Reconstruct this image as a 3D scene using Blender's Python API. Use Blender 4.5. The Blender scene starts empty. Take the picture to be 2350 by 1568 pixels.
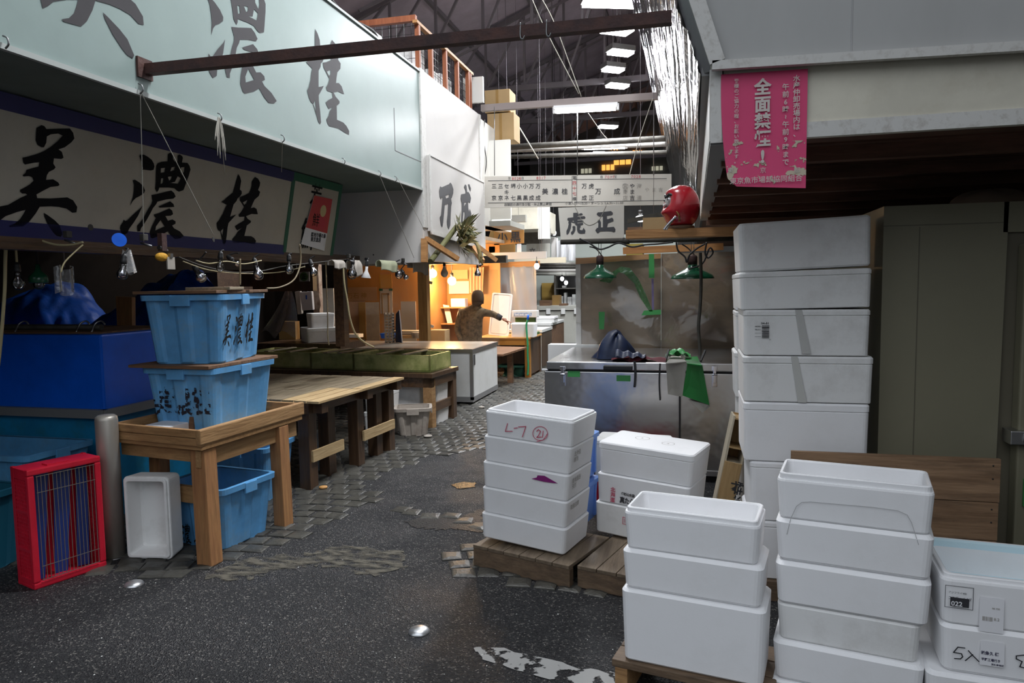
import bpy, bmesh, math, random
from mathutils import Vector, Matrix
from mathutils.geometry import tessellate_polygon
random.seed(7)
SC = bpy.context.scene
COL = SC.collection
PI = math.pi
R = math.radians

# ------------------------------------------------------------------ camera, sky, exposure
FOC = 1640.0
EYE = Vector((0.0, 0.0, 1.6))
_d = Vector((311, 20476, FOC)).normalized()
_a = Vector((415, -139, FOC)); _a = (_a - _a.dot(_d) * _d).normalized()
_r = _d.cross(_a)
cd = bpy.data.cameras.new('camera'); cam = bpy.data.objects.new('camera', cd); COL.objects.link(cam)
cd.sensor_width = 36.0; cd.sensor_fit = 'HORIZONTAL'; cd.lens = FOC / 2350 * 36.0
cd.clip_start = 0.05; cd.clip_end = 200
cx_, cy_, cz_ = (Vector((_r[i], _a[i], -_d[i])) for i in range(3))   # image right / down / forward in the world
cam.matrix_world = Matrix(((cx_.x, -cy_.x, -cz_.x, EYE.x), (cx_.y, -cy_.y, -cz_.y, EYE.y), (cx_.z, -cy_.z, -cz_.z, EYE.z), (0, 0, 0, 1)))
SC.camera = cam
w = bpy.data.worlds.new('sky'); SC.world = w; w.use_nodes = True
bg = w.node_tree.nodes['Background']
# overcast morning sky, brighter overhead than at the horizon, entering from the open end of the hall behind the camera
_n, _l = w.node_tree.nodes, w.node_tree.links
_tc = _n.new('ShaderNodeTexCoord'); _sx = _n.new('ShaderNodeSeparateXYZ'); _rp = _n.new('ShaderNodeValToRGB')
_rp.color_ramp.elements[0].color = (0.33, 0.36, 0.40, 1); _rp.color_ramp.elements[1].color = (0.88, 0.935, 1.01, 1)
_l.new(_tc.outputs['Generated'], _sx.inputs[0]); _l.new(_sx.outputs[2], _rp.inputs[0]); _l.new(_rp.outputs[0], bg.inputs[0])
bg.inputs[1].default_value = 1.9
SC.view_settings.view_transform = 'Standard'
SC.view_settings.look = 'None'
SC.view_settings.exposure = 0.0
SC.view_settings.gamma = 1.0
SC.view_settings.use_curve_mapping = False
LAMP_W = 1.0          # scale of the hall lamps

def ray(px, py):
    u, v = (px - 1175) / FOC, (py - 784) / FOC
    return cx_ * u + cy_ * v + cz_
def PZ(px, py, z=0.0):
    d = ray(px, py); return EYE + d * ((z - EYE.z) / d.z)
def PY(px, py, y):
    d = ray(px, py); return EYE + d * (y / d.y)
def PX(px, py, x):
    d = ray(px, py); return EYE + d * (x / d.x)
def PL(px, py, p0, n):
    d = ray(px, py); return EYE + d * ((p0 - EYE).dot(n) / d.dot(n))

# ------------------------------------------------------------------ materials
def _nt(name):
    m = bpy.data.materials.new(name); m.use_nodes = True
    return m, m.node_tree, m.node_tree.nodes['Principled BSDF']
def c4(c): return (c[0], c[1], c[2], 1)
def pm(name, col, rough=0.6, metal=0.0, var=0.0, vs=4.0, col2=None, dirt=None, bump=0.0, bs=60.0, stretch=(1, 1, 1), spec=0.5, emit=None, coat=0.0):
    """plain surface with soft mottling (var / col2), patches of dirt (colour, amount, scale) and a noise bump"""
    m, t, b = _nt(name)
    N, L = t.nodes, t.links
    b.inputs['Base Color'].default_value = c4(col); b.inputs['Roughness'].default_value = rough
    b.inputs['Metallic'].default_value = metal; b.inputs['Specular IOR Level'].default_value = spec
    b.inputs['Coat Weight'].default_value = coat
    tc = N.new('ShaderNodeTexCoord'); mp = N.new('ShaderNodeMapping'); L.new(tc.outputs['Object'], mp.inputs[0])
    mp.inputs['Scale'].default_value = stretch
    out = None
    if var or col2:
        c2 = col2 or tuple(max(0, x * (1 - var)) for x in col)
        n = N.new('ShaderNodeTexNoise'); n.inputs['Scale'].default_value = vs; n.inputs['Detail'].default_value = 6; n.inputs['Roughness'].default_value = 0.65
        L.new(mp.outputs[0], n.inputs['Vector'])
        rp = N.new('ShaderNodeValToRGB'); rp.color_ramp.elements[0].position = 0.35; rp.color_ramp.elements[1].position = 0.68
        rp.color_ramp.elements[0].color = c4(c2); rp.color_ramp.elements[1].color = c4(col)
        L.new(n.outputs[0], rp.inputs[0]); out = rp.outputs[0]
    if dirt:
        dc, da, ds = dirt
        n2 = N.new('ShaderNodeTexNoise'); n2.inputs['Scale'].default_value = ds; n2.inputs['Detail'].default_value = 8; n2.inputs['Roughness'].default_value = 0.7
        L.new(mp.outputs[0], n2.inputs['Vector'])
        r2 = N.new('ShaderNodeValToRGB'); r2.color_ramp.elements[0].position = 0.5; r2.color_ramp.elements[1].position = 0.75
        r2.color_ramp.elements[0].color = (0, 0, 0, 1); r2.color_ramp.elements[1].color = (da, da, da, 1)
        L.new(n2.outputs[0], r2.inputs[0])
        mx = N.new('ShaderNodeMix'); mx.data_type = 'RGBA'; L.new(r2.outputs[0], mx.inputs['Factor'])
        if out: L.new(out, mx.inputs[6])
        else: mx.inputs[6].default_value = c4(col)
        mx.inputs[7].default_value = c4(dc); out = mx.outputs[2]
    if out: L.new(out, b.inputs['Base Color'])
    if bump:
        n3 = N.new('ShaderNodeTexNoise'); n3.inputs['Scale'].default_value = bs; n3.inputs['Detail'].default_value = 4
        L.new(mp.outputs[0], n3.inputs['Vector'])
        bp = N.new('ShaderNodeBump'); bp.inputs['Strength'].default_value = min(1, bump); bp.inputs['Distance'].default_value = 0.01 * max(1, bump)
        L.new(n3.outputs[0], bp.inputs['Height']); L.new(bp.outputs[0], b.inputs['Normal'])
    if emit:
        b.inputs['Emission Color'].default_value = c4(emit[0]); b.inputs['Emission Strength'].default_value = emit[1]
    return m
def wood(name, c1, c2, axis='X', rough=0.65, scale=1.0, dirt=None):
    s = {'X': (1.2, 14, 14), 'Y': (14, 1.2, 14), 'Z': (14, 14, 1.2)}[axis]
    return pm(name, c1, rough, col2=c2, vs=2.2 * scale, stretch=s, bump=0.25, bs=5 * scale, dirt=dirt)
def clear(name, tint=(1, 1, 1), gloss=0.12, haze=0.0, rough=0.05, bump=0.0, bs=3.0, hazecol=(0.8, 0.8, 0.8)):
    """clear film or thin glass: see-through, with a fresnel shine and an optional milky share"""
    m = bpy.data.materials.new(name); m.use_nodes = True; t = m.node_tree; N, L = t.nodes, t.links
    N.remove(N['Principled BSDF'])
    tr = N.new('ShaderNodeBsdfTransparent'); tr.inputs[0].default_value = c4(tint)
    gl = N.new('ShaderNodeBsdfGlossy'); gl.inputs['Roughness'].default_value = rough
    fr = N.new('ShaderNodeFresnel'); fr.inputs[0].default_value = 1.45
    ma = N.new('ShaderNodeMath'); ma.operation = 'MULTIPLY_ADD'; ma.inputs[1].default_value = 1.0; ma.inputs[2].default_value = gloss
    L.new(fr.outputs[0], ma.inputs[0]); ma.use_clamp = True
    mx = N.new('ShaderNodeMixShader'); L.new(ma.outputs[0], mx.inputs[0]); L.new(tr.outputs[0], mx.inputs[1]); L.new(gl.outputs[0], mx.inputs[2])
    last = mx.outputs[0]
    if bump:
        n = N.new('ShaderNodeTexNoise'); n.inputs['Scale'].default_value = bs; n.inputs['Detail'].default_value = 3; n.inputs['Distortion'].default_value = 1.2
        tc = N.new('ShaderNodeTexCoord'); L.new(tc.outputs['Object'], n.inputs['Vector'])
        bp = N.new('ShaderNodeBump'); bp.inputs['Strength'].default_value = 1; bp.inputs['Distance'].default_value = bump
        L.new(n.outputs[0], bp.inputs['Height']); L.new(bp.outputs[0], gl.inputs['Normal'])
    if haze:
        df = N.new('ShaderNodeBsdfDiffuse'); df.inputs[0].default_value = c4(hazecol)
        m2 = N.new('ShaderNodeMixShader'); m2.inputs[0].default_value = haze
        L.new(last, m2.inputs[1]); L.new(df.outputs[0], m2.inputs[2]); last = m2.outputs[0]
    L.new(last, N['Material Output'].inputs[0])
    return m
def worn(name, col, scale=60.0, lo=0.42, hi=0.5, rough=0.7, stretch=(1, 1, 1)):
    """paint or ink worn away in patches (see-through where it is gone)"""
    m, t, b = _nt(name); N, L = t.nodes, t.links
    b.inputs['Base Color'].default_value = c4(col); b.inputs['Roughness'].default_value = rough
    tc = N.new('ShaderNodeTexCoord'); mp = N.new('ShaderNodeMapping'); mp.inputs['Scale'].default_value = stretch
    L.new(tc.outputs['Object'], mp.inputs[0])
    n = N.new('ShaderNodeTexNoise'); n.inputs['Scale'].default_value = scale; n.inputs['Detail'].default_value = 5; L.new(mp.outputs[0], n.inputs['Vector'])
    rp = N.new('ShaderNodeValToRGB'); rp.color_ramp.elements[0].position = lo; rp.color_ramp.elements[1].position = hi
    L.new(n.outputs[0], rp.inputs[0]); L.new(rp.outputs[0], b.inputs['Alpha'])
    return m
def glow(name, col, s):
    m = bpy.data.materials.new(name); m.use_nodes = True; t = m.node_tree
    t.nodes.remove(t.nodes['Principled BSDF']); e = t.nodes.new('ShaderNodeEmission')
    e.inputs[0].default_value = c4(col); e.inputs[1].default_value = s
    t.links.new(e.outputs[0], t.nodes['Material Output'].inputs[0]); return m

M = {}
M['eps'] = pm('white_foam', (0.84, 0.84, 0.85), 0.75, bump=0.04, bs=260, dirt=((0.62, 0.61, 0.58), 0.2, 5))
M['eps_old'] = pm('used_foam', (0.78, 0.78, 0.77), 0.78, bump=0.05, bs=240, dirt=((0.45, 0.43, 0.4), 0.5, 4))
M['eps_blue'] = pm('bluish_foam', (0.62, 0.80, 0.86), 0.7, bump=0.1, bs=200)
M['film'] = clear('clear_film', (0.96, 0.97, 0.97), 0.05, 0.0, 0.08, 0.01, 3.0)
M['tote'] = pm('light_blue_plastic', (0.13, 0.40, 0.75), 0.42, var=0.25, vs=6, dirt=((0.22, 0.30, 0.33), 0.55, 7))
M['tub'] = pm('pale_blue_plastic', (0.10, 0.34, 0.62), 0.5, var=0.3, vs=4, dirt=((0.12, 0.2, 0.25), 0.5, 5))
M['pastel'] = pm('cornflower_plastic', (0.20, 0.38, 0.85), 0.4, var=0.1)
M['tank'] = pm('royal_blue_sheet', (0.004, 0.13, 0.78), 0.38, var=0.2, vs=3)
M['turq'] = pm('turquoise_paint', (0.01, 0.24, 0.48), 0.5, var=0.3, vs=4, dirt=((0.03, 0.12, 0.08), 0.7, 5))
M['greengrey'] = pm('dull_blue_green_plastic', (0.01, 0.10, 0.16), 0.5)
M['tarp'] = pm('blue_tarpaulin', (0.004, 0.07, 0.38), 0.45, var=0.5, vs=3, bump=0.8, bs=9)
M['red'] = pm('red_plastic', (0.62, 0.012, 0.035), 0.4, var=0.25, vs=6)
M['redcloth'] = pm('dark_red_cloth', (0.11, 0.012, 0.02), 0.85)
M['wire'] = pm('dull_wire', (0.35, 0.33, 0.28), 0.45, 0.8)
M['steel'] = pm('brushed_steel', (0.56, 0.56, 0.57), 0.30, 1.0, bump=0.15, bs=90, stretch=(1, 1, 18))
M['steel_dark'] = pm('dark_steel', (0.20, 0.20, 0.20), 0.4, 0.9)
M['inox'] = pm('polished_panel_steel', (0.62, 0.61, 0.60), 0.24, 1.0, bump=2.0, bs=1.5)
M['rust'] = pm('rusted_iron', (0.10, 0.045, 0.035), 0.7, 0.3, col2=(0.05, 0.03, 0.03), vs=9, bump=0.3, bs=60)
M['pipe'] = pm('grey_pipe', (0.20, 0.19, 0.17), 0.5, 0.3, var=0.4, vs=7)
M['pipe_dark'] = pm('grimy_pipe', (0.07, 0.065, 0.055), 0.6, 0.2, var=0.5, vs=7)
M['bamboo'] = pm('weathered_bamboo', (0.27, 0.22, 0.13), 0.5, col2=(0.16, 0.12, 0.07), vs=6)
M['mint'] = pm('mint_signboard', (0.30, 0.38, 0.36), 0.33, var=0.12, vs=1.4, dirt=((0.30, 0.38, 0.37), 0.4, 2.5))
M['mint_edge'] = pm('grey_trim_strip', (0.40, 0.43, 0.41), 0.5)
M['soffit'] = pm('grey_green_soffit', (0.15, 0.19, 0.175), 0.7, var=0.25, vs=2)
M['ivory'] = pm('yellowed_signboard', (0.50, 0.46, 0.38), 0.55, var=0.2, vs=2.5, dirt=((0.30, 0.26, 0.18), 0.45, 5))
M['navy'] = pm('navy_band', (0.012, 0.014, 0.10), 0.5)
M['green_band'] = pm('green_band', (0.006, 0.10, 0.05), 0.5)
M['ink'] = pm('black_brush_ink', (0.005, 0.005, 0.006), 0.7, spec=.15)
M['ink_grey'] = pm('faded_brush_ink', (0.045, 0.042, 0.046), 0.6, var=0.2, vs=3, spec=.3)
M['white_wall'] = pm('white_painted_board', (0.56, 0.54, 0.515), 0.5, var=0.08, vs=1.5, dirt=((0.5, 0.47, 0.43), 0.35, 3))
M['white_clean'] = pm('clean_white_board', (0.68, 0.67, 0.63), 0.5)
M['grey_panel'] = pm('grey_fascia_panel', (0.44, 0.44, 0.43), 0.55, var=0.1, vs=2, dirt=((0.38, 0.38, 0.36), 0.45, 3), stretch=(1, 1, 0.25))
M['fascia'] = pm('stained_beige_board', (0.74, 0.70, 0.58), 0.6, var=0.2, vs=2.5, dirt=((0.40, 0.34, 0.24), 0.5, 3))
M['trim'] = pm('white_metal_trim', (0.62, 0.61, 0.58), 0.5, dirt=((0.3, 0.26, 0.22), 0.7, 25))
M['grey_trim'] = pm('grey_metal_trim', (0.22, 0.22, 0.22), 0.45, 0.2)
M['dark_wood'] = pm('dark_roof_boards', (0.20, 0.095, 0.06), 0.75, col2=(0.10, 0.05, 0.03), vs=3, stretch=(1, 8, 8))
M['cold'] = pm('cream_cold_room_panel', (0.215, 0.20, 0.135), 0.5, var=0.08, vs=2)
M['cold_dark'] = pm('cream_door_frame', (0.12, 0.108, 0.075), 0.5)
M['pine'] = wood('pine_board', (0.52, 0.27, 0.10), (0.36, 0.17, 0.06), 'X')
M['pine_y'] = wood('pine_board_long', (0.52, 0.27, 0.10), (0.36, 0.17, 0.06), 'Y')
M['pine_z'] = wood('pine_post', (0.42, 0.21, 0.08), (0.27, 0.12, 0.05), 'Z', dirt=((0.10, 0.07, 0.03), 0.5, 4))
M['table_wood'] = wood('worn_table_wood', (0.42, 0.24, 0.10), (0.27, 0.14, 0.055), 'X', dirt=((0.12, 0.07, 0.03), 0.6, 4))
M['table_wood_y'] = wood('worn_table_wood_long', (0.42, 0.25, 0.11), (0.28, 0.15, 0.06), 'Y', dirt=((0.12, 0.07, 0.03), 0.5, 4))
M['grey_wood'] = wood('weathered_plank', (0.33, 0.27, 0.18), (0.19, 0.15, 0.10), 'Y', dirt=((0.09, 0.08, 0.05), 0.6, 4))
M['fresh_wood'] = wood('fresh_plank', (0.56, 0.41, 0.22), (0.40, 0.27, 0.13), 'Y')
M['wet_wood'] = wood('wet_dark_wood', (0.10, 0.055, 0.028), (0.05, 0.026, 0.014), 'Z', rough=0.4)
M['wet_wood_y'] = wood('wet_dark_beam', (0.12, 0.065, 0.03), (0.05, 0.026, 0.014), 'Y', rough=0.35)
M['plank'] = wood('brown_stained_plank', (0.34, 0.21, 0.12), (0.19, 0.11, 0.06), 'X', dirt=((0.06, 0.04, 0.025), 0.6, 3))
M['pallet'] = wood('dirty_pallet_wood', (0.19, 0.125, 0.075), (0.10, 0.065, 0.04), 'X', dirt=((0.03, 0.025, 0.02), 0.5, 4))
M['pallet_y'] = wood('dirty_pallet_board', (0.20, 0.15, 0.10), (0.12, 0.085, 0.055), 'Y', dirt=((0.05, 0.04, 0.03), 0.5, 4))
M['lid_wood'] = wood('old_lid_board', (0.22, 0.12, 0.06), (0.11, 0.055, 0.03), 'X')
M['boxwood'] = wood('pale_box_wood', (0.62, 0.55, 0.42), (0.42, 0.36, 0.26), 'Z')
M['boxwood_in'] = wood('tan_box_wood', (0.50, 0.33, 0.15), (0.38, 0.24, 0.10), 'Z')
M['ply'] = pm('grimy_plywood', (0.33, 0.25, 0.17), 0.55, col2=(0.22, 0.16, 0.11), vs=3, stretch=(1, 1, 2.5), dirt=((0.10, 0.07, 0.05), 0.5, 6))
M['ply_orange'] = pm('lacquered_plywood', (0.60, 0.30, 0.10), 0.5, var=0.25, vs=3, stretch=(1, 1, 0.3))
M['card'] = pm('cardboard', (0.40, 0.27, 0.13), 0.85, var=0.1)
M['card_dark'] = pm('brown_cardboard', (0.32, 0.19, 0.06), 0.85, var=0.15)
M['moss'] = pm('mossy_resin_trough', (0.50, 0.46, 0.20), 0.45, col2=(0.22, 0.25, 0.07), vs=4, dirt=((0.06, 0.09, 0.02), 0.8, 5))
M['counter_white'] = pm('white_laminate', (0.66, 0.67, 0.66), 0.3, dirt=((0.4, 0.4, 0.36), 0.3, 3))
M['counter_grey'] = pm('grey_laminate', (0.42, 0.42, 0.38), 0.45, var=0.1)
M['tubgrey'] = pm('dirty_cream_plastic', (0.40, 0.35, 0.30), 0.6, dirt=((0.20, 0.15, 0.12), 0.7, 6))
M['black'] = pm('black_plastic', (0.012, 0.012, 0.013), 0.45)
M['rubber'] = pm('black_rubber', (0.01, 0.01, 0.011), 0.6)
M['cream_wire'] = pm('cream_flex', (0.42, 0.36, 0.20), 0.55)
M['string'] = pm('thin_string', (0.35, 0.33, 0.28), 0.8)
M['enamel'] = pm('green_enamel', (0.010, 0.085, 0.040), 0.22, coat=0.4)
M['white_enamel'] = pm('white_enamel', (0.75, 0.75, 0.75), 0.3)
M['glass'] = clear('bulb_glass', (0.97, 0.97, 0.97), 0.06, 0.0, 0.02)
M['chrome'] = pm('bulb_mirror', (0.75, 0.75, 0.8), 0.12, 1.0)
M['frost'] = pm('frosted_bulb', (0.62, 0.58, 0.50), 0.25, 0.2)
M['rag'] = pm('grey_rag', (0.42, 0.38, 0.33), 0.9, var=0.2, vs=9)
M['rag_green'] = pm('pale_green_rag', (0.40, 0.42, 0.28), 0.9, var=0.15, vs=9)
M['bag'] = clear('polythene_bag', (0.92, 0.93, 0.95), 0.10, 0.16, 0.15, 0.01, 14)
M['denim'] = pm('navy_rubberised_cloth', (0.022, 0.035, 0.085), 0.45, var=0.4, vs=9)
M['apron_grey'] = pm('grey_apron_lining', (0.42, 0.40, 0.35), 0.6, var=0.1)
M['apron_green'] = pm('green_apron_vinyl', (0.010, 0.22, 0.035), 0.4)
M['tape'] = pm('green_tape', (0.06, 0.33, 0.09), 0.45)
M['pink'] = pm('magenta_poster', (0.72, 0.055, 0.18), 0.55, var=0.1, vs=3)
M['poster_tear'] = worn('torn_paper', (0.55, 0.48, 0.36), 22, 0.60, 0.62)
M['poster_white'] = pm('poster_lettering', (0.62, 0.56, 0.52), 0.6)
M['sign_white'] = pm('ivory_hanging_board', (0.60, 0.57, 0.51), 0.5, var=0.05)
M['sign_ink'] = pm('grey_black_lettering', (0.055, 0.055, 0.06), 0.6)
M['sign_faint'] = pm('faded_lettering', (0.36, 0.34, 0.31), 0.6)
M['sign_red'] = pm('red_lettering', (0.45, 0.05, 0.06), 0.6)
M['ochre'] = pm('ochre_board', (0.50, 0.25, 0.07), 0.6, var=0.1)
M['daruma'] = pm('glossy_red_lacquer', (0.42, 0.012, 0.022), 0.25, var=0.25, vs=4, coat=0.3)
M['face'] = pm('grey_white_face', (0.45, 0.42, 0.40), 0.5)
M['gold'] = pm('dull_gold_stripe', (0.26, 0.14, 0.04), 0.45, 0.3)
M['stud'] = pm('cast_aluminium', (0.62, 0.63, 0.64), 0.35, 0.9)
M['magenta'] = pm('magenta_tape', (0.22, 0.015, 0.16), 0.5)
M['marker_red'] = pm('red_marker', (0.55, 0.08, 0.14), 0.6)
M['marker_black'] = pm('black_marker', (0.03, 0.03, 0.035), 0.6)
M['print_navy'] = pm('dark_navy_print', (0.02, 0.018, 0.06), 0.6)
M['label_white'] = pm('white_label', (0.78, 0.78, 0.80), 0.6)
M['groove'] = pm('shallow_groove', (0.42, 0.42, 0.42), 0.8)
M['crumb'] = pm('foam_crumbs', (0.75, 0.75, 0.72), 0.8)
M['straw'] = pm('dry_straw', (0.34, 0.26, 0.10), 0.8, var=0.4, vs=20)
M['leafgreen'] = pm('dull_green_leaf', (0.13, 0.13, 0.05), 0.7)
M['skin'] = pm('skin', (0.45, 0.22, 0.15), 0.55)
M['cap'] = pm('dark_brown_cap', (0.06, 0.04, 0.025), 0.9, spec=.1)
M['camo'] = pm('dark_patterned_jacket', (0.20, 0.15, 0.09), 0.9, col2=(0.045, 0.035, 0.022), vs=16, spec=.1)
M['cuff'] = pm('dark_cuff', (0.02, 0.02, 0.025), 0.8)
M['trousers'] = pm('dark_trousers', (0.02, 0.02, 0.024), 0.85)
M['curtain'] = pm('cream_curtain', (0.66, 0.52, 0.36), 0.85)
M['hose'] = pm('green_hose', (0.03, 0.34, 0.16), 0.4)
M['display'] = pm('scale_display', (0.10, 0.18, 0.30), 0.3, col2=(0.55, 0.6, 0.7), vs=30)
M['pea'] = pm('green_panel', (0.05, 0.11, 0.02), 0.5)
M['roof'] = pm('haze_tinted_roof_boards', (0.66, 0.58, 0.68), 0.85, var=0.3, vs=1.0)  # pale purple tint stands in for the glowing haze under the roof
M['truss'] = pm('grimy_truss_iron', (0.22, 0.20, 0.22), 0.7)
M['hall_wall'] = pm('dim_hall_wall', (0.20, 0.20, 0.19), 0.8, var=0.3, vs=1.2)
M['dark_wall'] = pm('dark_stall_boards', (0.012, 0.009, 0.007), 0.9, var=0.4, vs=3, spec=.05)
M['mesh_wire'] = pm('black_wire_mesh', (0.03, 0.03, 0.03), 0.5, 0.5)
M['lime'] = pm('peeling_plaster', (0.40, 0.34, 0.28), 0.8, col2=(0.16, 0.09, 0.06), vs=7)
M['tube_glow'] = glow('tube_glow', (1.0, 0.98, 1.0), 30.0)
M['lamp_glow'] = glow('lamp_glow', (0.97, 0.97, 1.0), 40.0)
M['warm_glow'] = glow('warm_bulb_glow', (1.0, 0.66, 0.30), 60.0)
M['cool_glow'] = glow('cool_bulb_glow', (0.95, 0.97, 1.0), 14.0)
M['sunset'] = glow('orange_glint_pane', (1.0, 0.40, 0.08), 1.6)
M['teal_pane'] = glow('teal_glint_pane', (0.05, 0.35, 0.35), 0.5)
M['pale_pane'] = glow('pale_glint_pane', (0.75, 0.72, 0.55), 0.5)

def asphalt():
    m, t, b = _nt('wet_asphalt'); N, L = t.nodes, t.links
    tc = N.new('ShaderNodeTexCoord')
    v = N.new('ShaderNodeTexVoronoi'); v.inputs['Scale'].default_value = 150; L.new(tc.outputs['Object'], v.inputs['Vector'])
    rp = N.new('ShaderNodeValToRGB'); e = rp.color_ramp.elements
    e[0].position = 0.0; e[0].color = (0.010, 0.010, 0.012, 1); e[1].position = 0.90; e[1].color = (0.032, 0.032, 0.034, 1)
    x = e.new(0.97); x.color = (0.16, 0.15, 0.14, 1)
    sp = N.new('ShaderNodeSeparateColor'); L.new(v.outputs['Color'], sp.inputs[0]); L.new(sp.outputs[0], rp.inputs[0])
    n = N.new('ShaderNodeTexNoise'); n.inputs['Scale'].default_value = 1.6; n.inputs['Detail'].default_value = 5; L.new(tc.outputs['Object'], n.inputs['Vector'])
    mx = N.new('ShaderNodeMix'); mx.data_type = 'RGBA'; mx.blend_type = 'MULTIPLY'; mx.inputs['Factor'].default_value = 0.8
    r2 = N.new('ShaderNodeValToRGB'); r2.color_ramp.elements[0].color = (0.45, 0.45, 0.45, 1); r2.color_ramp.elements[1].color = (1.35, 1.35, 1.3, 1)
    L.new(n.outputs[0], r2.inputs[0]); L.new(rp.outputs[0], mx.inputs[6]); L.new(r2.outputs[0], mx.inputs[7]); L.new(mx.outputs[2], b.inputs['Base Color'])
    r3 = N.new('ShaderNodeValToRGB'); r3.color_ramp.elements[0].position = 0.40; r3.color_ramp.elements[0].color = (0.46, 0.46, 0.46, 1)
    r3.color_ramp.elements[1].position = 0.62; r3.color_ramp.elements[1].color = (0.85, 0.85, 0.85, 1)
    L.new(n.outputs[0], r3.inputs[0]); L.new(r3.outputs[0], b.inputs['Roughness'])
    b.inputs['Specular IOR Level'].default_value = 0.26
    bp = N.new('ShaderNodeBump'); bp.inputs['Strength'].default_value = 0.9; bp.inputs['Distance'].default_value = 0.006
    L.new(v.outputs['Distance'], bp.inputs['Height']); L.new(bp.outputs[0], b.inputs['Normal'])
    return m
M['asphalt'] = asphalt()
M['cobble'] = pm('wet_granite_setts', (0.070, 0.067, 0.056), 0.42, col2=(0.034, 0.033, 0.029), vs=5, bump=0.5, bs=35, spec=0.4)
M['cement'] = worn('tan_cement_patch', (0.085, 0.076, 0.056), 9, .40, .62, .8, (1, 2.2, 1))
M['water'] = pm('standing_water', (0.016, 0.014, 0.013), 0.22, spec=0.5, bump=.6, bs=45)
M['wet'] = pm('wet_dark_ground', (0.03, 0.028, 0.026), 0.3, spec=.5, bump=2.0, bs=110)
M['road_paint'] = worn('worn_white_road_paint', (0.30, 0.30, 0.29), 13, 0.44, 0.48)

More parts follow.
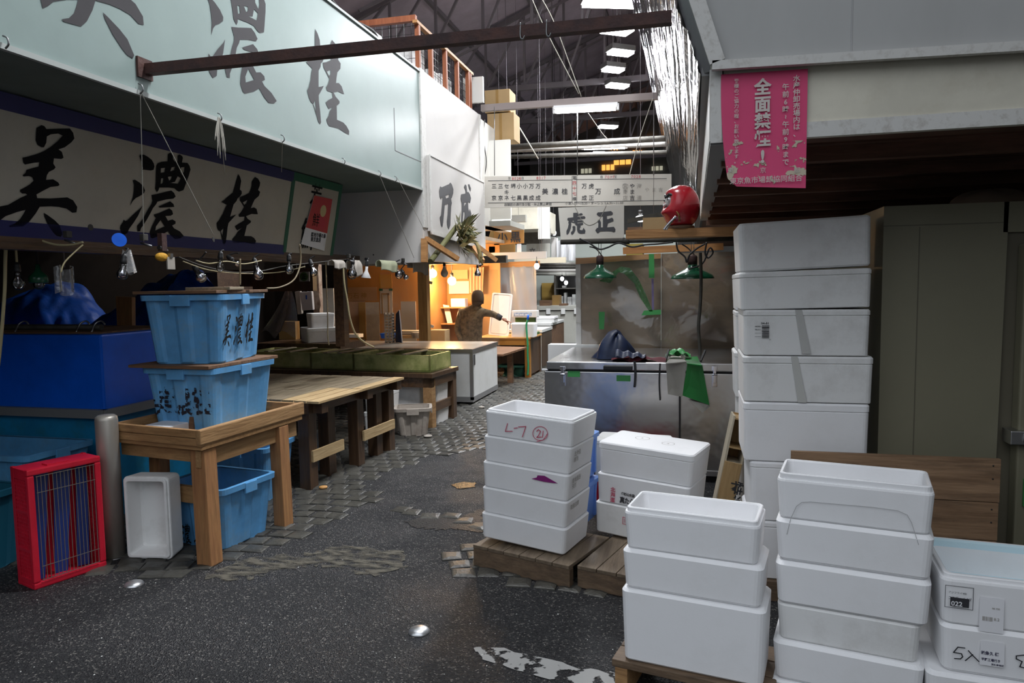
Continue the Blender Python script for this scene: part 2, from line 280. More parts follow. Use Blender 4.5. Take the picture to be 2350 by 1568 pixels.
# ------------------------------------------------------------------ mesh helpers
def curve(P, n=5):
    """smooth line through the given points"""
    out = []
    for i in range(len(P) - 1):
        a, b, c, d = P[max(i - 1, 0)], P[i], P[i + 1], P[min(i + 2, len(P) - 1)]
        for k in range(n):
            t = k / n; out.append(.5 * ((2 * b) + (c - a) * t + (2 * a - 5 * b + 4 * c - d) * t * t + (3 * b - a - 3 * c + d) * t ** 3))
    return out + [P[-1]]
class MB:
    def __init__(s): s.v = []; s.f = []; s.sm = []
    def add(s, vs, fs, smooth=False):
        o = len(s.v); s.v += [Vector(p) for p in vs]; s.f += [tuple(i + o for i in f) for f in fs]; s.sm += [smooth] * len(fs); return s
    def box(s, x0, x1, y0, y1, z0, z1):
        return s.hexa([(x0, y0, z0), (x1, y0, z0), (x1, y1, z0), (x0, y1, z0)], [(x0, y0, z1), (x1, y0, z1), (x1, y1, z1), (x0, y1, z1)])
    def hexa(s, b, t):
        return s.add(list(b) + list(t), [(3, 2, 1, 0), (4, 5, 6, 7), (0, 1, 5, 4), (1, 2, 6, 5), (2, 3, 7, 6), (3, 0, 4, 7)])
    def beam(s, a, b, w, h=None, up=(0, 0, 1)):
        """square bar from a to b, w wide and h high"""
        h = h or w; a, b = Vector(a), Vector(b); d = (b - a).normalized(); u = Vector(up)
        sx = d.cross(u)
        if sx.length < 1e-4: sx = d.cross(Vector((0, 1, 0)))
        sx.normalize(); sy = sx.cross(d).normalized(); sx *= w / 2; sy *= h / 2
        return s.hexa([a - sx - sy, a + sx - sy, a + sx + sy, a - sx + sy], [b - sx - sy, b + sx - sy, b + sx + sy, b - sx + sy])
    def loft(s, loops, cap0=True, cap1=True, smooth=False):
        n = len(loops[0]); o = len(s.v)
        for lp in loops: s.v += [Vector(p) for p in lp]
        for k in range(len(loops) - 1):
            for i in range(n):
                j = (i + 1) % n; a = o + k * n
                s.f.append((a + i, a + j, a + n + j, a + n + i)); s.sm.append(smooth)
        if cap0: s.f.append(tuple(o + i for i in range(n))[::-1]); s.sm.append(False)
        if cap1: s.f.append(tuple(o + (len(loops) - 1) * n + i for i in range(n))); s.sm.append(False)
        return s
    def lathe(s, prof, c=(0, 0, 0), n=20, axis=(0, 0, 1), smooth=True, cap=True):
        """profile [(radius, height)] turned about an axis through c"""
        ax = Vector(axis).normalized(); q = Vector((0, 0, 1)).rotation_difference(ax).to_matrix(); c = Vector(c)
        loops = [[c + q @ Vector((r * math.cos(2 * PI * i / n), r * math.sin(2 * PI * i / n), z)) for i in range(n)] for r, z in prof]
        return s.loft(loops, cap, cap, smooth)
    def tube(s, pts, r, n=8, smooth=True, cap=True):
        pts = [Vector(p) for p in pts]; loops = []; u = None
        if len(pts) > 2 and not isinstance(r, (list, tuple)): pts = curve(pts)
        for i, p in enumerate(pts):
            d = (pts[min(i + 1, len(pts) - 1)] - pts[max(i - 1, 0)]).normalized()
            if u is None:
                u = d.orthogonal().normalized()
            u = (u - u.dot(d) * d).normalized(); v = d.cross(u)
            rr = r[i] if isinstance(r, (list, tuple)) else r
            loops.append([p + (u * math.cos(2 * PI * k / n) + v * math.sin(2 * PI * k / n)) * rr for k in range(n)])
        return s.loft(loops, cap, cap, smooth)
    def ball(s, c, r, n=14, m=9, sc=(1, 1, 1)):
        c = Vector(c); loops = []
        for k in range(m + 1):
            a = PI * (k + 0.02) / (m + 0.04); z = -math.cos(a); q = math.sin(a)
            loops.append([c + Vector((r * sc[0] * q * math.cos(2 * PI * i / n), r * sc[1] * q * math.sin(2 * PI * i / n), r * sc[2] * z)) for i in range(n)])
        return s.loft(loops, True, True, True)
    def quad(s, a, b, c, d): return s.add([a, b, c, d], [(0, 1, 2, 3)])
    def slab(s, pts, n, t):
        """flat outline given thickness t along -n"""
        k = len(pts); n = Vector(n).normalized() * t; pts = [Vector(p) for p in pts]
        return s.add(pts + [p - n for p in pts], [tuple(range(k)), tuple(range(2 * k - 1, k - 1, -1))] + [(i, i + k, (i + 1) % k + k, (i + 1) % k) for i in range(k)])
    def poly(s, loops, fn, th=0.0):
        """flat outline with holes, 2-D points mapped into space by fn"""
        l3 = [[Vector((p[0], p[1], 0)) for p in lp] for lp in loops]
        tri = tessellate_polygon(l3); flat = [p for lp in l3 for p in lp]
        return s.add([fn(p.x, p.y) for p in flat], [tuple(t) for t in tri])
    def grid(s, fn, nu, nv, smooth=True):
        return s.add([fn(i / nu, j / nv) for j in range(nv + 1) for i in range(nu + 1)],
                     [(j * (nu + 1) + i, j * (nu + 1) + i + 1, (j + 1) * (nu + 1) + i + 1, (j + 1) * (nu + 1) + i) for j in range(nv) for i in range(nu)], smooth)
    def text(s, body, org, ux, uy, size, vertical=False, bold=0.0, squeeze=1.0, align='LEFT', gap=1.0, lead=1.0):
        """lettering: org = left end of the base line (or top centre of a vertical column)"""
        cu = bpy.data.curves.new('t', 'FONT'); ob = bpy.data.objects.new('t', cu)
        cu.size = 1.0; cu.offset = bold; cu.resolution_u = 2
        if vertical:
            cu.body = '\n'.join(body); cu.align_x = 'CENTER'; cu.space_line = lead
        else:
            cu.body = body; cu.align_x = align; cu.space_character = gap
        me = ob.to_mesh()
        org, ux, uy = Vector(org), Vector(ux).normalized() * size * squeeze, Vector(uy).normalized() * size
        dy = -0.8 if vertical else 0.0
        s.add([org + ux * v.co.x + uy * (v.co.y + dy) for v in me.vertices], [tuple(p.vertices) for p in me.polygons])
        ob.to_mesh_clear(); bpy.data.objects.remove(ob); bpy.data.curves.remove(cu)
        return s
    def move(s, mat):
        s.v = [mat @ p for p in s.v]; return s
    def build(s, name, m, parent=None, bevel=0.0, label=None, merge=True):
        me = bpy.data.meshes.new(name); me.from_pydata([tuple(p) for p in s.v], [], s.f)
        for p, q in zip(me.polygons, s.sm): p.use_smooth = q
        me.materials.append(m if not isinstance(m, str) else M[m]); me.update()
        if bevel:
            bm = bmesh.new(); bm.from_mesh(me)
            bmesh.ops.bevel(bm, geom=[e for e in bm.edges if len(e.link_faces) == 2 and e.calc_face_angle(0) > 0.5], offset=bevel, segments=2, affect='EDGES', profile=0.6, clamp_overlap=True)
            bm.to_mesh(me); bm.free()
        o = bpy.data.objects.new(name, me); COL.objects.link(o)
        if parent is not None:
            o.parent = parent
            if parent.type == 'EMPTY': o.matrix_parent_inverse = Matrix.Translation(-Vector(parent.location))
        if label: o['label'] = label
        return o

def tag(o, label, cat, group=None):
    o['label'] = label; o['category'] = cat
    if group: o['group'] = group
    return o
def thing(name, label, cat, loc=(0, 0, 0), group=None):
    o = bpy.data.objects.new(name, None); COL.objects.link(o); o.location = loc; o.empty_display_size = 0.05
    return tag(o, label, cat, group)
def struct(name, mb, m, bevel=0.0):
    o = mb.build(name, m, None, bevel); o['kind'] = 'structure'; return o
def solo(name, mb, m, label, cat, group=None, bevel=0.0):
    return tag(mb.build(name, m, None, bevel), label, cat, group)
def dup(o, loc=None, rz=None, label=None, parent=None):
    """a copy of a thing with copies of its parts and sub-parts"""
    c = o.copy(); COL.objects.link(c)
    if parent is not None: c.parent = parent
    for ch in list(o.children): dup(ch, parent=c)
    if loc is not None: c.location = loc
    if rz is not None: c.rotation_euler = (0, 0, rz)
    if label: c['label'] = label
    return c
def attach(t, mb, name, m):
    """a part given in its thing's own coordinates"""
    o = mb.build(name, m, t); o.matrix_parent_inverse = Matrix.Identity(4); return o
def roof_z(x): return 6.7 + (x + 6.9) / 5.7 * 2.3 if x < -1.2 else 9.0 - (x + 1.2) / 6.7 * 2.3
def hang(o, p, z=None, r=.003):
    """a thin hanger from a thing up to the roof"""
    p = Vector(p); k = MB().tube([p, (p.x, p.y, (z or roof_z(p.x)) + .01)], r, 5); return k.build('hanger', 'truss', o)
def sag(a, b, drop, n=10):
    a, b = Vector(a), Vector(b)
    return [a.lerp(b, i / n) + Vector((0, 0, -drop * 4 * (i / n) * (1 - i / n))) for i in range(n + 1)]
def rrect(w, d, r, z, n=4, cx=0.0, cy=0.0):
    r = max(1e-4, min(r, w / 2 - 1e-4, d / 2 - 1e-4)); out = []
    for qx, qy, a0 in ((1, -1, -90), (1, 1, 0), (-1, 1, 90), (-1, -1, 180)):
        for k in range(n + 1):
            a = R(a0 + 90 * k / n)
            out.append(Vector((cx + qx * (w / 2 - r) + r * math.cos(a), cy + qy * (d / 2 - r) + r * math.sin(a), z)))
    return out
def circ(cx, cy, r, n=20): return [(cx + r * math.cos(2 * PI * i / n), cy + r * math.sin(2 * PI * i / n)) for i in range(n)]

# ================================================================== THE SETTING
struct('floor', MB().quad((-14, -13, 0), (9, -13, 0), (9, 34, 0), (-14, 34, 0)), 'asphalt')
# granite setts laid in shallow arcs where the asphalt ends
edge = [PZ(*p) for p in ((380, 1330), (520, 1290), (650, 1253), (720, 1215), (800, 1182), (872, 1142), (835, 1112), (905, 1076), (1000, 1046), (1100, 1034), (1330, 1060))]
regA = [(p.x, p.y) for p in edge] + [(0.9, 6.2), (0.9, 17), (-4.6, 17), (-4.6, 3.3)]
regB = [(p.x, p.y) for p in (PZ(*q) for q in ((985, 1312), (1030, 1272), (1085, 1248), (1300, 1270), (1470, 1330), (1430, 1368), (1300, 1352), (1180, 1345), (1080, 1322)))]
def inside(x, y, P):
    c = False
    for i in range(len(P)):
        (x1, y1), (x2, y2) = P[i], P[i - 1]
        if (y1 > y) != (y2 > y) and x < (x2 - x1) * (y - y1) / (y2 - y1) + x1: c = not c
    return c
mb = MB()
lone = [(-1.92, 4.62), (-1.76, 4.56), (-1.62, 4.60), (-1.50, 4.52), (-1.37, 4.44), (-1.33, 4.62), (-1.30, 4.95), (-2.02, 4.66)]
def sett(x, y, a, s=0.064, hz=0.009):
    ca, sa = math.cos(a), math.sin(a); L0, L1, L2, L3 = [], [], [], []
    k = [(-1, -1), (1, -1), (1, 1), (-1, 1)]
    jit = [(random.uniform(-.009, .009), random.uniform(-.009, .009)) for _ in k]
    tz = hz + random.uniform(-.002, .002); tx, ty = random.uniform(-.05, .05), random.uniform(-.05, .05)
    for (u, v), (ju, jv) in zip(k, jit):
        for L, f, z in ((L0, 1.0, -0.004), (L1, 0.97, tz - .005), (L2, 0.84, tz - .002), (L3, .55, tz + .002)):
            pu, pv = u * s * f + ju, v * s * f * 0.96 + jv
            L.append((x + pu * ca - pv * sa, y + pu * sa + pv * ca, z + (tx * pu + ty * pv if z > 0 else 0)))
    mb.loft([L0, L1, L2, L3], False, True)
P = 1.75
for row in range(-7, 110):
    for col in range(-38, 14):
        x = col * 0.137 + (0.068 if row % 2 else 0) + random.uniform(-.008, .008)
        t = ((x + 3.4) / P) % 1.0 * 2 - 1
        y = 2.4 + row * 0.136 - 0.30 * t * t + random.uniform(-.006, .006)
        a = math.atan(-0.30 * 2 * t * 2 / P)
        if (y < 17 and inside(x, y, regA)) or inside(x, y, regB): sett(x, y, a)
for x, y in lone: sett(x, y, random.uniform(-.3, .3), hz=0.008)
struct('floor_setts', mb, 'cobble')
def blotch(name, pts, z, m, jag=0.03, n=8):
    out = []
    P3 = [PZ(*p, z) for p in pts]
    for i in range(len(P3)):
        a, b = P3[i], P3[(i + 1) % len(P3)]
        for k in range(n):
            q = a.lerp(b, k / n); out.append((q.x + random.uniform(-jag, jag), q.y + random.uniform(-jag, jag)))
    return struct(name, MB().poly([out], lambda x, y: Vector((x, y, z))), m)
blotch('floor_patch', [(470, 1325), (560, 1278), (690, 1272), (800, 1250), (920, 1262), (935, 1300), (850, 1322), (740, 1296), (640, 1310), (540, 1335)], 0.004, 'cement', 0.035)
blotch('floor_puddle', [(930, 1200), (985, 1182), (1060, 1186), (1105, 1170), (1110, 1225), (1050, 1212), (985, 1216)], 0.003, 'wet', 0.03)
blotch('floor_puddle', [(1036, 1113), (1060, 1106), (1092, 1108), (1090, 1118), (1050, 1122)], 0.004, 'water', 0.012)
blotch('road_marking', [(1085, 1488), (1130, 1484), (1250, 1512), (1340, 1535), (1420, 1545), (1420, 1600), (1330, 1572), (1210, 1545), (1110, 1512)], 0.003, 'road_paint', 0.012, 5)
mb = MB()
for i in range(230):
    x, y = random.uniform(-3.6, 0.2), random.choice((random.uniform(1.6, 3.4), random.uniform(1.6, 6.5)))
    s = random.uniform(.0016, .0042); mb.ball((x, y, s * .6), s, 5, 3, (1, random.uniform(.6, 1.6), .6))
mb.build('foam_crumbs', 'crumb'); o = bpy.data.objects['foam_crumbs']; tag(o, 'tiny white foam crumbs scattered over the asphalt', 'crumbs'); o['kind'] = 'stuff'

# hall: side walls, end wall, roof boards and iron trusses
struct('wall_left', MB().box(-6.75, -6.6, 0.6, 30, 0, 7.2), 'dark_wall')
struct('wall_right', MB().box(5.2, 5.35, 0.6, 30, 0, 7.2), 'hall_wall')
struct('wall_back', MB().box(-14, 9, 29.5, 29.7, 0, 10), 'hall_wall')
struct('wall_outside', MB().box(-14, 9, -12.9, -12.6, 0, 6.5), 'hall_wall')
struct('wall_front', MB().box(-12, -4.6, 0.55, 0.7, 0, 7.2).box(1.9, 9, 0.55, 0.7, 0, 7.2), 'hall_wall')
mb = MB()
ridge = 9.0
for x0, x1, z0, z1 in ((-6.9, -1.2, 6.7, ridge), (-1.2, 5.5, ridge, 6.7)):
    mb.hexa([(x0, 0.6, z0), (x1, 0.6, z1), (x1, 29.6, z1), (x0, 29.6, z0)], [(x0, 0.6, z0 + .1), (x1, 0.6, z1 + .1), (x1, 29.6, z1 + .1), (x0, 29.6, z0 + .1)])
struct('ceiling', mb, 'roof')
n = 0
for y in (6.5, 9.8, 13.2, 16.6, 20.0, 23.4, 26.8):
    mb = MB(); xs = [-6.6 + 0.93 * i for i in range(13)]
    zt = lambda x: (6.7 + (x + 6.9) / 5.7 * 2.3 if x < -1.2 else 9.0 - (x + 1.2) / 6.7 * 2.3) - .12
    mb.beam((-6.6, y, 6.15), (5.2, y, 6.15), .09, .12)
    mb.beam((-6.6, y, zt(-6.6)), (-1.2, y, zt(-1.2)), .09, .10).beam((-1.2, y, zt(-1.2)), (5.2, y, zt(5.2)), .09, .10)
    for i in range(len(xs) - 1):
        mb.beam((xs[i], y, 6.15), (xs[i], y, zt(xs[i])), .05)
        a, b = (xs[i], xs[i + 1]) if i < 6 else (xs[i + 1], xs[i])
        mb.beam((a, y, 6.15), (b, y, zt(b)), .045)
    n += 1; struct('trim_%d' % n, mb, 'truss')
mb = MB()
for x in (-5.2, -3.6, -2.2, -0.2, 1.4, 3.0):
    zz = (6.7 + (x + 6.9) / 5.7 * 2.3 if x < -1.2 else 9.0 - (x + 1.2) / 6.7 * 2.3) - .06
    mb.beam((x, 0.6, zz), (x, 29.5, zz), .07, .09)
for y in (8, 11.5, 15, 18.3, 21.6):
    mb.beam((-5.5, y, 6.25), (-2.2, y + 1.7, 8.3), .05); mb.beam((2.8, y, 6.25), (0.0, y + 1.7, 8.3), .05)
struct('trim_8', mb, 'truss')
# glowing panes put on the far wall for the orange glints among the trusses
wn = 0
for (px, py, ww, hh, mt) in ((1395, 384, 30, 12, 'sunset'), (1428, 372, 40, 10, 'sunset'), (1462, 350, 22, 10, 'sunset'), (1345, 392, 26, 10, 'pale_pane'), (1500, 352, 26, 10, 'teal_pane'),
                             (1508, 386, 26, 9, 'pale_pane'), (1452, 326, 20, 8, 'sunset'), (1492, 318, 24, 7, 'sunset'), (1410, 340, 16, 8, 'sunset')):
    a = PY(px, py, 29.4); s = 29.4 / FOC; wn += 1
    mb = MB()
    for k in range(3):
        mb.box(a.x - ww * s / 2 + k * ww * s / 3 + .02, a.x - ww * s / 2 + (k + 1) * ww * s / 3 - .02, 29.42, 29.48, a.z - hh * s / 2, a.z + hh * s / 2)
    struct('glint_pane_%d' % wn, mb, mt)

# ================================================================== LEFT STALL: upper mint sign, soffit, lower sign
MX, MZ0, MZ1, MY1 = -2.70, 2.585, 3.765, 6.98
SIGN_T = Vector((-3.27, 0, 2.575)); SIGN_B = Vector((-3.40, 0, 1.905))
sdir = (SIGN_B - SIGN_T); slen = sdir.length; sdir.normalize(); snor = Vector((0, 1, 0)).cross(sdir).normalized()
if snor.x < 0: snor = -snor
def on_sign(px, py):
    p = PL(px, py, SIGN_T, snor); return (p.y, (p - SIGN_T).dot(sdir))
def sign_pt(off):
    return lambda y, s_: SIGN_T + Vector((0, y, 0)) + sdir * s_ + snor * off
def on_mint(px, py):
    p = PX(px, py, MX); return (p.y, p.z)
def crop(pts, ox, oy, k): return [(ox + k * x, oy + k * y) for x, y in pts]
G_BI = [[(430,125),(490,88),(525,100),(550,135),(700,130),(830,128),(870,180),(885,250),(850,295),(770,355),(695,380),(735,410),(755,480),(730,495),(640,488),(632,550),(660,595),(640,620),(580,650),(555,690),(545,745),(630,738),(690,775),(708,805),(690,820),(600,830),(520,870),(430,920),(440,965),(600,968),(800,955),(870,990),(920,1070),(910,1135),(860,1140),(790,1090),(700,1070),(600,1062),(470,1068),(420,1150),(340,1250),(270,1305),(110,1310),(100,1295),(170,1270),(230,1220),(270,1160),(300,1105),(200,1130),(60,1180),(0,1225),(-60,1260),(-60,1090),(0,1062),(90,1045),(240,960),(320,925),(300,910),(260,910),(232,885),(235,865),(310,825),(350,800),(395,755),(380,715),(340,700),(275,705),(265,690),(300,660),(310,625),(380,605),(455,585),(465,535),(400,540),(290,562),(272,540),(262,480),(330,465),(450,430),(520,400),(600,350),(680,285),(745,215),(690,190),(600,200),(555,225),(548,300),(520,355),(490,355),(440,325),(420,270),(425,190)]],[[(518,1140),(560,1165),(650,1230),(710,1290),(745,1400),(720,1430),(670,1415),(630,1375),(570,1290),(525,1190)]]
G_NO = [[(420,130),(440,105),(490,105),(550,135),(620,190),(655,250),(665,300),(650,355),(600,365),(480,350),(462,360),(475,330),(455,230),(430,165)]],[[(310,525),(345,515),(420,560),(480,620),(512,690),(495,735),(430,780),(360,815),(310,865),(265,945),(280,890),(310,800),(325,700),(330,600)]],[[(472,935),(430,985),(320,1080),(220,1180),(185,1190),(162,1165),(150,1205),(110,1265),(102,1310),(120,1380),(155,1428),(225,1385),(250,1320),(330,1210),(400,1100),(440,1010)]],[[(695,290),(720,245),(780,222),(880,215),(885,100),(925,70),(965,110),(970,180),(1000,220),(1045,220),(1045,120),(1075,100),(1120,130),(1130,160),(1115,235),(1205,240),(1240,290),(1255,350),(1230,440),(1190,550),(1165,620),(1140,685),(1065,712),(1030,695),(990,655),(900,645),(745,645),(730,690),(705,720),(675,665),(685,560),(690,400)],[(770,330),(840,320),(830,395),(768,400)],[(945,315),(1000,305),(985,360),(925,378)],[(1100,315),(1160,308),(1150,380),(1115,440),(1085,380)],[(775,495),(810,490),(800,570),(765,588)],[(885,470),(950,460),(935,510),(905,530)],[(1045,460),(1095,490),(1080,530),(1050,580),(920,568),(1000,550)]],[[(615,765),(720,745),(860,710),(940,692),(985,730),(1012,790),(975,825),(850,840),(715,875),(690,920),(640,980),(600,1060),(540,1170),(490,1245),(445,1310),(432,1358),(385,1360),(380,1270),(440,1200),(490,1130),(560,1000),(615,910),(630,860)]],[[(730,955),(830,910),(920,870),(975,910),(990,960),(930,965),(820,970),(750,972)]],[[(655,1085),(740,1060),(840,1015),(910,985),(955,1020),(970,1080),(930,1105),(845,1110),(885,1185),(960,1165),(1010,1195),(1010,1235),(955,1265),(985,1310),(1080,1360),(1145,1435),(1090,1475),(1000,1490),(940,1440),(885,1360),(780,1420),(630,1478),(600,1460),(585,1380),(620,1280),(690,1140),(665,1120)],[(765,1175),(830,1280),(680,1345),(690,1280)]]
G_KA = [[(575,85),(610,140),(632,220),(605,390),(640,420),(645,470),(615,520),(560,570),(540,620),(480,690),(440,830),(412,935),(470,915),(535,885),(480,950),(380,1060),(360,1150),(345,1300),(320,1460),(290,1495),(262,1470),(240,1350),(212,1225),(175,1210),(150,1160),(140,1060),(190,1000),(260,880),(310,760),(345,700),(235,640),(290,605),(340,555),(430,480),(465,455),(500,340),(530,220)],[(278,1160),(255,1320),(225,1225)]],[[(910,140),(970,175),(1012,250),(1005,310),(970,400),(1012,440),(985,520),(900,595),(860,680),(825,765),(890,748),(940,780),(965,885),(900,885),(840,880),(730,925),(760,975),(830,1020),(820,1055),(745,1110),(720,1220),(695,1320),(830,1325),(890,1360),(930,1420),(910,1480),(830,1475),(690,1445),(490,1468),(465,1440),(452,1385),(520,1310),(560,1240),(650,1155),(550,1208),(505,1130),(570,1080),(690,1010),(700,935),(590,940),(580,895),(640,830),(690,745),(640,660),(605,610),(610,540),(680,515),(790,460),(820,390),(840,320),(845,230)],[(755,600),(735,670),(695,700),(665,650)]]
def flatg(G, ox, oy, k): return [[[on_sign(*q) for q in crop(lp, ox, oy, k)] for lp in st] for st in G]
F_BI, F_NO, F_KA = flatg(G_BI, 0, 270, .19139), flatg(G_NO, 260, 340, .14035), flatg(G_KA, 480, 390, .11475)
def affine(src, dst):
    """least-squares 2-D affine map src -> dst"""
    A = [[0.0] * 3 for _ in range(3)]; Bx = [0.0] * 3; By = [0.0] * 3
    for (x, y), (u, v) in zip(src, dst):
        r = (x, y, 1)
        for i in range(3):
            for j in range(3): A[i][j] += r[i] * r[j]
            Bx[i] += r[i] * u; By[i] += r[i] * v
    Mx = Matrix(A).inverted(); cx, cy = Mx @ Vector(Bx), Mx @ Vector(By)
    return lambda p: (cx.x * p[0] + cx.y * p[1] + cx.z, cy.x * p[0] + cy.y * p[1] + cy.z)
def mapg(F, f): return [[[f(p) for p in lp] for lp in st] for st in F]
def pts_sign(l, ox, oy, k): return [on_sign(*q) for q in crop(l, ox, oy, k)]
def pts_mint(l, ox, oy, k): return [on_mint(*q) for q in crop(l, ox, oy, k)]
U_BI = mapg(F_BI, affine(pts_sign([(518,1140),(720,1430),(910,1135),(100,1300),(340,1250)], 0, 270, .19139), pts_mint([(1315,190),(1925,1135),(2130,450),(455,335),(1000,340)], 100, 0, .11064)))
U_NO = mapg(F_NO, affine(pts_sign([(102,1310),(1145,1435),(615,765),(990,960),(1065,712),(120,1380),(385,1360)], 260, 340, .14035), pts_mint([(200,860),(1220,1460),(560,415),(960,765),(985,470),(285,1118),(490,1115)], 440, 0, .15942)))
U_KA = mapg(F_KA, affine(pts_sign([(575,85),(290,1495),(910,140),(965,885),(930,1420),(140,1060),(505,1130)], 480, 390, .11475), pts_mint([(265,58),(330,1370),(490,188),(652,918),(730,1475),(135,880),(402,1055)], 680, 60, .16575)))
def glyphs(mb, F, fn):
    for st in F: mb.poly(st, fn)
    return mb

t = thing('shop_sign', 'large mint green overhead signboard with three grey brush characters', 'sign', (MX, 4, MZ0))
MB().box(MX - .05, MX, 0.9, MY1, MZ0, MZ1).build('board', 'mint', t, .004)
for F in (U_BI, U_NO, U_KA): glyphs(MB(), F, lambda y, z: Vector((MX + .002, y, z))).build('character', 'ink_grey', t)
MB().box(MX - .01, MX + .012, 0.9, MY1, MZ0 - .012, MZ0 + .012).box(MX - .03, MX + .012, 0.9, MY1, MZ1 - .004, MZ1 + .016).build('edge_strip', 'mint_edge', t)
p0, p1 = PX(908, 300, MX), PX(962, 375, MX)
MB().box(MX, MX + .0025, 6.32, 6.33, 2.86, 3.25).box(MX, MX + .0025, 6.32, MY1, 2.86, 2.866).build('panel_seam', 'grey_trim', t)
mb = MB()
for px, py in ((8, 100), (318, 206), (500, 272), (645, 320), (785, 372), (868, 400), (905, 412)):
    q = PX(px, py, MX + .01); mb.tube([q + Vector((0, 0, .03)), q + Vector((.02, 0, .02)), q + Vector((.025, 0, -.005)), q + Vector((.008, .0, -.02))], .004, 6)
    hk = mb.build('hook', 'steel_dark', t); mb = MB()
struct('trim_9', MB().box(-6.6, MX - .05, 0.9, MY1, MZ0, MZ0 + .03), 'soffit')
struct('trim_10', MB().box(-6.6, MX - .05, 0.9, MY1, MZ1 - .03, MZ1), 'dark_wood')
# lower sign, leaning back
t = thing('shop_sign', 'lower ivory signboard with three black brush characters and navy bands', 'sign', (-3.3, 4, 1.9))
Y0, Ysp, Y1 = 1.9, 5.50, 6.36
def strip(mb, y0, y1, s0, s1, off, fn=sign_pt):
    f, g = sign_pt(off), sign_pt(off - .012)
    return mb.hexa([g(y0, s1), g(y1, s1), g(y1, s0), g(y0, s0)], [f(y0, s1), f(y1, s1), f(y1, s0), f(y0, s0)])
strip(MB(), Y0, Ysp, 0, slen, 0).build('board', 'ivory', t)
strip(strip(MB(), Y0, Ysp, 0, .085, .004), Y0, Ysp, slen - .06, slen + .03, .004).build('navy_band', 'navy', t)
for F in (F_BI, F_NO, F_KA): glyphs(MB(), F, sign_pt(.004)).build('character', 'ink', t)
t = thing('shop_sign', 'narrow ivory board framed with green tape at the end of the lower sign', 'sign', (-3.3, 6, 1.9))
strip(MB(), Ysp, Y1, 0, slen, 0).build('board', 'ivory', t)
strip(strip(strip(MB(), Ysp, Y1, 0, .07, .004), Ysp - .02, Ysp + .03, .07, slen, .004), Y1 - .05, Y1, .07, slen, .004).build('green_band', 'green_band', t)
mb = MB(); g = [on_sign(*q) for q in ((712, 425), (760, 428), (700, 560), (685, 560))]
mb.text('鮮', sign_pt(.004)(5.72, .62), (0, 1, 0), -sdir, .30, bold=.01).text('芳', sign_pt(.004)(5.80, .22), (0, 1, 0), -sdir, .2, bold=.01)
mb.build('lettering', 'ink', t)
t = thing('poster', 'red and orange poster with a pale sun stuck over the narrow sign', 'poster', sign_pt(0)(5.9, .4))
C = [on_sign(*q) for q in crop([(705, 485), (1000, 550), (870, 1395), (490, 1280)], 620, 380, .14035)]
fp = sign_pt(.010)
bil = lambda u, v: tuple((C[0][i] * (1 - u) + C[1][i] * u) * (1 - v) + (C[3][i] * (1 - u) + C[2][i] * u) * v for i in (0, 1))
def pq(u0, u1, v0, v1, off): return [sign_pt(off)(*bil(u, v)) for u, v in ((u0, v0), (u1, v0), (u1, v1), (u0, v1))]
M['poster_red'] = pm('orange_red_print', (0.50, 0.07, 0.02), 0.6, col2=(0.50, 0.02, 0.05), vs=2.5)
MB().slab(pq(0, 1, 0, 1, .010), snor, .002).build('sheet', 'label_white', t)
MB().quad(*pq(0, 1, 0, .66, .0112)).build('red_field', 'poster_red', t)
cc = bil(.62, .26); MB().poly([circ(cc[0], cc[1], .055)], sign_pt(.012)).build('sun_disc', pm('sun_print', (0.55, 0.42, 0.20), 0.6), t)
MB().text('鮮', sign_pt(.012)(*bil(.22, .58)), (0, 1, 0), -sdir, .13).text('築地市場の魚', sign_pt(.012)(*bil(.30, .80)), (0, 1, 0), -sdir, .045, bold=.02).text('東京直送', sign_pt(.012)(*bil(.33, .89)), (0, 1, 0), -sdir, .045, bold=.02).build('lettering', 'ink', t)

# wall of the next stall, white, and its hanging board
struct('wall_1', MB().box(-3.75, MX - .0, 6.98, 7.04, 1.84, 3.80), 'white_wall')
struct('wall_2', MB().box(MX - .05, MX + .004, 7.0, 9.12, 1.86, 3.80), 'white_wall')
struct('trim_11', MB().box(MX, MX + .016, 6.98, 7.10, 2.2, 3.80).box(MX, MX + .016, 9.06, 9.12, 1.9, 3.80), 'trim')
BCX = MX + .05
t = thing('shop_sign', 'tall ivory board with two dark brush characters on the white stall wall', 'sign', (BCX, 8, 2.1))
by0, by1 = 7.10, 9.08
MB().hexa([(BCX - .05, by0, 2.17), (BCX, by0, 2.17), (BCX, by1, 2.09), (BCX - .05, by1, 2.09)], [(BCX - .05, by0, 2.95), (BCX, by0, 2.95), (BCX, by1, 2.93), (BCX - .05, by1, 2.93)]).build('board', 'white_wall', t)
MB().beam((BCX, by0, 2.16), (BCX, by1, 2.08), .02, .05).beam((BCX, by0, 2.95), (BCX, by1, 2.93), .016, .016).beam((BCX, by0, 2.15), (BCX, by0, 2.95), .016).beam((BCX, by1, 2.08), (BCX, by1, 2.93), .016).build('frame', 'trim', t)
def on_bc(px, py):
    p = PX(px, py, BCX + .004); return (p.y, p.z)
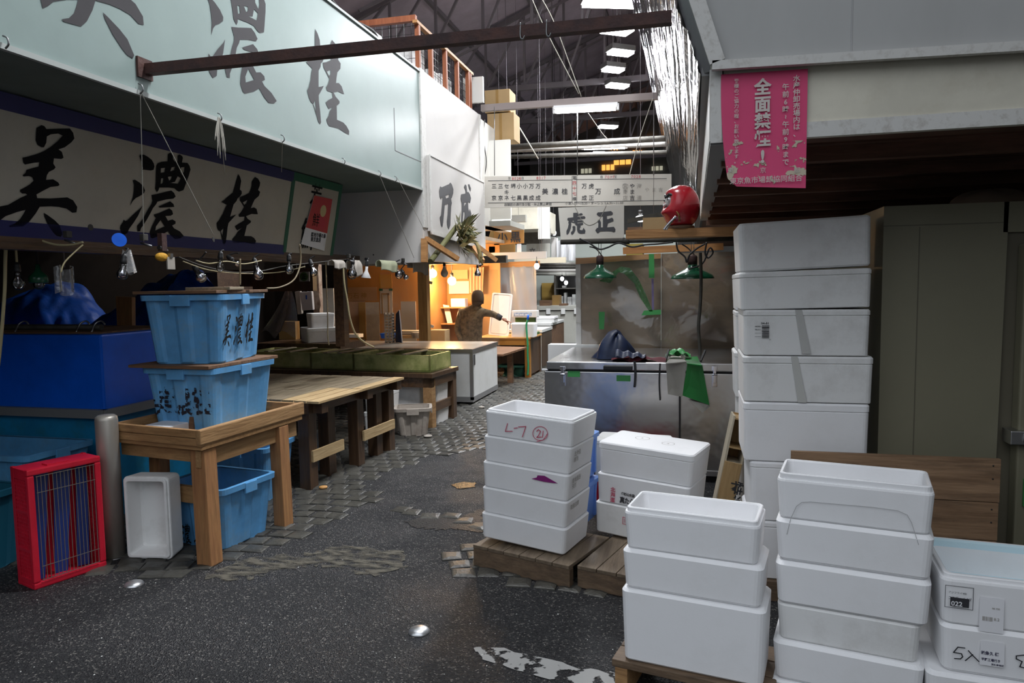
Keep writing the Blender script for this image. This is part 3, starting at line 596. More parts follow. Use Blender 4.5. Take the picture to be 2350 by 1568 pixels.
G = [[[(300,268),(330,295),(430,250),(490,225),(525,185),(560,230),(595,340),(590,430),(555,540),(535,530),(560,650),(545,720),(535,900),(525,1150),(490,1240),(460,1150),(450,1060),(470,900),(480,660),(400,690),(390,800),(365,1080),(345,1195),(320,1150),(290,960),(320,920),(340,720),(355,520),(330,520),(318,575),(290,500),(278,380)],[(412,480),(500,450),(490,520),(430,545)]],[[(770,450),(865,435),(870,370),(835,280),(860,225),(890,260),(905,400),(935,400),(970,460),(990,540),(970,645),(925,610),(930,760),(945,850),(965,775),(1000,900),(970,1000),(985,1130),(1025,1070),(1015,1340),(1000,1380),(970,1280),(935,1080),(885,1120),(885,1250),(870,1340),(840,1200),(850,1000),(850,840),(820,850),(800,1160),(760,1180),(740,1120),(770,1080),(785,800),(785,650),(760,560)],[(840,640),(890,625),(870,660),(835,720)]],[[(925,225),(950,220),(990,320),(980,390),(950,320)]]]
for ks in ((0,), (1, 2)):
    mb = MB()
    for st in (G[k] for k in ks): mb.poly([[on_bc(*q) for q in crop(lp, 980, 400, .10204)] for lp in st], lambda y, z: Vector((BCX + .004, y, z)))
    mb.build('character', 'sign_ink', t)
# storage cage of timber and wire mesh on top of that stall
t = thing('storage_cage', 'reddish timber cage with black wire mesh on top of the white stall', 'cage', (MX, 8, 3.8))
M['red_timber'] = wood('reddish_batten', (0.36, 0.12, 0.05), (0.24, 0.07, 0.03), 'Z')
zt0, zt1 = 4.27, 4.22
for y in (7.05, 7.42, 7.88, 8.30, 8.72, 8.80):
    MB().beam((MX - .03, y, 3.80), (MX - .03, y, 4.25), .045).build('post', 'red_timber', t)
MB().beam((MX - .03, 6.98, 4.26), (MX - .03, 8.9, 4.26), .05, .03).build('rail', 'pine_y', t)
MB().beam((MX - .03, 7.02, 4.30), (-3.9, 7.02, 4.30), .05, .06).build('rail', 'red_timber', t)
mb = MB()
for i in range(22): mb.beam((MX - .06, 7.08 + i * .08, 3.8), (MX - .06, 7.08 + i * .08, 4.25), .004)
for k in range(6): mb.beam((MX - .06, 7.05, 3.84 + k * .08), (MX - .06, 8.8, 3.84 + k * .08), .004)
for i in range(14): mb.beam((MX - .1 - i * .08, 7.05, 3.8), (MX - .1 - i * .08, 7.05, 4.27), .004)
for k in range(6): mb.beam((MX - .06, 7.05, 3.84 + k * .08), (-3.9, 7.05, 3.84 + k * .08), .004)
mb.build('wire_mesh', 'mesh_wire', t)
for i, (x0, y0, ww, hh) in enumerate(((-3.35, 7.15, .5, .36), (-3.3, 7.75, .45, .22), (-3.3, 8.2, .4, .3), (-3.85, 7.2, .42, .34))):
    q = MB().loft([rrect(ww, .42, .03, z, 3, x0 + ww / 2, y0 + .21) for z in (3.80, 3.80 + hh - .06)] + [rrect(ww * .96, .40, .03, 3.80 + hh - .055, 3, x0 + ww / 2, y0 + .21), rrect(ww, .42, .03, 3.80 + hh - .05, 3, x0 + ww / 2, y0 + .21), rrect(ww, .42, .03, 3.80 + hh, 3, x0 + ww / 2, y0 + .21)])
    solo('foam_box', q, 'eps_old', ('white foam box behind the cage mesh at its near end', 'low white foam box second along inside the timber cage', 'white foam box at the far end inside the timber cage', 'white foam box behind the mesh above the mint sign corner')[i], 'box', 'boxes in the rooftop cage')
solo('floodlight', MB().box(-2.95, -2.8, 6.2, 6.32, 3.80, 3.90).tube([(-2.85, 6.3, 3.86), (-2.9, 6.75, 3.90)], .012), 'steel_dark', 'small dark floodlight with pale bracket on top of the mint sign', 'light')
solo('power_cable', MB().tube([(MX - .06, 4.6, 3.80), (MX - .03, 5.0, 3.85), (MX - .05, 5.5, 3.80), (MX - .04, 6.0, 3.84), (MX - .1, 6.35, 3.80), (MX - .05, 6.8, 3.83)], .014), 'rubber', 'black cable lying along the top edge of the mint sign', 'cable')
solo('white_board', MB().box(-2.86, -2.60, 8.95, 9.0, 3.92, 4.24), 'white_clean', 'white square panel standing at the far end of the rooftop cage', 'board')
# second white stall wall and cartons on it
struct('wall_3', MB().box(-2.90, -2.72, 9.14, 10.8, 2.4, 3.78), 'white_clean')
struct('wall_4', MB().box(-2.86, -2.43, 9.62, 9.68, 2.50, 3.57), 'white_clean')
struct('trim_12', MB().box(-3.3, -2.42, 9.55, 10.4, 2.40, 2.47), 'counter_grey')
for i, (a, b, l) in enumerate((((1112, 208), (1170, 255), 'upper brown carton stacked above the far white wall'), ((1118, 262), (1180, 320), 'lower brown carton on the far white wall'))):
    p, q = PY(*a, 9.9), PY(*b, 9.9)
    t = thing('carton', l, 'box', (p.x, 9.9, q.z), 'cartons above the far white wall')
    MB().box(p.x, q.x, 9.9, 10.25, q.z, p.z).build('body', 'card', t, .004)
    MB().box((p.x + q.x) / 2 - .02, (p.x + q.x) / 2 + .02, 9.897, 10.0, q.z, p.z).build('tape', 'card_dark', t)

# ================================================================== LEFT STALL: interior, poles and bulbs
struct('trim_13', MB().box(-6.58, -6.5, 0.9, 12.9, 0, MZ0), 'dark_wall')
struct('trim_14', MB().beam((-3.45, 1.2, 1.87), (-3.45, 6.95, 1.87), .10, .10).beam((-3.45, 6.6, 1.0), (-3.45, 6.6, 1.87), .10), 'wet_wood_y')
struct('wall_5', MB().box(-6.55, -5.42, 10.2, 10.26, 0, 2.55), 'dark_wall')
LX = -2.92
def pole(name, a, b, r, m, label, group=None):
    t = thing(name, label, 'pole', a, group)
    a, b = Vector(a), Vector(b); mb = MB(); d = (b - a)
    n = max(2, int(d.length / .35)); pts = []; rr = []
    for i in range(n + 1):
        for e, k in ((-.006, 1.0), (0, 1.10 if 'bamboo' in name else 1.0), (.006, 1.0)):
            f = min(1, max(0, i / n + e)); pts.append(a + d * f); rr.append(r * k)
    mb.tube(pts, rr, 10); mb.build('shaft', m, t)
    mb = MB(); mb.tube([b - d.normalized() * .002, b + d.normalized() * .001], r * .8, 10).build('end_hole', 'black', t)
    return t
e = PY(208, 522, 3.2)
pole('bamboo_pole', (-4.6, 3.2, 1.93), (e.x, 3.2, e.z), .022, 'bamboo', 'pale bamboo pole sticking out crosswise under the first brush character')
e = PX(490, 550, -3.0)
pole('bamboo_pole', (-4.4, e.y - .25, 1.80), (-3.0, e.y, e.z), .020, 'bamboo', 'shorter grey bamboo pole ending below the third brush character')
pole('lamp_pole', (LX, 1.6, 1.775), (LX, 9.75, 1.875), .026, 'pipe', 'long grimy pole carrying the row of bulbs along the stall front')
e = PX(857, 585, LX - .02)
pole('thin_rod', (LX - .02, 3.9, 1.835), (LX - .02, e.y, e.z), .009, 'pipe_dark', 'thin dark rod above the bulbs ending beside the green framed board')
e = PX(962, 594, LX - .02)
pole('thin_rod', (LX - .02, 5.3, 1.845), (LX - .02, e.y, e.z), .010, 'pipe_dark', 'thin dark rod above the rags reaching towards the brown post')
pole('lamp_pole', (LX - .1, 1.6, 1.84), (LX - .1, 6.3, 1.86), .018, 'pipe_dark', 'second darker pole lashed behind the long lamp pole')

def bulb_parts(t, c, ax, r, kind, L=.13):
    """socket, glass and filament of a bulb whose glass centre is c, cap pointing along ax"""
    ax = Vector(ax).normalized(); c = Vector(c); h = r * 2.1
    MB().lathe([(.0, 0), (.015, 0), (.017, .008), (.017, .024), (.015, .027), (.016, .036), (.012, .046), (.006, .055), (0, .056)], c + ax * (h - .004), 14, ax).build('socket', 'black' if kind != 'pale' else 'white_enamel', t)
    prof = [(0.0, -r), (r * .45, -r * .90), (r * .80, -r * .6), (r, -.05 * r), (r * .95, r * .35), (r * .72, r * .85), (r * .47, r * 1.3), (.014, h - .012), (.013, h)]
    if kind == 'cone':
        MB().lathe([(0, -r * .5), (r * 1.05, -r * .55), (r * 1.08, -r * .5), (r * .35, r * .9), (r * .3, r * 1.3), (.013, h)], c, 18, ax).build('reflector', 'white_enamel', t)
        return
    if kind == 'mirror':
        MB().lathe([(0.0, -r * .55), (r * .85, -r * .5), (r, -.05 * r), (r * .95, r * .35), (r * .62, r * .95), (r * .42, r * 1.4), (.013, h)], c, 18, ax).build('glass', 'chrome', t); return
    if kind == 'frost':
        MB().lathe(prof, c, 18, ax).build('glass', 'frost', t); return
    MB().lathe(prof, c, 18, ax).build('glass', 'glass', t)
    MB().lathe([(0, r * .1), (.004, r * .1), (.005, h * .8), (0, h * .8)], c, 8, ax).tube([c + ax * r * .1 + Vector((dx, 0, .002)) for dx in (-.012, 0, .012)], .0012, 5).build('filament', 'chrome', t)
BULBS = [  # px, py, radius, kind, cap direction, cord start, label
    (42, 652, .033, 'clear', (0, 0, 1), 'long', 'large clear bulb hanging low on a pale cord from the bamboo pole'),
    (281, 630, .028, 'half', (.1, .1, 1), 'short', 'clear bulb hanging below a knotted plastic bag on the lamp pole'),
    (462, 637, .032, 'half', (-.8, .35, .75), 'short', 'bulb tilted to the right just above the blue lidded tub'),
    (505, 615, .026, 'clear', (.1, 0, 1), 'short', 'upright clear bulb just right of the tilted one above the tub'),
    (545, 606, .022, 'half', (-.7, 0, .5), 'short', 'small bulb half hidden under wires above the blue tub'),
    (593, 632, .036, 'half', (-.25, 0, 1), 'short', 'bright mirrored bulb above the right end of the tub lid'),
    (664, 620, .033, 'half', (0, 0, 1), 'short', 'mirrored bulb in front of the dark stall opening left of the green disc'),
    (720, 626, .030, 'half', (-.3, 0, 1), 'short', 'mirrored bulb just above the green disc on the beam'),
    (808, 630, .044, 'half', (.1, 0, 1), 'short', 'largest mirrored bulb with a black socket left of the white cone shade'),
    (840, 632, .042, 'cone', (.12, 0, 1), 'short', 'white conical reflector lamp pointing down from the lamp pole'),
    (916, 631, .042, 'half', (-.35, .1, 1), 'short', 'mirrored bulb on a black socket left of the draped grey rag'),
    (932, 637, .028, 'mirror', (-.7, .2, 1), 'short', 'small crooked bulb beside the rag on the brown post'),
    (1020, 628, .045, 'frost', (0, 0, 1), 'short', 'unlit bulb between the two glowing bulbs of the orange stall'),
    (1096, 630, .046, 'mirror', (0, 0, 1), 'short', 'dark reflector bulb hanging at the right end of the lamp pole'),
]
for i, (px, py, r, kind, ax, cord, lab) in enumerate(BULBS):
    x = LX + (.03 if i % 2 else .0)
    c = PX(px, py, -3.32) if i == 0 else PX(px, py, x)
    if i == 0: c = PY(px, py, 3.17)
    t = thing('light_bulb', lab, 'light bulb', c, 'bulbs on the lamp poles')
    bulb_parts(t, c, ax, r, 'clear' if kind == 'half' else kind)
    if kind == 'half':
        MB().lathe([(0.0, -r * .55), (r * .8, -r * .2), (r * .9, r * .3), (r * .6, r * .85)], c, 16, Vector(ax), cap=False).build('mirror', 'chrome', t)
    top = c + Vector(ax).normalized() * (r * 2.1 + .05)
    if cord == 'long':
        MB().tube([top, (top.x, top.y, 1.955)], .006, 8).build('cord', 'cream_wire', t)
    else:
        up = Vector((x, top.y + .02, 1.80 + (top.y - 1.6) * .0123))
        MB().tube([top, top.lerp(up, .5) + Vector((.01, .01, .01)), up], .005, 6).build('cord', 'rubber', t)
# flexes strung along the poles
a = PY(42, 524, 3.2); b = PX(185, 562, LX)
solo('flex_cord', MB().tube([PY(x, y, 3.15) for x, y in ((48, 522), (60, 535), (95, 552), (130, 562), (165, 562), (190, 556))], .006), 'cream_wire', 'cream flex looping from the bamboo pole to the lamp pole', 'cord')
solo('flex_cord', MB().tube([PY(x, y, 3.12) for x, y in ((18, 524), (14, 560), (12, 600), (11, 660), (7, 720), (2, 780), (-4, 840))], .009), 'cream_wire', 'thick cream cord hanging down at the left edge beside the big bulb', 'cord')
def wire(pts, x, r, m, lab): solo('wire', MB().tube([PX(px, py, x) for px, py in pts], r, 6), m, lab, 'wire', 'wires along the lamp pole')
wire([(410, 590), (470, 612), (540, 625), (600, 622), (660, 610), (770, 598), (800, 595)], LX - .03, .004, 'pipe_dark', 'drooping dark wire behind the bulbs above the blue tub')
wire([(420, 600), (480, 620), (560, 628), (640, 625), (700, 612)], LX - .05, .0035, 'cream_wire', 'lower pale wire sagging behind the bulbs')
wire([(688, 560), (690, 600), (682, 630), (668, 648), (640, 660), (612, 662)], LX + .02, .006, 'bamboo', 'tan cord looping from the narrow sign down to the right of the tub')
wire([(747, 600), (749, 650), (751, 700), (752, 740), (752, 770), (755, 792)], LX - .3, .006, 'bamboo', 'straight tan cord hanging down to the white foam boxes')
wire([(787, 598), (790, 650), (797, 690), (803, 730), (815, 765), (835, 785), (858, 797)], LX, .008, 'cream_wire', 'cream hose hanging in a curve onto the mossy trough')
wire([(450, 598), (480, 605), (520, 600), (560, 606), (600, 598)], LX + .02, .004, 'cream_wire', 'wavy pale wire tied close along the lamp pole')
wire([(190, 562), (150, 600), (140, 625)], LX - .2, .004, 'cream_wire', 'short wire dropping to the dim plastic packet at left')
for i, (pts, lab) in enumerate((([(322, 210), (325, 420), (330, 555)], 'vertical string from the mint sign edge to the lamp pole at left'),
        ([(325, 215), (420, 400), (490, 540)], 'slanting string from the same hook to the bamboo pole end'),
        ([(505, 280), (512, 380), (516, 400)], 'frayed twine end hanging under the knotted hook'),
        ([(648, 325), (646, 395)], 'short string in front of the navy band'),
        ([(912, 408), (975, 530)], 'wire running from the mint sign corner to the tall white signboard'),
        ([(870, 400), (920, 500), (950, 592)], 'slanting wire from the mint sign edge to the rods'))):
    a, b = PX(*pts[0], MX + .02), PX(*pts[-1], MX - .1 if i != 4 else MX + .06)
    solo('string', MB().tube([a, a.lerp(b, .5), b], .0022, 5), 'string', lab, 'string', 'strings under the mint sign')
mb = MB(); q = PX(503, 280, MX + .03)
for i in range(16):
    dx, dz = random.uniform(-.05, .05), random.uniform(-.22, -.04)
    mb.tube([q + Vector((0, 0, .03)), q + Vector((0, dx * .6, -.03)), q + Vector((0, dx, dz))], .0025, 4)
solo('twine', mb, 'string', 'frayed knot of pale twine tied to the mint sign edge', 'twine')
# odds and ends on the pole
def rag(px0, px1, py0, py1, x, m, lab):
    a, b = PX(px0, py0, x), PX(px1, py0, x); h = a.z - PX(px0, py1, x).z; ph = random.random() * 6
    mb = MB()
    mb.grid(lambda u, v: Vector((x + .035 * math.sin(min(v * 2, 1) * PI / 2) + .012 * math.sin(u * 9 + ph) * v, a.y + (b.y - a.y) * u * (1 - .08 * v), a.z + .01 - h * max(0, v - .12) * (1 + .12 * math.sin(u * 5 + ph)))), 14, 10)
    mb.grid(lambda u, v: Vector((x - .03 * math.sin(min(v * 2, 1) * PI / 2), a.y + (b.y - a.y) * u, a.z + .011 - h * .6 * max(0, v - .12))), 6, 6)
    o = solo('rag', mb, m, lab, 'cloth', 'rags over the lamp pole'); s = o.modifiers.new('s', 'SOLIDIFY'); s.thickness = .004
rag(759, 783, 600, 622, LX + .01, 'rag', 'small pale rag over the pole left of the largest bulb')
rag(868, 905, 600, 628, LX + .01, 'rag_green', 'pale green rag over the pole beside the white cone shade')
rag(940, 978, 598, 634, LX + .03, 'rag', 'grey rag draped over the pole above the brown post')
rag(800, 822, 600, 640, LX - .04, 'rag', 'narrow white cloth hanging behind the largest bulb')
q = PX(292, 600, LX)
mb = MB(); mb.grid(lambda u, v: q + Vector(((.018 + .02 * v) * math.cos(u * 2 * PI), (.016 + .028 * v) * math.sin(u * 2 * PI) + .006 * math.sin(u * 20), .055 - .12 * v + .008 * math.sin(u * 14))), 22, 7)
solo('plastic_bag', mb, 'bag', 'clear plastic bag knotted on the lamp pole above a bulb', 'bag')
q = PX(371, 590, LX); solo('yellow_rag', MB().ball(q, .036, 14, 9, (.7, 1.25, .7)), pm('yellow_cloth', (0.55, 0.28, 0.02), .8, bump=.8, bs=30), 'crumpled yellow cloth tied to the lamp pole', 'cloth')
q = PY(135, 552, 2.9); q = PX(134, 552, -3.30); solo('blue_disc', MB().lathe([(0, 0), (.036, 0), (.036, .006), (0, .0065)], PX(273, 551, LX + .04), 20, (1, -.6, .2), smooth=False), 'tank', 'small round blue disc hanging on the lamp pole under the second character', 'disc')
q = PX(392, 598, LX + .02); t = thing('price_clip', 'small pale card clip hanging on the lamp pole beside the yellow cloth', 'clip', q)
MB().box(q.x - .005, q.x + .003, q.y - .03, q.y + .03, q.z - .05, q.z + .02).build('card', 'rag', t); MB().box(q.x - .01, q.x + .008, q.y - .012, q.y + .012, q.z + .015, q.z + .04).build('clip', 'steel_dark', t)
q = PX(372, 548, LX - .02); t = thing('junction_box', 'rusty bracket with dark socket box where two poles cross', 'bracket', q)
MB().box(q.x - .015, q.x + .015, q.y - .02, q.y + .02, q.z - .07, q.z + .03).build('bracket', 'rust', t); MB().tube([q + Vector((0, -.03, -.05)), q + Vector((0, .03, -.07))], .013).build('socket', 'black', t)
for px, py, lab in ((330, 545, 'small clamp lamp head clipped left of the crossing poles'), (800, 588, 'dark clamp joining the thin rods near the green frame'), (925, 597, 'dark clamp on the thin rod above the rags'), (155, 538, 'metal clamp under the bamboo pole end')):
    q = PX(px, py, LX) if px != 155 else PY(px, py, 3.2)
    t = thing('clamp', lab, 'clamp', q, 'clamps on the poles')
    MB().box(q.x - .014, q.x + .014, q.y - .018, q.y + .018, q.z - .018, q.z + .018).build('jaw', 'pipe_dark', t, .004)
    MB().tube([q + Vector((-.02, 0, -.03)), q + Vector((.05, .0, -.05))], .006).build('screw', 'steel_dark', t)
q = PX(88, 634, -3.75); t = thing('work_lamp', 'dim green lamp head in the dark behind the big clear bulb', 'lamp', q)
MB().lathe([(.012, .07), (.02, .03), (.05, 0), (.052, -.035), (.046, -.04)], q, 16).build('shade', 'enamel', t); MB().ball(q + Vector((0, 0, -.05)), .03).build('bulb', 'glass', t); MB().tube([q + Vector((0, 0, .07)), (q.x, q.y, MZ0)], .006).build('cord', 'rubber', t)
q = PX(150, 640, -3.7); mb = MB(); mb.grid(lambda u, v: q + Vector((.03 * math.sin(u * 12), -.08 + .16 * u, .07 - .16 * v + .015 * math.sin(u * 9))), 12, 6)
hang(solo('plastic_packet', mb, 'bag', 'dim plastic packet hanging in the dark above the blue tarpaulin', 'bag'), q + Vector((0, 0, .07)), MZ0)
# blue tarpaulin heaps in the dark
def heap(name, fn, nu, nv, m, lab, cat):
    mb = MB(); mb.grid(fn, nu, nv); o = solo(name, mb, m, lab, cat); return o
from mathutils import noise as nz
def tarpf(u, v):
    x = -6.45 + 1.9 * u; y = 5.25 + 1.5 * v
    top = .72 + .88 * (math.sin(PI * min(1, v * 1.15 + .12)) ** .55) * (.82 + .18 * math.sin(u * 7 + 1) + .22 * max(0, u - .5) * 2)
    return Vector((x, y + .12 * math.sin(u * 9), max(.64, top + .16 * nz.noise((u * 3.1, v * 2.3, 0)) + .10 * abs(nz.noise((u * 8.0, v * 6.0, 3))) + .03 * nz.noise((u * 22, v * 18, 5))) if 0 < v else .64))
heap('tarpaulin', tarpf, 90, 44, 'tarp', 'crumpled blue tarpaulin heaped over goods behind the dark blue tank', 'tarpaulin')
solo('low_bench', MB().box(-6.4, -4.6, 5.3, 6.7, 0, .62), 'dark_wall', 'dark low bench under the blue tarpaulin heap', 'bench')
q0, q1 = PY(265, 748, 4.9), PY(300, 680, 4.9)
solo('wooden_stake', MB().hexa([(q0.x, 4.9, .5), (q0.x + .11, 4.9, .5), (q0.x + .11, 4.94, .5), (q0.x, 4.94, .5)], [(q0.x + .02, 4.9, q1.z), (q1.x + .01, 4.9, q1.z - .01), (q1.x + .01, 4.94, q1.z - .01), (q0.x + .02, 4.94, q1.z)]), 'pine_z', 'brown wooden post standing in front of the blue tarpaulin', 'post')
mb = MB(); q = PX(340, 610, -5.2); mb.box(-5.7, -5.0, 6.95, 7.4, 0, 1.62).box(-5.6, -5.1, 6.9, 7.3, 1.62, 1.78)
solo('crate_stack', mb, 'lid_wood', 'dim stack of brown cartons in the dark above the tarpaulin', 'cartons')

# ---------------------------------------------------------------- fish tank and tubs at the left edge
TZ0, TZ1 = .78, 1.30
TY = 4.0; TX = -3.89
t = thing('fish_tank', 'big fish tank lined in royal blue on a turquoise base', 'tank', (-4.6, 4.5, 0))
MB().hexa([(-6.2, TY, TZ0), (TX, TY, TZ0), (TX, 5.0, TZ0), (-6.2, 5.0, TZ0)], [(-6.2, TY, TZ1), (TX, TY, TZ1), (TX, 5.0, TZ1), (-6.2, 5.0, TZ1)]).build('liner', 'tank', t, .012)
MB().box(-6.2, TX - .02, TY + .02, 4.98, 0, TZ0 - .05).build('base', 'turq', t)
MB().beam((-6.2, TY - .015, TZ0 - .02), (TX + .02, TY - .015, TZ0 - .02), .05, .06).beam((TX + .012, TY - .03, TZ0 - .02), (TX + .012, 5.0, TZ0 - .02), .05, .06).build('rail', 'grey_trim', t)
MB().box(-6.2, TX - .1, TY + .1, 4.9, TZ1 - .005, TZ1 + .012).build('cover_board', 'lid_wood', t)
MB().tube([(-6.2, 4.15, TZ1 + .045), (-4.05, 4.18, TZ1 + .04)], .022).build('roller_bar', 'pipe_dark', t)
for x in (-4.72, -4.18, -4.05):
    MB().tube([(x - .03, 4.12, TZ1 + .01), (x - .035, 4.16, TZ1 + .065), (x, 4.18, TZ1 + .085), (x + .03, 4.18, TZ1 + .06)], .006, 8).build('hook', 'steel', t)
def tub(name, w, d, h, wall, taper, m, ribs=0, rim=.018, rimh=.03, lip=True):
    """open tapered tub centred on the origin: returns (body mesh builder, rim mesh builder)"""
    def outline(W, D, z, rd=.035, groove=0.0):
        base = rrect(W, D, rd, z, 3); out = []
        n = len(base)
        for i in range(n):
            p, q = base[i], base[(i + 1) % n]; out.append(p)
            if (q - p).length > .15 and ribs:
                nrm = Vector(((q - p).y, -(q - p).x, 0)).normalized()
                for k in range(ribs):
                    for f, g in ((.08, 0), (.14, 1), (.36, 1), (.42, 0)) if k == 0 else ((.58, 0), (.64, 1), (.86, 1), (.92, 0)):
                        out.append(p.lerp(q, f) - nrm * groove * g)
        return out
    b = MB(); g = .010
    b.loft([outline(w - 2 * taper - .02, d - 2 * taper - .02, 0, .03, 0), outline(w - 2 * taper, d - 2 * taper, .012, .035, g), outline(w, d, h - rimh, .04, g), outline(w, d, h, .04, 0),
            outline(w - 2 * wall, d - 2 * wall, h, .03, 0), outline(w - 2 * taper - 2 * wall, d - 2 * taper - 2 * wall, .02, .025, 0)], True, True)
    r = MB(); r.loft([rrect(w, d, .04, h - rimh, 4), rrect(w + 2 * rim, d + 2 * rim, .045, h - rimh, 4), rrect(w + 2 * rim + .004, d + 2 * rim + .004, .045, h + .004, 4), rrect(w - 2 * wall + .004, d - 2 * wall + .004, .03, h + .004, 4)], False, False)
    return b, r
def tote(label, loc, rz, w=.56, d=.40, h=.34, m='tote', group='light blue tubs'):
    t = thing('plastic_tub', label, 'tub', (0, 0, 0), group)
    b, r = tub('', w, d, h, .010, .035, m, 2)
    b.build('body', m, t); r.build('rim', m, t)
    for sx, sy, ln, ax in ((0, -1, .13, 'x'), (0, 1, .13, 'x'), (1, 0, .10, 'y'), (-1, 0, .10, 'y')):
        cx, cy = sx * (w / 2 + .016), sy * (d / 2 + .016); q = MB()
        if ax == 'x': q.box(cx - ln / 2, cx + ln / 2, cy - .008, cy + .008, h - .065, h + .002)
        else: q.box(cx - .008, cx + .008, cy - ln / 2, cy + ln / 2, h - .065, h + .002)
        q.build('handle', m, t, .004)
    t.location = loc; t.rotation_euler = (0, 0, rz); t['w'] = w; return t
tote('pale blue tub behind the red crate beside the turquoise tank base', (-4.40, 3.64, .302), R(0), 1.0, .48, .30, 'tub', 'tubs by the tank')
solo('fish_bin', MB().box(-4.85, -3.92, 3.42, 3.88, 0, .30), 'greengrey', 'dark blue-green bin under the pale blue tub', 'bin')
tote('dark blue-green fish bin standing on the ground left of the red crate', (-4.30, 3.12, 0), R(-2), .9, .44, .46, 'greengrey', 'tubs by the tank')

# steel bollard
q = PZ(245, 1286); t = thing('bollard', 'round stainless steel bollard beside the red crate', 'bollard', (q.x, q.y + .05, 0))
bx, by = q.x, q.y + .06
by += .0; bh = .865
MB().lathe([(.062, 0), (.062, bh - .03), (.058, bh - .012), (.045, bh - .002), (.0, bh)], (bx, by, 0), 28).build('post', pm('satin_bollard_steel', (0.46, 0.43, 0.38), .42, .55, dirt=((0.22, 0.19, 0.12), .6, 4), stretch=(1, 1, .4)), t)
MB().lathe([(.075, 0), (.075, .006), (.062, .008)], (bx, by, 0), 24).build('foot_ring', 'steel_dark', t)

# red crate on its side, wire grid over its open face
RA, RB = PZ(80, 1356), PZ(246, 1300); ru = (RB - RA).normalized(); rn = Vector((ru.y, -ru.x, 0)); rw = (RB - RA).length; rh = .655; rd_ = .185
t = thing('fish_crate', 'red slatted plastic crate standing on its side with a wire grid', 'crate', (RA.x, RA.y, 0))
def rc(u, v, k): return RA + ru * u + Vector((0, 0, v)) - rn * k + rn * 0
def bar(mb, u0, u1, v0, v1, k0, k1):
    return mb.hexa([rc(u0, v0, k0), rc(u1, v0, k0), rc(u1, v0, k1), rc(u0, v0, k1)], [rc(u0, v1, k0), rc(u1, v1, k0), rc(u1, v1, k1), rc(u0, v1, k1)])
fr = MB(); f_ = .035
for a in ((0, rw, 0, f_), (0, rw, rh - f_, rh), (0, f_, f_, rh - f_), (rw - f_, rw, f_, rh - f_)): bar(fr, *a, 0, .03)
fr.build('rim', 'red', t, .008)
bk = MB(); bar(bk, .01, rw - .01, .01, rh - .01, rd_ - .008, rd_); bk.build('base', 'red', t)
for nm, (u0, u1, v0, v1), vert in (('side_wall', (0.004, .014, 0, 0), True), ('side_wall', (rw - .014, rw - .004, 0, 0), True), ('end_wall', (0, 0, .004, .014), False), ('end_wall', (0, 0, rh - .014, rh - .004), False)):
    q = MB()
    if vert:
        for k in range(12): bar(q, u0, u1, .03, rh - .03, .03 + k * .0125, .034 + k * .0125)
        for k in range(29): bar(q, u0 + .001, u1 - .001, .03 + k * .0205, .036 + k * .0205, .03, rd_)
        for v in (0.0, .20, .41, rh - .06): bar(q, u0 - .002, u1 + .002, v, v + (.05 if v in (0.0, rh - .06) else .014), .028, rd_)
        bar(q, u0 - .003, u1 + .003, .0, rh, rd_ - .03, rd_)
    else:
        bar(q, .0, rw, v0, v1, .03, rd_)
        bar(q, rw * .3, rw * .6, v0 - .004, v1 + .008, .03, .09)
    q.build(nm, 'red', t)
q = MB()
for k in range(16):
    u = .045 + k * (rw - .09) / 15; q.beam(rc(u, .045, -.004), rc(u, rh - .04, -.004), .0028)
for v in (.045, .12, rh - .13, rh - .042): q.beam(rc(.04, v, -.006), rc(rw - .04, v, -.006), .003)
q.build('wire_grid', 'wire', t)
q = MB()
for k in range(3):
    u0 = .03 + k * .12
    q.hexa([rc(u0, .02, .10), rc(u0 + .06, .02, .08), rc(u0 + .06, .02, .083), rc(u0, .02, .103)], [rc(u0 + .05, rh - .03, .15), rc(min(rw - .02, u0 + .13), rh - .03, .12), rc(min(rw - .02, u0 + .13), rh - .03, .123), rc(u0 + .05, rh - .03, .153)])
solo('plastic_sheet', q, pm('navy_sheet', (0.006, 0.03, 0.20), .5), 'folded royal blue sheets stuffed inside the red crate', 'sheet')

# foam boxes --------------------------------------------------------
def foam_loops(w, d, h, wall, taper, rim, open_, flr=.03, r=.028, edge=.007):
    L = [rrect(w - 2 * taper - 2 * edge, d - 2 * taper - 2 * edge, r * .6, 0), rrect(w - 2 * taper, d - 2 * taper, r, edge)]
    if open_:
        L += [rrect(w, d, r, h - rim - edge), rrect(w - .004, d - .004, r, h - rim), rrect(w - wall * .8, d - wall * .8, r * .8, h - rim), rrect(w - wall * .8, d - wall * .8, r * .8, h - .003), rrect(w - wall * .8 - .006, d - wall * .8 - .006, r * .8, h),
              rrect(w - 2 * wall + .006, d - 2 * wall + .006, r * .7, h), rrect(w - 2 * wall, d - 2 * wall, r * .7, h - .006), rrect(w - 2 * wall - 2 * taper - .01, d - 2 * wall - 2 * taper - .01, r * .7, flr + .012), rrect(w - 2 * wall - 2 * taper - .03, d - 2 * wall - 2 * taper - .03, r * .6, flr)]
    else:
        L += [rrect(w, d, r, h - edge), rrect(w - 2 * edge, d - 2 * edge, r * .8, h)]
    return L
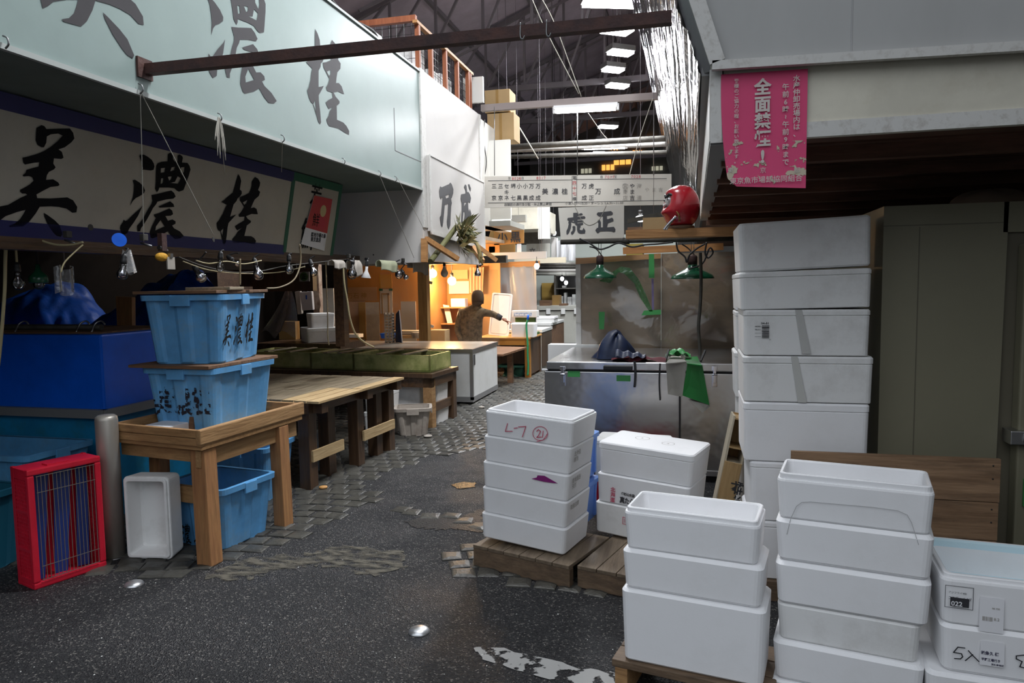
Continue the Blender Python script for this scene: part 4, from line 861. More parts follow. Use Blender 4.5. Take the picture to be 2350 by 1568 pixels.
def foam_box(label, w, d, h, m='eps', open_=False, group=None, wall=.028, taper=.008, rim=.014, lid=0.0, edge=.007, split=None, extra=None):
    """foam fish box centred on the origin; lid = height of a separate lid part"""
    t = thing('foam_box', label, 'box', (0, 0, 0), group)
    if lid:
        MB().loft(foam_loops(w, d, h - lid, wall, taper, 0.0, False, edge=.004)).build('body', m, t)
        MB().loft([rrect(w - .004, d - .004, .026, h - lid), rrect(w + .004, d + .004, .028, h - lid + .004), rrect(w + .004, d + .004, .028, h - edge), rrect(w - .01, d - .01, .022, h)]).build('lid', m, t)
    else:
        MB().loft(foam_loops(w, d, h, wall, taper, rim, open_, edge=edge)).build('body', m, t)
    if extra: extra(t, w, d, h)
    return t
def put(t, fl, ang, w, d, z, roll=0.0):
    """stand a box so that its front left bottom corner is at fl, its front along the angle ang"""
    c = Vector((fl[0], fl[1], z)) + Matrix.Rotation(ang, 3, 'Z') @ Vector((w / 2, d / 2, 0))
    t.location = c; t.rotation_euler = (0, roll, ang); return t
# the open foam box on end beside the bollard
q = PZ(277, 1282); q2 = PZ(398, 1281)
t = foam_box('open white foam box standing on end between bollard and table', .285, .50, .15, 'eps_old', True, rim=.014)
t.rotation_euler = (R(90), 0, R(9)); t.location = (q.x + .165, q.y + .16, .252)

# ================================================================== work table with the blue tubs
ZT = .80
FRc = PZ(460, 989, ZT); FLc = PZ(262, 972, ZT); BRc = PZ(692, 925, ZT)
tu = (FRc - FLc); tw = tu.length; tu.normalize(); tv = (BRc - FRc); td = tv.length; tv.normalize()
def tp(u, v, z): return FRc - tu * u + tv * v + Vector((0, 0, z - ZT))
def tbar(mb, u0, u1, v0, v1, z0, z1): return mb.hexa([tp(u1, v0, z0), tp(u0, v0, z0), tp(u0, v1, z0), tp(u1, v1, z0)], [tp(u1, v0, z1), tp(u0, v0, z1), tp(u0, v1, z1), tp(u1, v1, z1)])
tw += .02
t = thing('work_table', 'worn brown wooden tray table carrying two stacked blue tubs', 'table', (FRc.x - .35, FRc.y + .45, 0))
tbar(MB(), .0, tw, .0, td, ZT - .115, ZT - .085).build('tray_bottom', 'table_wood', t)
tbar(tbar(MB(), -.004, tw, -.008, .022, ZT - .045, ZT), -.004, tw, -.008, .022, ZT - .092, ZT - .048).build('front_rail', 'table_wood', t, .003)
tbar(MB(), -.008, .030, -.012, td + .02, ZT - .085, ZT + .004).build('side_rail', 'table_wood_y', t, .008)
tbar(MB(), tw - .03, tw, 0, td, ZT - .09, ZT).build('side_rail', 'table_wood_y', t, .003)
tbar(MB(), 0, tw, td - .03, td, ZT - .09, ZT).build('back_rail', 'table_wood', t, .003)
tbar(MB(), .03, .07, .02, td - .03, ZT - .225, ZT - .125).build('apron', 'table_wood_y', t, .003)
tbar(MB(), .1, tw - .02, .04, .08, ZT - .20, ZT - .12).build('apron', 'table_wood', t, .003)
for (u, v, w_, d_, su, sv) in ((.01, .03, .11, .10, -.03, -.02), (.0, td - .26, .09, .10, -.02, -.01), (tw - .14, .22, .09, .09, .02, 0), (tw - .14, td - .4, .09, .09, .02, 0)):
    q = MB().hexa([tp(u + w_ + su, v + sv, 0), tp(u + su, v + sv, 0), tp(u + su, v + d_ + sv, 0), tp(u + w_ + su, v + d_ + sv, 0)], [tp(u + w_, v, ZT - .12), tp(u, v, ZT - .12), tp(u, v + d_, ZT - .12), tp(u + w_, v + d_, ZT - .12)])
    q.build('leg', 'pine_z', t, .006)
tbar(MB(), .10, tw - .02, .17, .21, .30, .40).build('stretcher', 'table_wood', t, .003)
def glyph_on(mb, F, org, ux, uy, hgt):
    """brush characters in a row: F list of glyph outlines; org = left end of base line"""
    xs = 0.0
    for G in F:
        pts = [p for st in G for lp in st for p in lp]
        a0, a1 = min(p[0] for p in pts), max(p[0] for p in pts); b0, b1 = min(p[1] for p in pts), max(p[1] for p in pts)
        k = hgt / (b1 - b0)
        for st in G: mb.poly(st, lambda a, b, xs=xs: org + ux * (xs + (a - a0) * k * .62) + uy * ((b1 - b) * k))
        xs += (a1 - a0) * k * .62 + hgt * .16
    return mb
aT = math.atan2(tu.y, tu.x)
la = tote('lower blue tub with patchy faded characters in the tray of the work table', (0, 0, 0), 0, .50, .62, .385, group='tubs on the work table')
qb = PZ(495, 982, .74); la.location = (qb.x - .215, qb.y + .275, .722); la.rotation_euler = (0, 0, R(-3))
M['worn_ink'] = worn('patchy_black_ink', (0.008, 0.008, 0.02), 34, .46, .50)
for k_, ch_ in enumerate('美濃桂'): attach(la, MB().text(ch_, (-.215 + k_ * .150, -.287, .105 + .006 * k_), (1, 0, 0), (0, -.06, 1), .19, bold=.022, squeeze=.76), 'character', 'worn_ink')
t = thing('lid_board', 'warped brown board lying between the two stacked blue tubs', 'board', (la.location.x, la.location.y, 1.112))
cx0, cy0 = la.location.x, la.location.y
MB().hexa([(cx0 - .34, cy0 - .35, 1.116), (cx0 + .25, cy0 - .36, 1.112), (cx0 + .28, cy0 + .34, 1.112), (cx0 - .30, cy0 + .36, 1.112)], [(cx0 - .34, cy0 - .35, 1.134), (cx0 + .25, cy0 - .36, 1.134), (cx0 + .28, cy0 + .34, 1.134), (cx0 - .30, cy0 + .36, 1.134)]).build('board', 'lid_wood', t, .004)
ub = tote('upper blue tub with clear black characters on its right side', (cx0 - .01, cy0 - .01, 1.136), R(7), .50, .60, .425, group='tubs on the work table')
q = MB(); org = Vector((.2365, -.27, .10)); glyph_on(q, (F_BI, F_NO, F_KA), org, Vector((0.0, 1, 0)), Vector((.085, 0, 1)), .205)
attach(ub, q, 'lettering', 'ink')
ub.rotation_euler = (0, 0, R(9))
for i, (x0, x1, y0, y1, z, a, l) in enumerate(((-.30, .27, -.33, .0, 1.572, 4, 'long brown lid board on top of the upper blue tub, front one'), (-.28, .27, .03, .30, 1.572, 8, 'rear brown lid board on top of the upper blue tub'),
                                         (-.02, .27, -.24, -.05, 1.592, 9, 'short grey offcut lying on the right end of the tub lid'), (-.12, .10, .02, .18, 1.592, 16, 'tilted reddish offcut lying across the tub lid'))):
    mb = MB(); mb.hexa([(x0, y0, 0), (x1, y0, 0), (x1, y1, 0), (x0, y1, 0)], [(x0, y0, .019), (x1, y0, .019), (x1, y1, .019), (x0, y1, .019)])
    o = solo('lid_board', mb, 'grey_wood' if i == 2 else 'lid_wood', l, 'board', 'boards covering the upper tub', .003); o.location = (cx0, cy0, z); o.rotation_euler = (0, R(-3) if i == 3 else 0, R(a))
solo('cord', MB().tube([PY(551, y, 4.1) for y in (594, 625, 654)], .006), 'bamboo', 'short pale stick standing up from the tub lid to the lamp pole', 'stick')
t = thing('small_tray', 'small pale tray with a dark edge in the left corner of the tray table', 'tray', tp(tw - .2, .2, ZT - .08))
tbar(MB(), tw - .32, tw - .12, .10, .34, ZT - .084, ZT - .03).build('body', 'label_white', t, .006); tbar(MB(), tw - .36, tw - .08, .30, .33, ZT - .084, ZT + .004).build('slat', 'lid_wood', t)
fl = tote('open empty blue tub on the asphalt under the work table', (-2.94, 3.90, 0), R(-8), .48, .45, .39, group='tubs under the tables')
q = MB(); glyph_on(q, (F_NO, F_BI), Vector((-.10, -.2265, .03)), Vector((1, 0, 0)), Vector((0, -.075, 1)), .13); attach(fl, q, 'lettering', 'ink')
tote('blue tub in the shade behind the rear leg of the work table', (-3.30, 4.76, 0), R(4), .50, .44, .42, group='tubs under the tables')
0 and tote('dark blue tub far back under the work table', (-3.90, 4.62, 0), R(0), .5, .44, .40, 'tank', group='tubs under the tables')

# ---------------------------------------------------------------- plank table behind it
ZP = .72; A = PZ(733, 921, ZP); B = PZ(927, 866, ZP)
t = thing('plank_table', 'low table of weathered grey planks with pale front boards', 'table', (A.x - .8, A.y + .7, 0))
yv = (B - A).normalized(); xv = Vector((yv.y, -yv.x, 0)); LT = (B - A).length; DT = 1.55
def pp(u, v, z): return A - xv * u + yv * v + Vector((0, 0, z - ZP))
def pbar(mb, u0, u1, v0, v1, z0, z1): return mb.hexa([pp(u1, v0, z0), pp(u0, v0, z0), pp(u0, v1, z0), pp(u1, v1, z0)], [pp(u1, v0, z1), pp(u0, v0, z1), pp(u0, v1, z1), pp(u1, v1, z1)])
u = -.0; k = 0
while u < DT:
    wd = .115; cut = .46 if k < 3 else random.choice((.35, .62, .75))
    pbar(MB(), u, u + wd - .008, -.01 + (0 if k < 3 else .0), LT * cut, ZP - .022, ZP + random.uniform(-.003, .002)).build('plank', 'fresh_wood' if k < 3 else 'grey_wood', t, .002)
    pbar(MB(), u, u + wd - .008, LT * cut + .004, LT, ZP - .022, ZP + random.uniform(-.003, .002)).build('plank', 'fresh_wood' if k < 1 else 'grey_wood', t, .002)
    u += wd; k += 1
for v in (.06, .78, 1.34): pbar(MB(), .02, DT - .05, v, v + .09, ZP - .11, ZP - .024).build('crossbeam', 'wet_wood', t)
pbar(MB(), .10, .16, .0, LT, ZP - .11, ZP - .024).build('apron', 'wet_wood_y', t)
for u_, v_ in ((.12, .02), (.20, .42), (.13, .78), (.15, 1.16), (.12, LT - .1), (DT - .2, .1), (DT - .2, 1.2)):
    pbar(MB(), u_, u_ + .10, v_, v_ + .11, 0, ZP - .024).build('leg', 'wet_wood', t, .004)
pbar(MB(), .10, .12, .04, .50, .22, .31).build('brace', 'fresh_wood', t); pbar(MB(), .10, .12, .84, LT - .02, .22, .31).build('brace', 'fresh_wood', t)
def small_box(px, py, Y, w_, d_, h_, rz, label, m='eps_old', lid=.05, z=0.0, grp='foam boxes under the tables'):
    p = PY(px, py, Y); t = foam_box(label, w_, d_, h_, m, group=grp, lid=lid); t.location = (p.x, Y + d_ / 2, z); t.rotation_euler = (0, 0, R(rz)); return t
small_box(722, 1010, 5.50, .10, .3, .34, 0, 'narrow white foam box edge behind the first leg of the plank table')
small_box(862, 960, 6.95, .30, .35, .26, 4, 'white foam box under the plank table, beside the grey tub, lower of two')
small_box(862, 910, 6.95, .28, .33, .22, 2, 'white foam box under the plank table, upper of two beside the tub', z=.265)
# ---------------------------------------------------------------- mossy troughs on the next table
ZM = .62; A2 = PZ(990, 858, ZM); B2 = PZ(1035, 845, ZM); yv2 = (B2 - A2).normalized(); xv2 = Vector((yv2.y, -yv2.x, 0)); L2 = (B2 - A2).length
L2 = max(L2, .7)
def p2(u, v, z): return A2 - xv2 * u + yv2 * v + Vector((0, 0, z - ZM))
def p2b(mb, u0, u1, v0, v1, z0, z1): return mb.hexa([p2(u1, v0, z0), p2(u0, v0, z0), p2(u0, v1, z0), p2(u1, v1, z0)], [p2(u1, v0, z1), p2(u0, v0, z1), p2(u0, v1, z1), p2(u1, v1, z1)])
t = thing('trough_table', 'dark wet timber table holding the mossy troughs', 'table', p2(.5, .3, -0))
p2b(MB(), -.02, 2.9, -.03, L2 + .03, ZM - .05, ZM).build('tabletop', 'wet_wood', t, .006)
p2b(MB(), 0, .08, 0, L2, ZM - .15, ZM - .05).build('apron', 'wet_wood_y', t); p2b(MB(), .0, 2.9, 0, .06, ZM - .16, ZM - .05).build('apron', 'wet_wood_y', t)
for u_, v_ in ((.0, .0), (.0, L2 - .1), (1.6, .0), (2.7, .0), (2.7, L2 - .1)): p2b(MB(), u_, u_ + .11, v_, v_ + .10, 0, ZM - .05).build('leg', 'table_wood_y' if u_ == 0 and v_ == 0 else 'wet_wood', t, .004)
p2b(MB(), .02, .05, .05, L2, .17, .27).build('stretcher', 'wet_wood_y', t)
def trough(u0, u1, label, skew):
    t = thing('trough', label, 'trough', p2((u0 + u1) / 2, .3, ZM), 'mossy troughs'); h = .19; z = ZM + .006; v0, v1 = .06 + skew, L2 - .06 + skew
    p2b(MB(), u0, u1, v0, v1, z, z + .02).build('base', 'moss', t)
    for nm, a in (('side', (u0, u0 + .022, v0, v1)), ('side', (u1 - .022, u1, v0, v1)), ('front', (u0, u1, v0, v0 + .022)), ('back', (u0, u1, v1 - .022, v1))): p2b(MB(), *a, z, z + h).build(nm, 'moss', t, .003)
    for k in (1, 2): p2b(MB(), u0 + (u1 - u0) * k / 3 - .03, u0 + (u1 - u0) * k / 3 + .03, v0, v1, z + h, z + h + .012).build('cross_slat', 'grey_wood', t)
    p2b(MB(), u0 + .03, u1 - .03, v0 + .03, v1 - .03, z + .1, z + .104).build('water', 'water', t)
trough(.04, 1.02, 'nearest of the mossy green troughs, at the right end of the wet table', .0)
trough(1.04, 1.62, 'middle mossy green trough on the wet table', .04)
trough(1.64, 2.6, 'far left mossy trough below the two white foam boxes', .06)
# tub and foam boxes under it
q = PZ(936, 1004); t = tote('dirty cream tub standing on the cobbles under the trough table', (q.x, q.y + .17, 0), R(20), .36, .30, .30, 'tubgrey', 'tubs under the tables')
small_box(935, 900, 7.55, .30, .30, .28, 0, 'lidded white foam box behind the cream tub', z=.24)
small_box(935, 960, 7.55, .32, .30, .235, 0, 'white foam box under the lidded one behind the cream tub')
small_box(984, 905, 7.72, .26, .3, .30, -6, 'white foam box between the two right legs of the trough table', z=.20)
small_box(984, 950, 7.72, .28, .3, .195, -6, 'lower white foam box between the right legs of the trough table')
# foam boxes standing above the troughs
zb = ZM + .225
q = PZ(708, 788, zb); solo('low_bench', MB().box(q.x - .8, q.x + .5, q.y - .05, q.y + .7, 0, zb - .002), 'wet_wood', 'dark bench behind the troughs under the white foam boxes', 'bench')
t = foam_box('wide white foam box standing cornerwise behind the troughs', .44, .44, .20, 'eps_old', group='foam boxes on the troughs', lid=.05)
t.location = (q.x, q.y + .31, zb); t.rotation_euler = (0, 0, R(43)); wz = zb
t2 = foam_box('smaller white foam box on top of the wide one behind the troughs', .32, .32, .195, 'eps_old', group='foam boxes on the troughs', lid=.04)
t2.location = (q.x + .02, q.y + .31, zb + .202); t2.rotation_euler = (0, 0, R(43))
q = PY(648, 785, 9.3); solo('carton', MB().box(q.x - .05, q.x + .22, 9.3, 9.42, zb, PY(650, 738, 9.3).z), 'card_dark', 'brown carton behind the wide foam box above the troughs', 'box')
# bags hanging in the dark stall
q = PY(665, 665, 8.4); mb = MB()
def bagf(u, v):
    wd = .04 + .30 * v; return q + Vector((-.02 - .20 * v * v + (u - .5) * wd * 1.6, .05 * math.sin(u * 7) * v, .03 - .62 * v + .05 * math.sin(u * 11) * v))
mb.grid(bagf, 16, 12); solo('plastic_bag', mb, 'bag', 'long clear plastic bag hanging beside the wrapped packages', 'bag')
for i, (x0, x1, y0, y1, l) in enumerate(((676, 692, 668, 722, 'dusty grey wrapped package hanging behind the white one'), (687, 718, 669, 713, 'white wrapped package with a blue mark hanging above the foam boxes'))):
    a, b = PY(x0, y0, 8.5 - i * .06), PY(x1, y1, 8.5 - i * .06); t = thing('package', l, 'package', a)
    MB().hexa([(a.x + .03, a.y, b.z), (b.x, a.y, b.z + .01), (b.x, a.y + .05, b.z + .01), (a.x + .03, a.y + .05, b.z)], [(a.x, a.y, a.z - .01), (b.x - .01, a.y, a.z), (b.x - .01, a.y + .05, a.z), (a.x, a.y + .05, a.z - .01)]).build('body', 'label_white' if i else 'rag', t, .008)
    MB().tube([((a.x + b.x) / 2 - .03, a.y, a.z - .01), ((a.x + b.x) / 2, a.y, a.z + .07), ((a.x + b.x) / 2 + .03, a.y, a.z - .01)], .005).build('handle', 'bag', t)
    hang(t, ((a.x + b.x) / 2, a.y, a.z + .065), MZ0)
    if i: c = PY(703, 681, a.y - .004); MB().box(c.x - .01, c.x + .008, a.y - .004, a.y - .001, c.z - .035, c.z + .02).build('blue_mark', 'tank', t)
q = PY(698, 635, 8.0); t = thing('wall_disc', 'round dark green emblem on a square plate under the beam', 'emblem', q)
MB().box(q.x - .07, q.x + .07, 8.0, 8.012, q.z - .06, q.z + .06).build('plate', 'rag', t); MB().lathe([(.055, 0), (.055, .01), (.045, .012), (0, .012)], (q.x, 7.999, q.z), 24, (0, -1, 0)).build('disc', 'pea', t)
MB().text('正', (q.x - .03, 7.985, q.z - .025), (1, 0, 0), (0, 0, 1), .065, bold=.02).build('lettering', 'ink', t)
a, b = PY(600, 640, 8.05), PY(715, 668, 8.05); struct('trim_15', MB().box(a.x - .6, b.x + .02, 8.05, 8.15, b.z, a.z + .12), 'wet_wood')
a, b = PY(715, 605, 9.2), PY(738, 780, 9.2)
mb = MB(); mb.grid(lambda u, v: Vector((a.x + (b.x - a.x) * u * (1 - .5 * abs(math.sin(v * 7)) * u * .6), 9.2 + .02 * math.sin(v * 13 + u * 3), a.z + (.62 - a.z) * v)), 4, 24)
mb.box(a.x, b.x - .03, 9.23, 9.33, 0, a.z)
solo('stall_post', mb, 'lime', 'peeling pale post between the dark stall and the orange one', 'post')
a, b = PY(740, 662, 9.6), PY(770, 800, 9.6); solo('grey_board', MB().box(a.x, b.x, 9.6, 9.63, 0, a.z), 'counter_grey', 'upright grey board beside the orange plywood wall', 'board')

# ================================================================== white counter, orange stall, worker
t = thing('counter', 'white laminate counter with steel trim at the alley edge', 'counter', (-4, 9.7, 0))
CX, CY0, CY1, CZ = -2.85, 9.07, 10.32, .745
MB().box(-5.1, CX, CY0, CY1, .10, CZ - .04).build('body', 'counter_white', t, .003)
MB().box(-5.12, CX + .012, CY0 - .015, CY1 + .01, CZ - .05, CZ).build('top', 'steel', t, .004)
MB().box(-5.1, CX - .02, CY0 + .02, CY1 - .02, CZ, CZ + .004).build('top_board', pm('pale_counter_board', (0.50, 0.45, 0.38), .25), t)
MB().box(CX - .035, CX + .006, CY0 - .008, CY0 + .03, .06, CZ - .05).build('corner_strip', 'steel', t); MB().box(-5.1, CX + .006, CY0 - .008, CY1, .03, .10).build('plinth', 'grey_trim', t)
MB().box(CX, CX + .012, CY0 + .06, CY0 + .10, CZ - .22, CZ - .08).build('latch', 'steel_dark', t)
q = PZ(905, 778, CZ)
for i, (dx, dy, ww, dd, z0, z1, m, l, nm) in enumerate(((-.12, 0, .22, .24, 0, .085, 'tank', 'dark blue basin on the white counter', 'basin'), (.22, .05, .34, .26, 0, .05, 'card', 'low pile of brown card on the white counter', 'card_pile'), (.42, .0, .22, .22, 0, .10, 'rag', 'crumpled grey cloth on the white counter', 'cloth'), (.14, .1, .46, .28, .105, .118, 'counter_grey', 'flat grey tray lying across the basin on the counter', 'tray'), (-.85, .12, .3, .2, 0, .06, 'label_white', 'small white carton at the far left of the counter', 'carton'))):
    solo(nm, MB().hexa([(q.x + dx - ww / 2, q.y + dy, CZ + .005 + z0), (q.x + dx + ww / 2, q.y + dy, CZ + .005 + z0), (q.x + dx + ww / 2, q.y + dy + dd, CZ + .005 + z0), (q.x + dx - ww / 2, q.y + dy + dd, CZ + .005 + z0)], [(q.x + dx - ww / 2 - .02, q.y + dy - .01, CZ + .005 + z1), (q.x + dx + ww / 2 + .01, q.y + dy, CZ + .005 + z1), (q.x + dx + ww / 2, q.y + dy + dd, CZ + .005 + z1), (q.x + dx - ww / 2, q.y + dy + dd, CZ + .005 + z1)]), m, l, nm.replace('_', ' '), bevel=.006)
# small slatted stand and picture leaning
q = PY(891, 778, 9.9); t = thing('slatted_rack', 'pale stacked slatted rack standing on the counter', 'rack', q)
a, b = PY(881, 718, 9.9), PY(902, 780, 9.9)
for x in (a.x, (a.x + b.x) / 2 - .01, b.x - .02): MB().box(x, x + .02, 9.9, 9.96, CZ, a.z).build('upright', 'rag', t)
for k in range(10): z = CZ + .02 + k * (a.z - CZ - .02) / 10; MB().box(a.x, b.x, 9.895, 9.97, z, z + .018).build('slat', 'rag', t)
a, b = PY(905, 712, 10.0), PY(922, 778, 10.0); t = thing('framed_picture', 'dark framed picture leaning beside the slatted rack', 'picture', b)
MB().hexa([(a.x, 10.0, CZ + .006), (b.x + .02, 9.95, CZ + .006), (b.x + .02, 9.96, CZ + .006), (a.x, 10.01, CZ + .006)], [(a.x, 10.05, a.z - .06), (b.x - .04, 10.02, a.z), (b.x - .04, 10.03, a.z), (a.x, 10.06, a.z - .06)]).build('picture', 'denim', t)
MB().beam((b.x + .025, 9.955, CZ + .006), (b.x - .035, 10.025, a.z), .015).build('frame', 'label_white', t)
# plywood stall behind: walls, post, beam, papers
WY = 12.0
a, b = PY(765, 560, WY), PY(972, 800, WY)
struct('wall_6', MB().box(a.x - .3, b.x + .1, WY, WY + .05, 0, 2.3), 'ply_orange')
a2, b2 = PY(965, 560, 13.0), PY(1150, 800, 13.0)
struct('wall_7', MB().box(a2.x - .3, b2.x, 13.0, 13.05, 0, 2.4), 'ply_orange')
struct('wall_8', MB().box(b.x + .08, b.x + .12, WY, 13.0, 0, 2.3), 'ply_orange')
struct('trim_16', MB().box(-6.5, b2.x + .1, 10.5, 13.1, 2.36, 2.42), 'ply')
PBY = 10.55
a, b = PY(957, 600, PBY), PY(985, 780, PBY); solo('wooden_post', MB().box(a.x, b.x - .02, PBY, PBY + .14, 0, a.z + .02), wood('ochre_post', (0.30, 0.18, 0.06), (0.20, 0.11, 0.035), 'Z'), 'thick brown wooden post at the corner of the orange stall', 'post', bevel=.006)
a, b = PY(770, 604, PBY), PX(1104, 604, -2.9)
solo('header_beam', MB().beam((-5.6, PBY + .06, a.z), (-2.75, PBY + .06, a.z), .10, .11), 'pipe', 'grey brown header beam over the orange stall front', 'beam')
for i, (x0, x1, y0, y1, Yd, m, l) in enumerate(((783, 866, 660, 690, WY, pm('brown_paper', (0.42, 0.27, 0.17), .8), 'wide torn brown paper with writing pinned on the orange wall'), (777, 840, 692, 770, WY, pm('tan_paper', (0.40, 0.25, 0.16), .8), 'large tan paper with scribbles low on the orange wall'), (838, 872, 694, 760, WY, 'rag', 'grey upright panel beside the tan paper'), (872, 902, 664, 720, WY, 'white_wall', 'white sheet taped with green corners on the orange wall'), (823, 840, 694, 742, WY - .1, 'card_dark', 'dark brown narrow board leaning before the tan paper'), (871, 900, 630, 661, WY, pm('amber_paper', (0.55, 0.30, 0.04), .7), 'amber sheet pinned above the white taped sheet'), (920, 956, 692, 765, WY - .3, 'white_wall', 'white foam panel leaning left of the brown post'), (1030, 1077, 646, 674, 12.98, 'label_white', 'white notice sheet pinned below the glowing bulbs'), (1036, 1074, 620, 640, 12.98, pm('cream_paper', (0.6, 0.52, 0.3), .8), 'cream card above the white notice sheet'), (975, 994, 688, 726, 12.6, 'label_white', 'small printed sheet right of the brown post'))):
    a, b = PY(x0, y0, Yd - .01), PY(x1, y1, Yd - .01)
    t = thing('pinned_sheet' if i not in (2, 4, 6) else 'leaning_board', l, 'paper' if i not in (2, 4, 6) else 'panel', b, 'papers in the orange stall' if i not in (2, 4, 6) else None)
    z1_ = b.z if i not in (2, 4, 6) else .3
    MB().box(a.x, b.x, Yd - .02, Yd - .012, z1_, a.z).build('sheet', m, t)
    if i == 0: MB().text('万石 神', (a.x + .12, Yd - .024, b.z + .05), (1, 0, 0), (0, 0, 1), .12).build('lettering', 'card_dark', t)
    if i == 3:
        for dx in (a.x - .01, b.x - .06): MB().box(dx, dx + .07, Yd - .026, Yd - .021, a.z - .03, a.z + .01).build('tape', 'green_band', t)
        MB().box(a.x + .03, a.x + .05, Yd - .03, Yd - .02, b.z, a.z - .08).box(a.x + .03, a.x + .18, Yd - .03, Yd - .02, a.z - .1, a.z - .07).box(a.x + .15, a.x + .18, Yd - .03, Yd - .02, b.z, a.z - .07).build('frame', 'card_dark', t)
a, b = PY(1076, 614, 12.9), PY(1113, 672, 12.9)
mb = MB(); mb.grid(lambda u, v: Vector((a.x + (b.x - a.x) * u * (1 - .1 * v), 12.88 + .03 * math.sin(u * 30), a.z + (b.z - a.z) * v)), 40, 4); solo('curtain', mb, 'curtain', 'cream gathered curtain hanging at the back of the orange stall', 'curtain')
# shelf with trays behind the worker
a, b = PY(1000, 700, 12.7), PY(1085, 745, 12.7); t = thing('shelf_unit', 'orange lit shelf boards behind the worker', 'shelf', b)
for z in (PY(1040, 705, 12.7).z, PY(1040, 742, 12.7).z): MB().box(a.x, b.x, 12.6, 13.0, z - .02, z).build('board', 'pine', t)
MB().box(a.x, a.x + .03, 12.7, 13.0, 0, a.z).box(b.x - .03, b.x, 12.7, 13.0, 0, a.z).build('upright', 'pine_z', t)
z = PY(1040, 705, 12.7).z; q = PY(1050, 700, 12.6); solo('white_carton', MB().box(q.x - .14, q.x + .14, 12.62, 12.8, z + .002, z + .16), 'label_white', 'white printed carton on the shelf behind the worker', 'box', bevel=.01)
q = PY(1035, 712, 12.5); z = PY(1040, 742, 12.7).z; t = thing('paper_bundle', 'white papers fanned out on the lower shelf beside the worker', 'papers', q)
for k in (-1, 1): MB().hexa([(q.x + k * .08 - .05, 12.65, z + .003), (q.x + k * .08 + .05, 12.65, z + .003), (q.x + k * .08 + .05, 12.66, z + .003), (q.x + k * .08 - .05, 12.66, z + .003)], [(q.x + k * .16 - .06, 12.68, q.z + .1), (q.x + k * .16 + .06, 12.68, q.z + .08), (q.x + k * .16 + .06, 12.69, q.z + .08), (q.x + k * .16 - .06, 12.69, q.z + .1)]).build('sheet', 'label_white', t)
q = PY(1005, 775, 11.0); solo('brown_carton', MB().box(q.x - .16, q.x + .12, 11.0, 11.25, .5, PY(1005, 758, 11.0).z), 'card', 'open tan carton behind the plastic left of the worker', 'box', bevel=.005)
solo('carton_stand', MB().box(q.x - .3, q.x + .13, 10.95, 11.3, 0, .498), 'wet_wood', 'dark low stand under the tan carton', 'stand')
# lamps that burn in the orange stall
for i, (px, py, l) in enumerate(((993, 628, 'left glowing bulb in the orange stall beside the brown post'), (1037, 645, 'right glowing bulb in the orange stall, slightly lower'))):
    c = PY(px, py, 12.15); t = thing('light_bulb', l, 'light bulb', c, 'glowing bulbs in the orange stall')
    MB().ball(c, .075, 16, 10).build('glass', 'warm_glow', t); MB().lathe([(0, .06), (.03, .06), (.03, .14), (0, .15)], c, 14).build('socket', 'black', t); MB().tube([c + Vector((0, 0, .14)), (c.x, c.y, 2.36)], .006).build('cord', 'rubber', t)
    ld = bpy.data.lights.new('bulb_light', 'POINT'); ld.energy = 85; ld.color = (1.0, .62, .28); ld.shadow_soft_size = .09; lo = bpy.data.objects.new('bulb_light', ld); COL.objects.link(lo); lo.location = c + Vector((0, -.11, -.02))
# clear plastic curtains in front of the stall
def sheet(name, x0, x1, y, z0, z1, lab, ph, m='film_stall'):
    mb = MB(); mb.grid(lambda u, v: Vector((x0 + (x1 - x0) * u, y + .018 * math.sin(u * 13 + ph) * (1 - v * .6) + .01 * math.sin(u * 31 + v * 5), z0 + (z1 - z0) * v)), 36, 8)
    return solo(name, mb, m, lab, 'plastic sheet')
M['film_stall'] = clear('dusty_film', (0.95, 0.94, 0.93), 0.02, 0.05, 0.2, 0.01, 4, (0.85, 0.75, 0.65))
M['film_grey'] = clear('grey_cloudy_film', (0.8, 0.8, 0.82), 0.03, 0.45, 0.25, 0.01, 4, (0.62, 0.60, 0.62))
a, b = PY(872, 606, 10.75), PY(1146, 785, 10.75); sheet('plastic_curtain', a.x, b.x, 10.75, .55, 1.83, 'clear plastic curtain in front of the worker and glowing bulbs', 0)
a, b = PY(1146, 618, 13.2), PY(1232, 760, 13.2); sheet('plastic_curtain', a.x - .4, b.x, 13.2, .7, a.z + .05, 'grey cloudy plastic curtain right of the worker', 2, 'film_grey')
a, b = PY(1095, 614, 13.2), PY(1232, 606, 13.2); solo('curtain_rail', MB().beam((a.x, 13.22, a.z + .03), (b.x + .05, 13.22, a.z + .05), .06, .10), 'pine', 'reddish timber rail above the grey plastic curtain', 'rail')
for i, (x, y, ang, l) in enumerate(((985, 648, -16, 'small grey tape strip on the plastic curtain near the post'), (988, 748, -18, 'small white tape strip low on the plastic curtain'))):
    c = PY(x, y, 10.70); mb = MB().box(-.055, .055, -.003, 0, -.022, .022); o = solo('tape_strip', mb, 'label_white' if i else 'counter_grey', l, 'tape'); o.location = c; o.rotation_euler = (0, R(-ang), 0)
for i, (x0, x1, y0, y1, l) in enumerate(((1150, 1163, 652, 690, 'orange brown board standing behind the grey curtain'),)):
    a, b = PY(x0, y0, 13.4), PY(x1, y1, 13.4); solo('orange_board', MB().box(a.x, b.x, 13.4, 13.45, .3, a.z), 'pine_z', l, 'board')

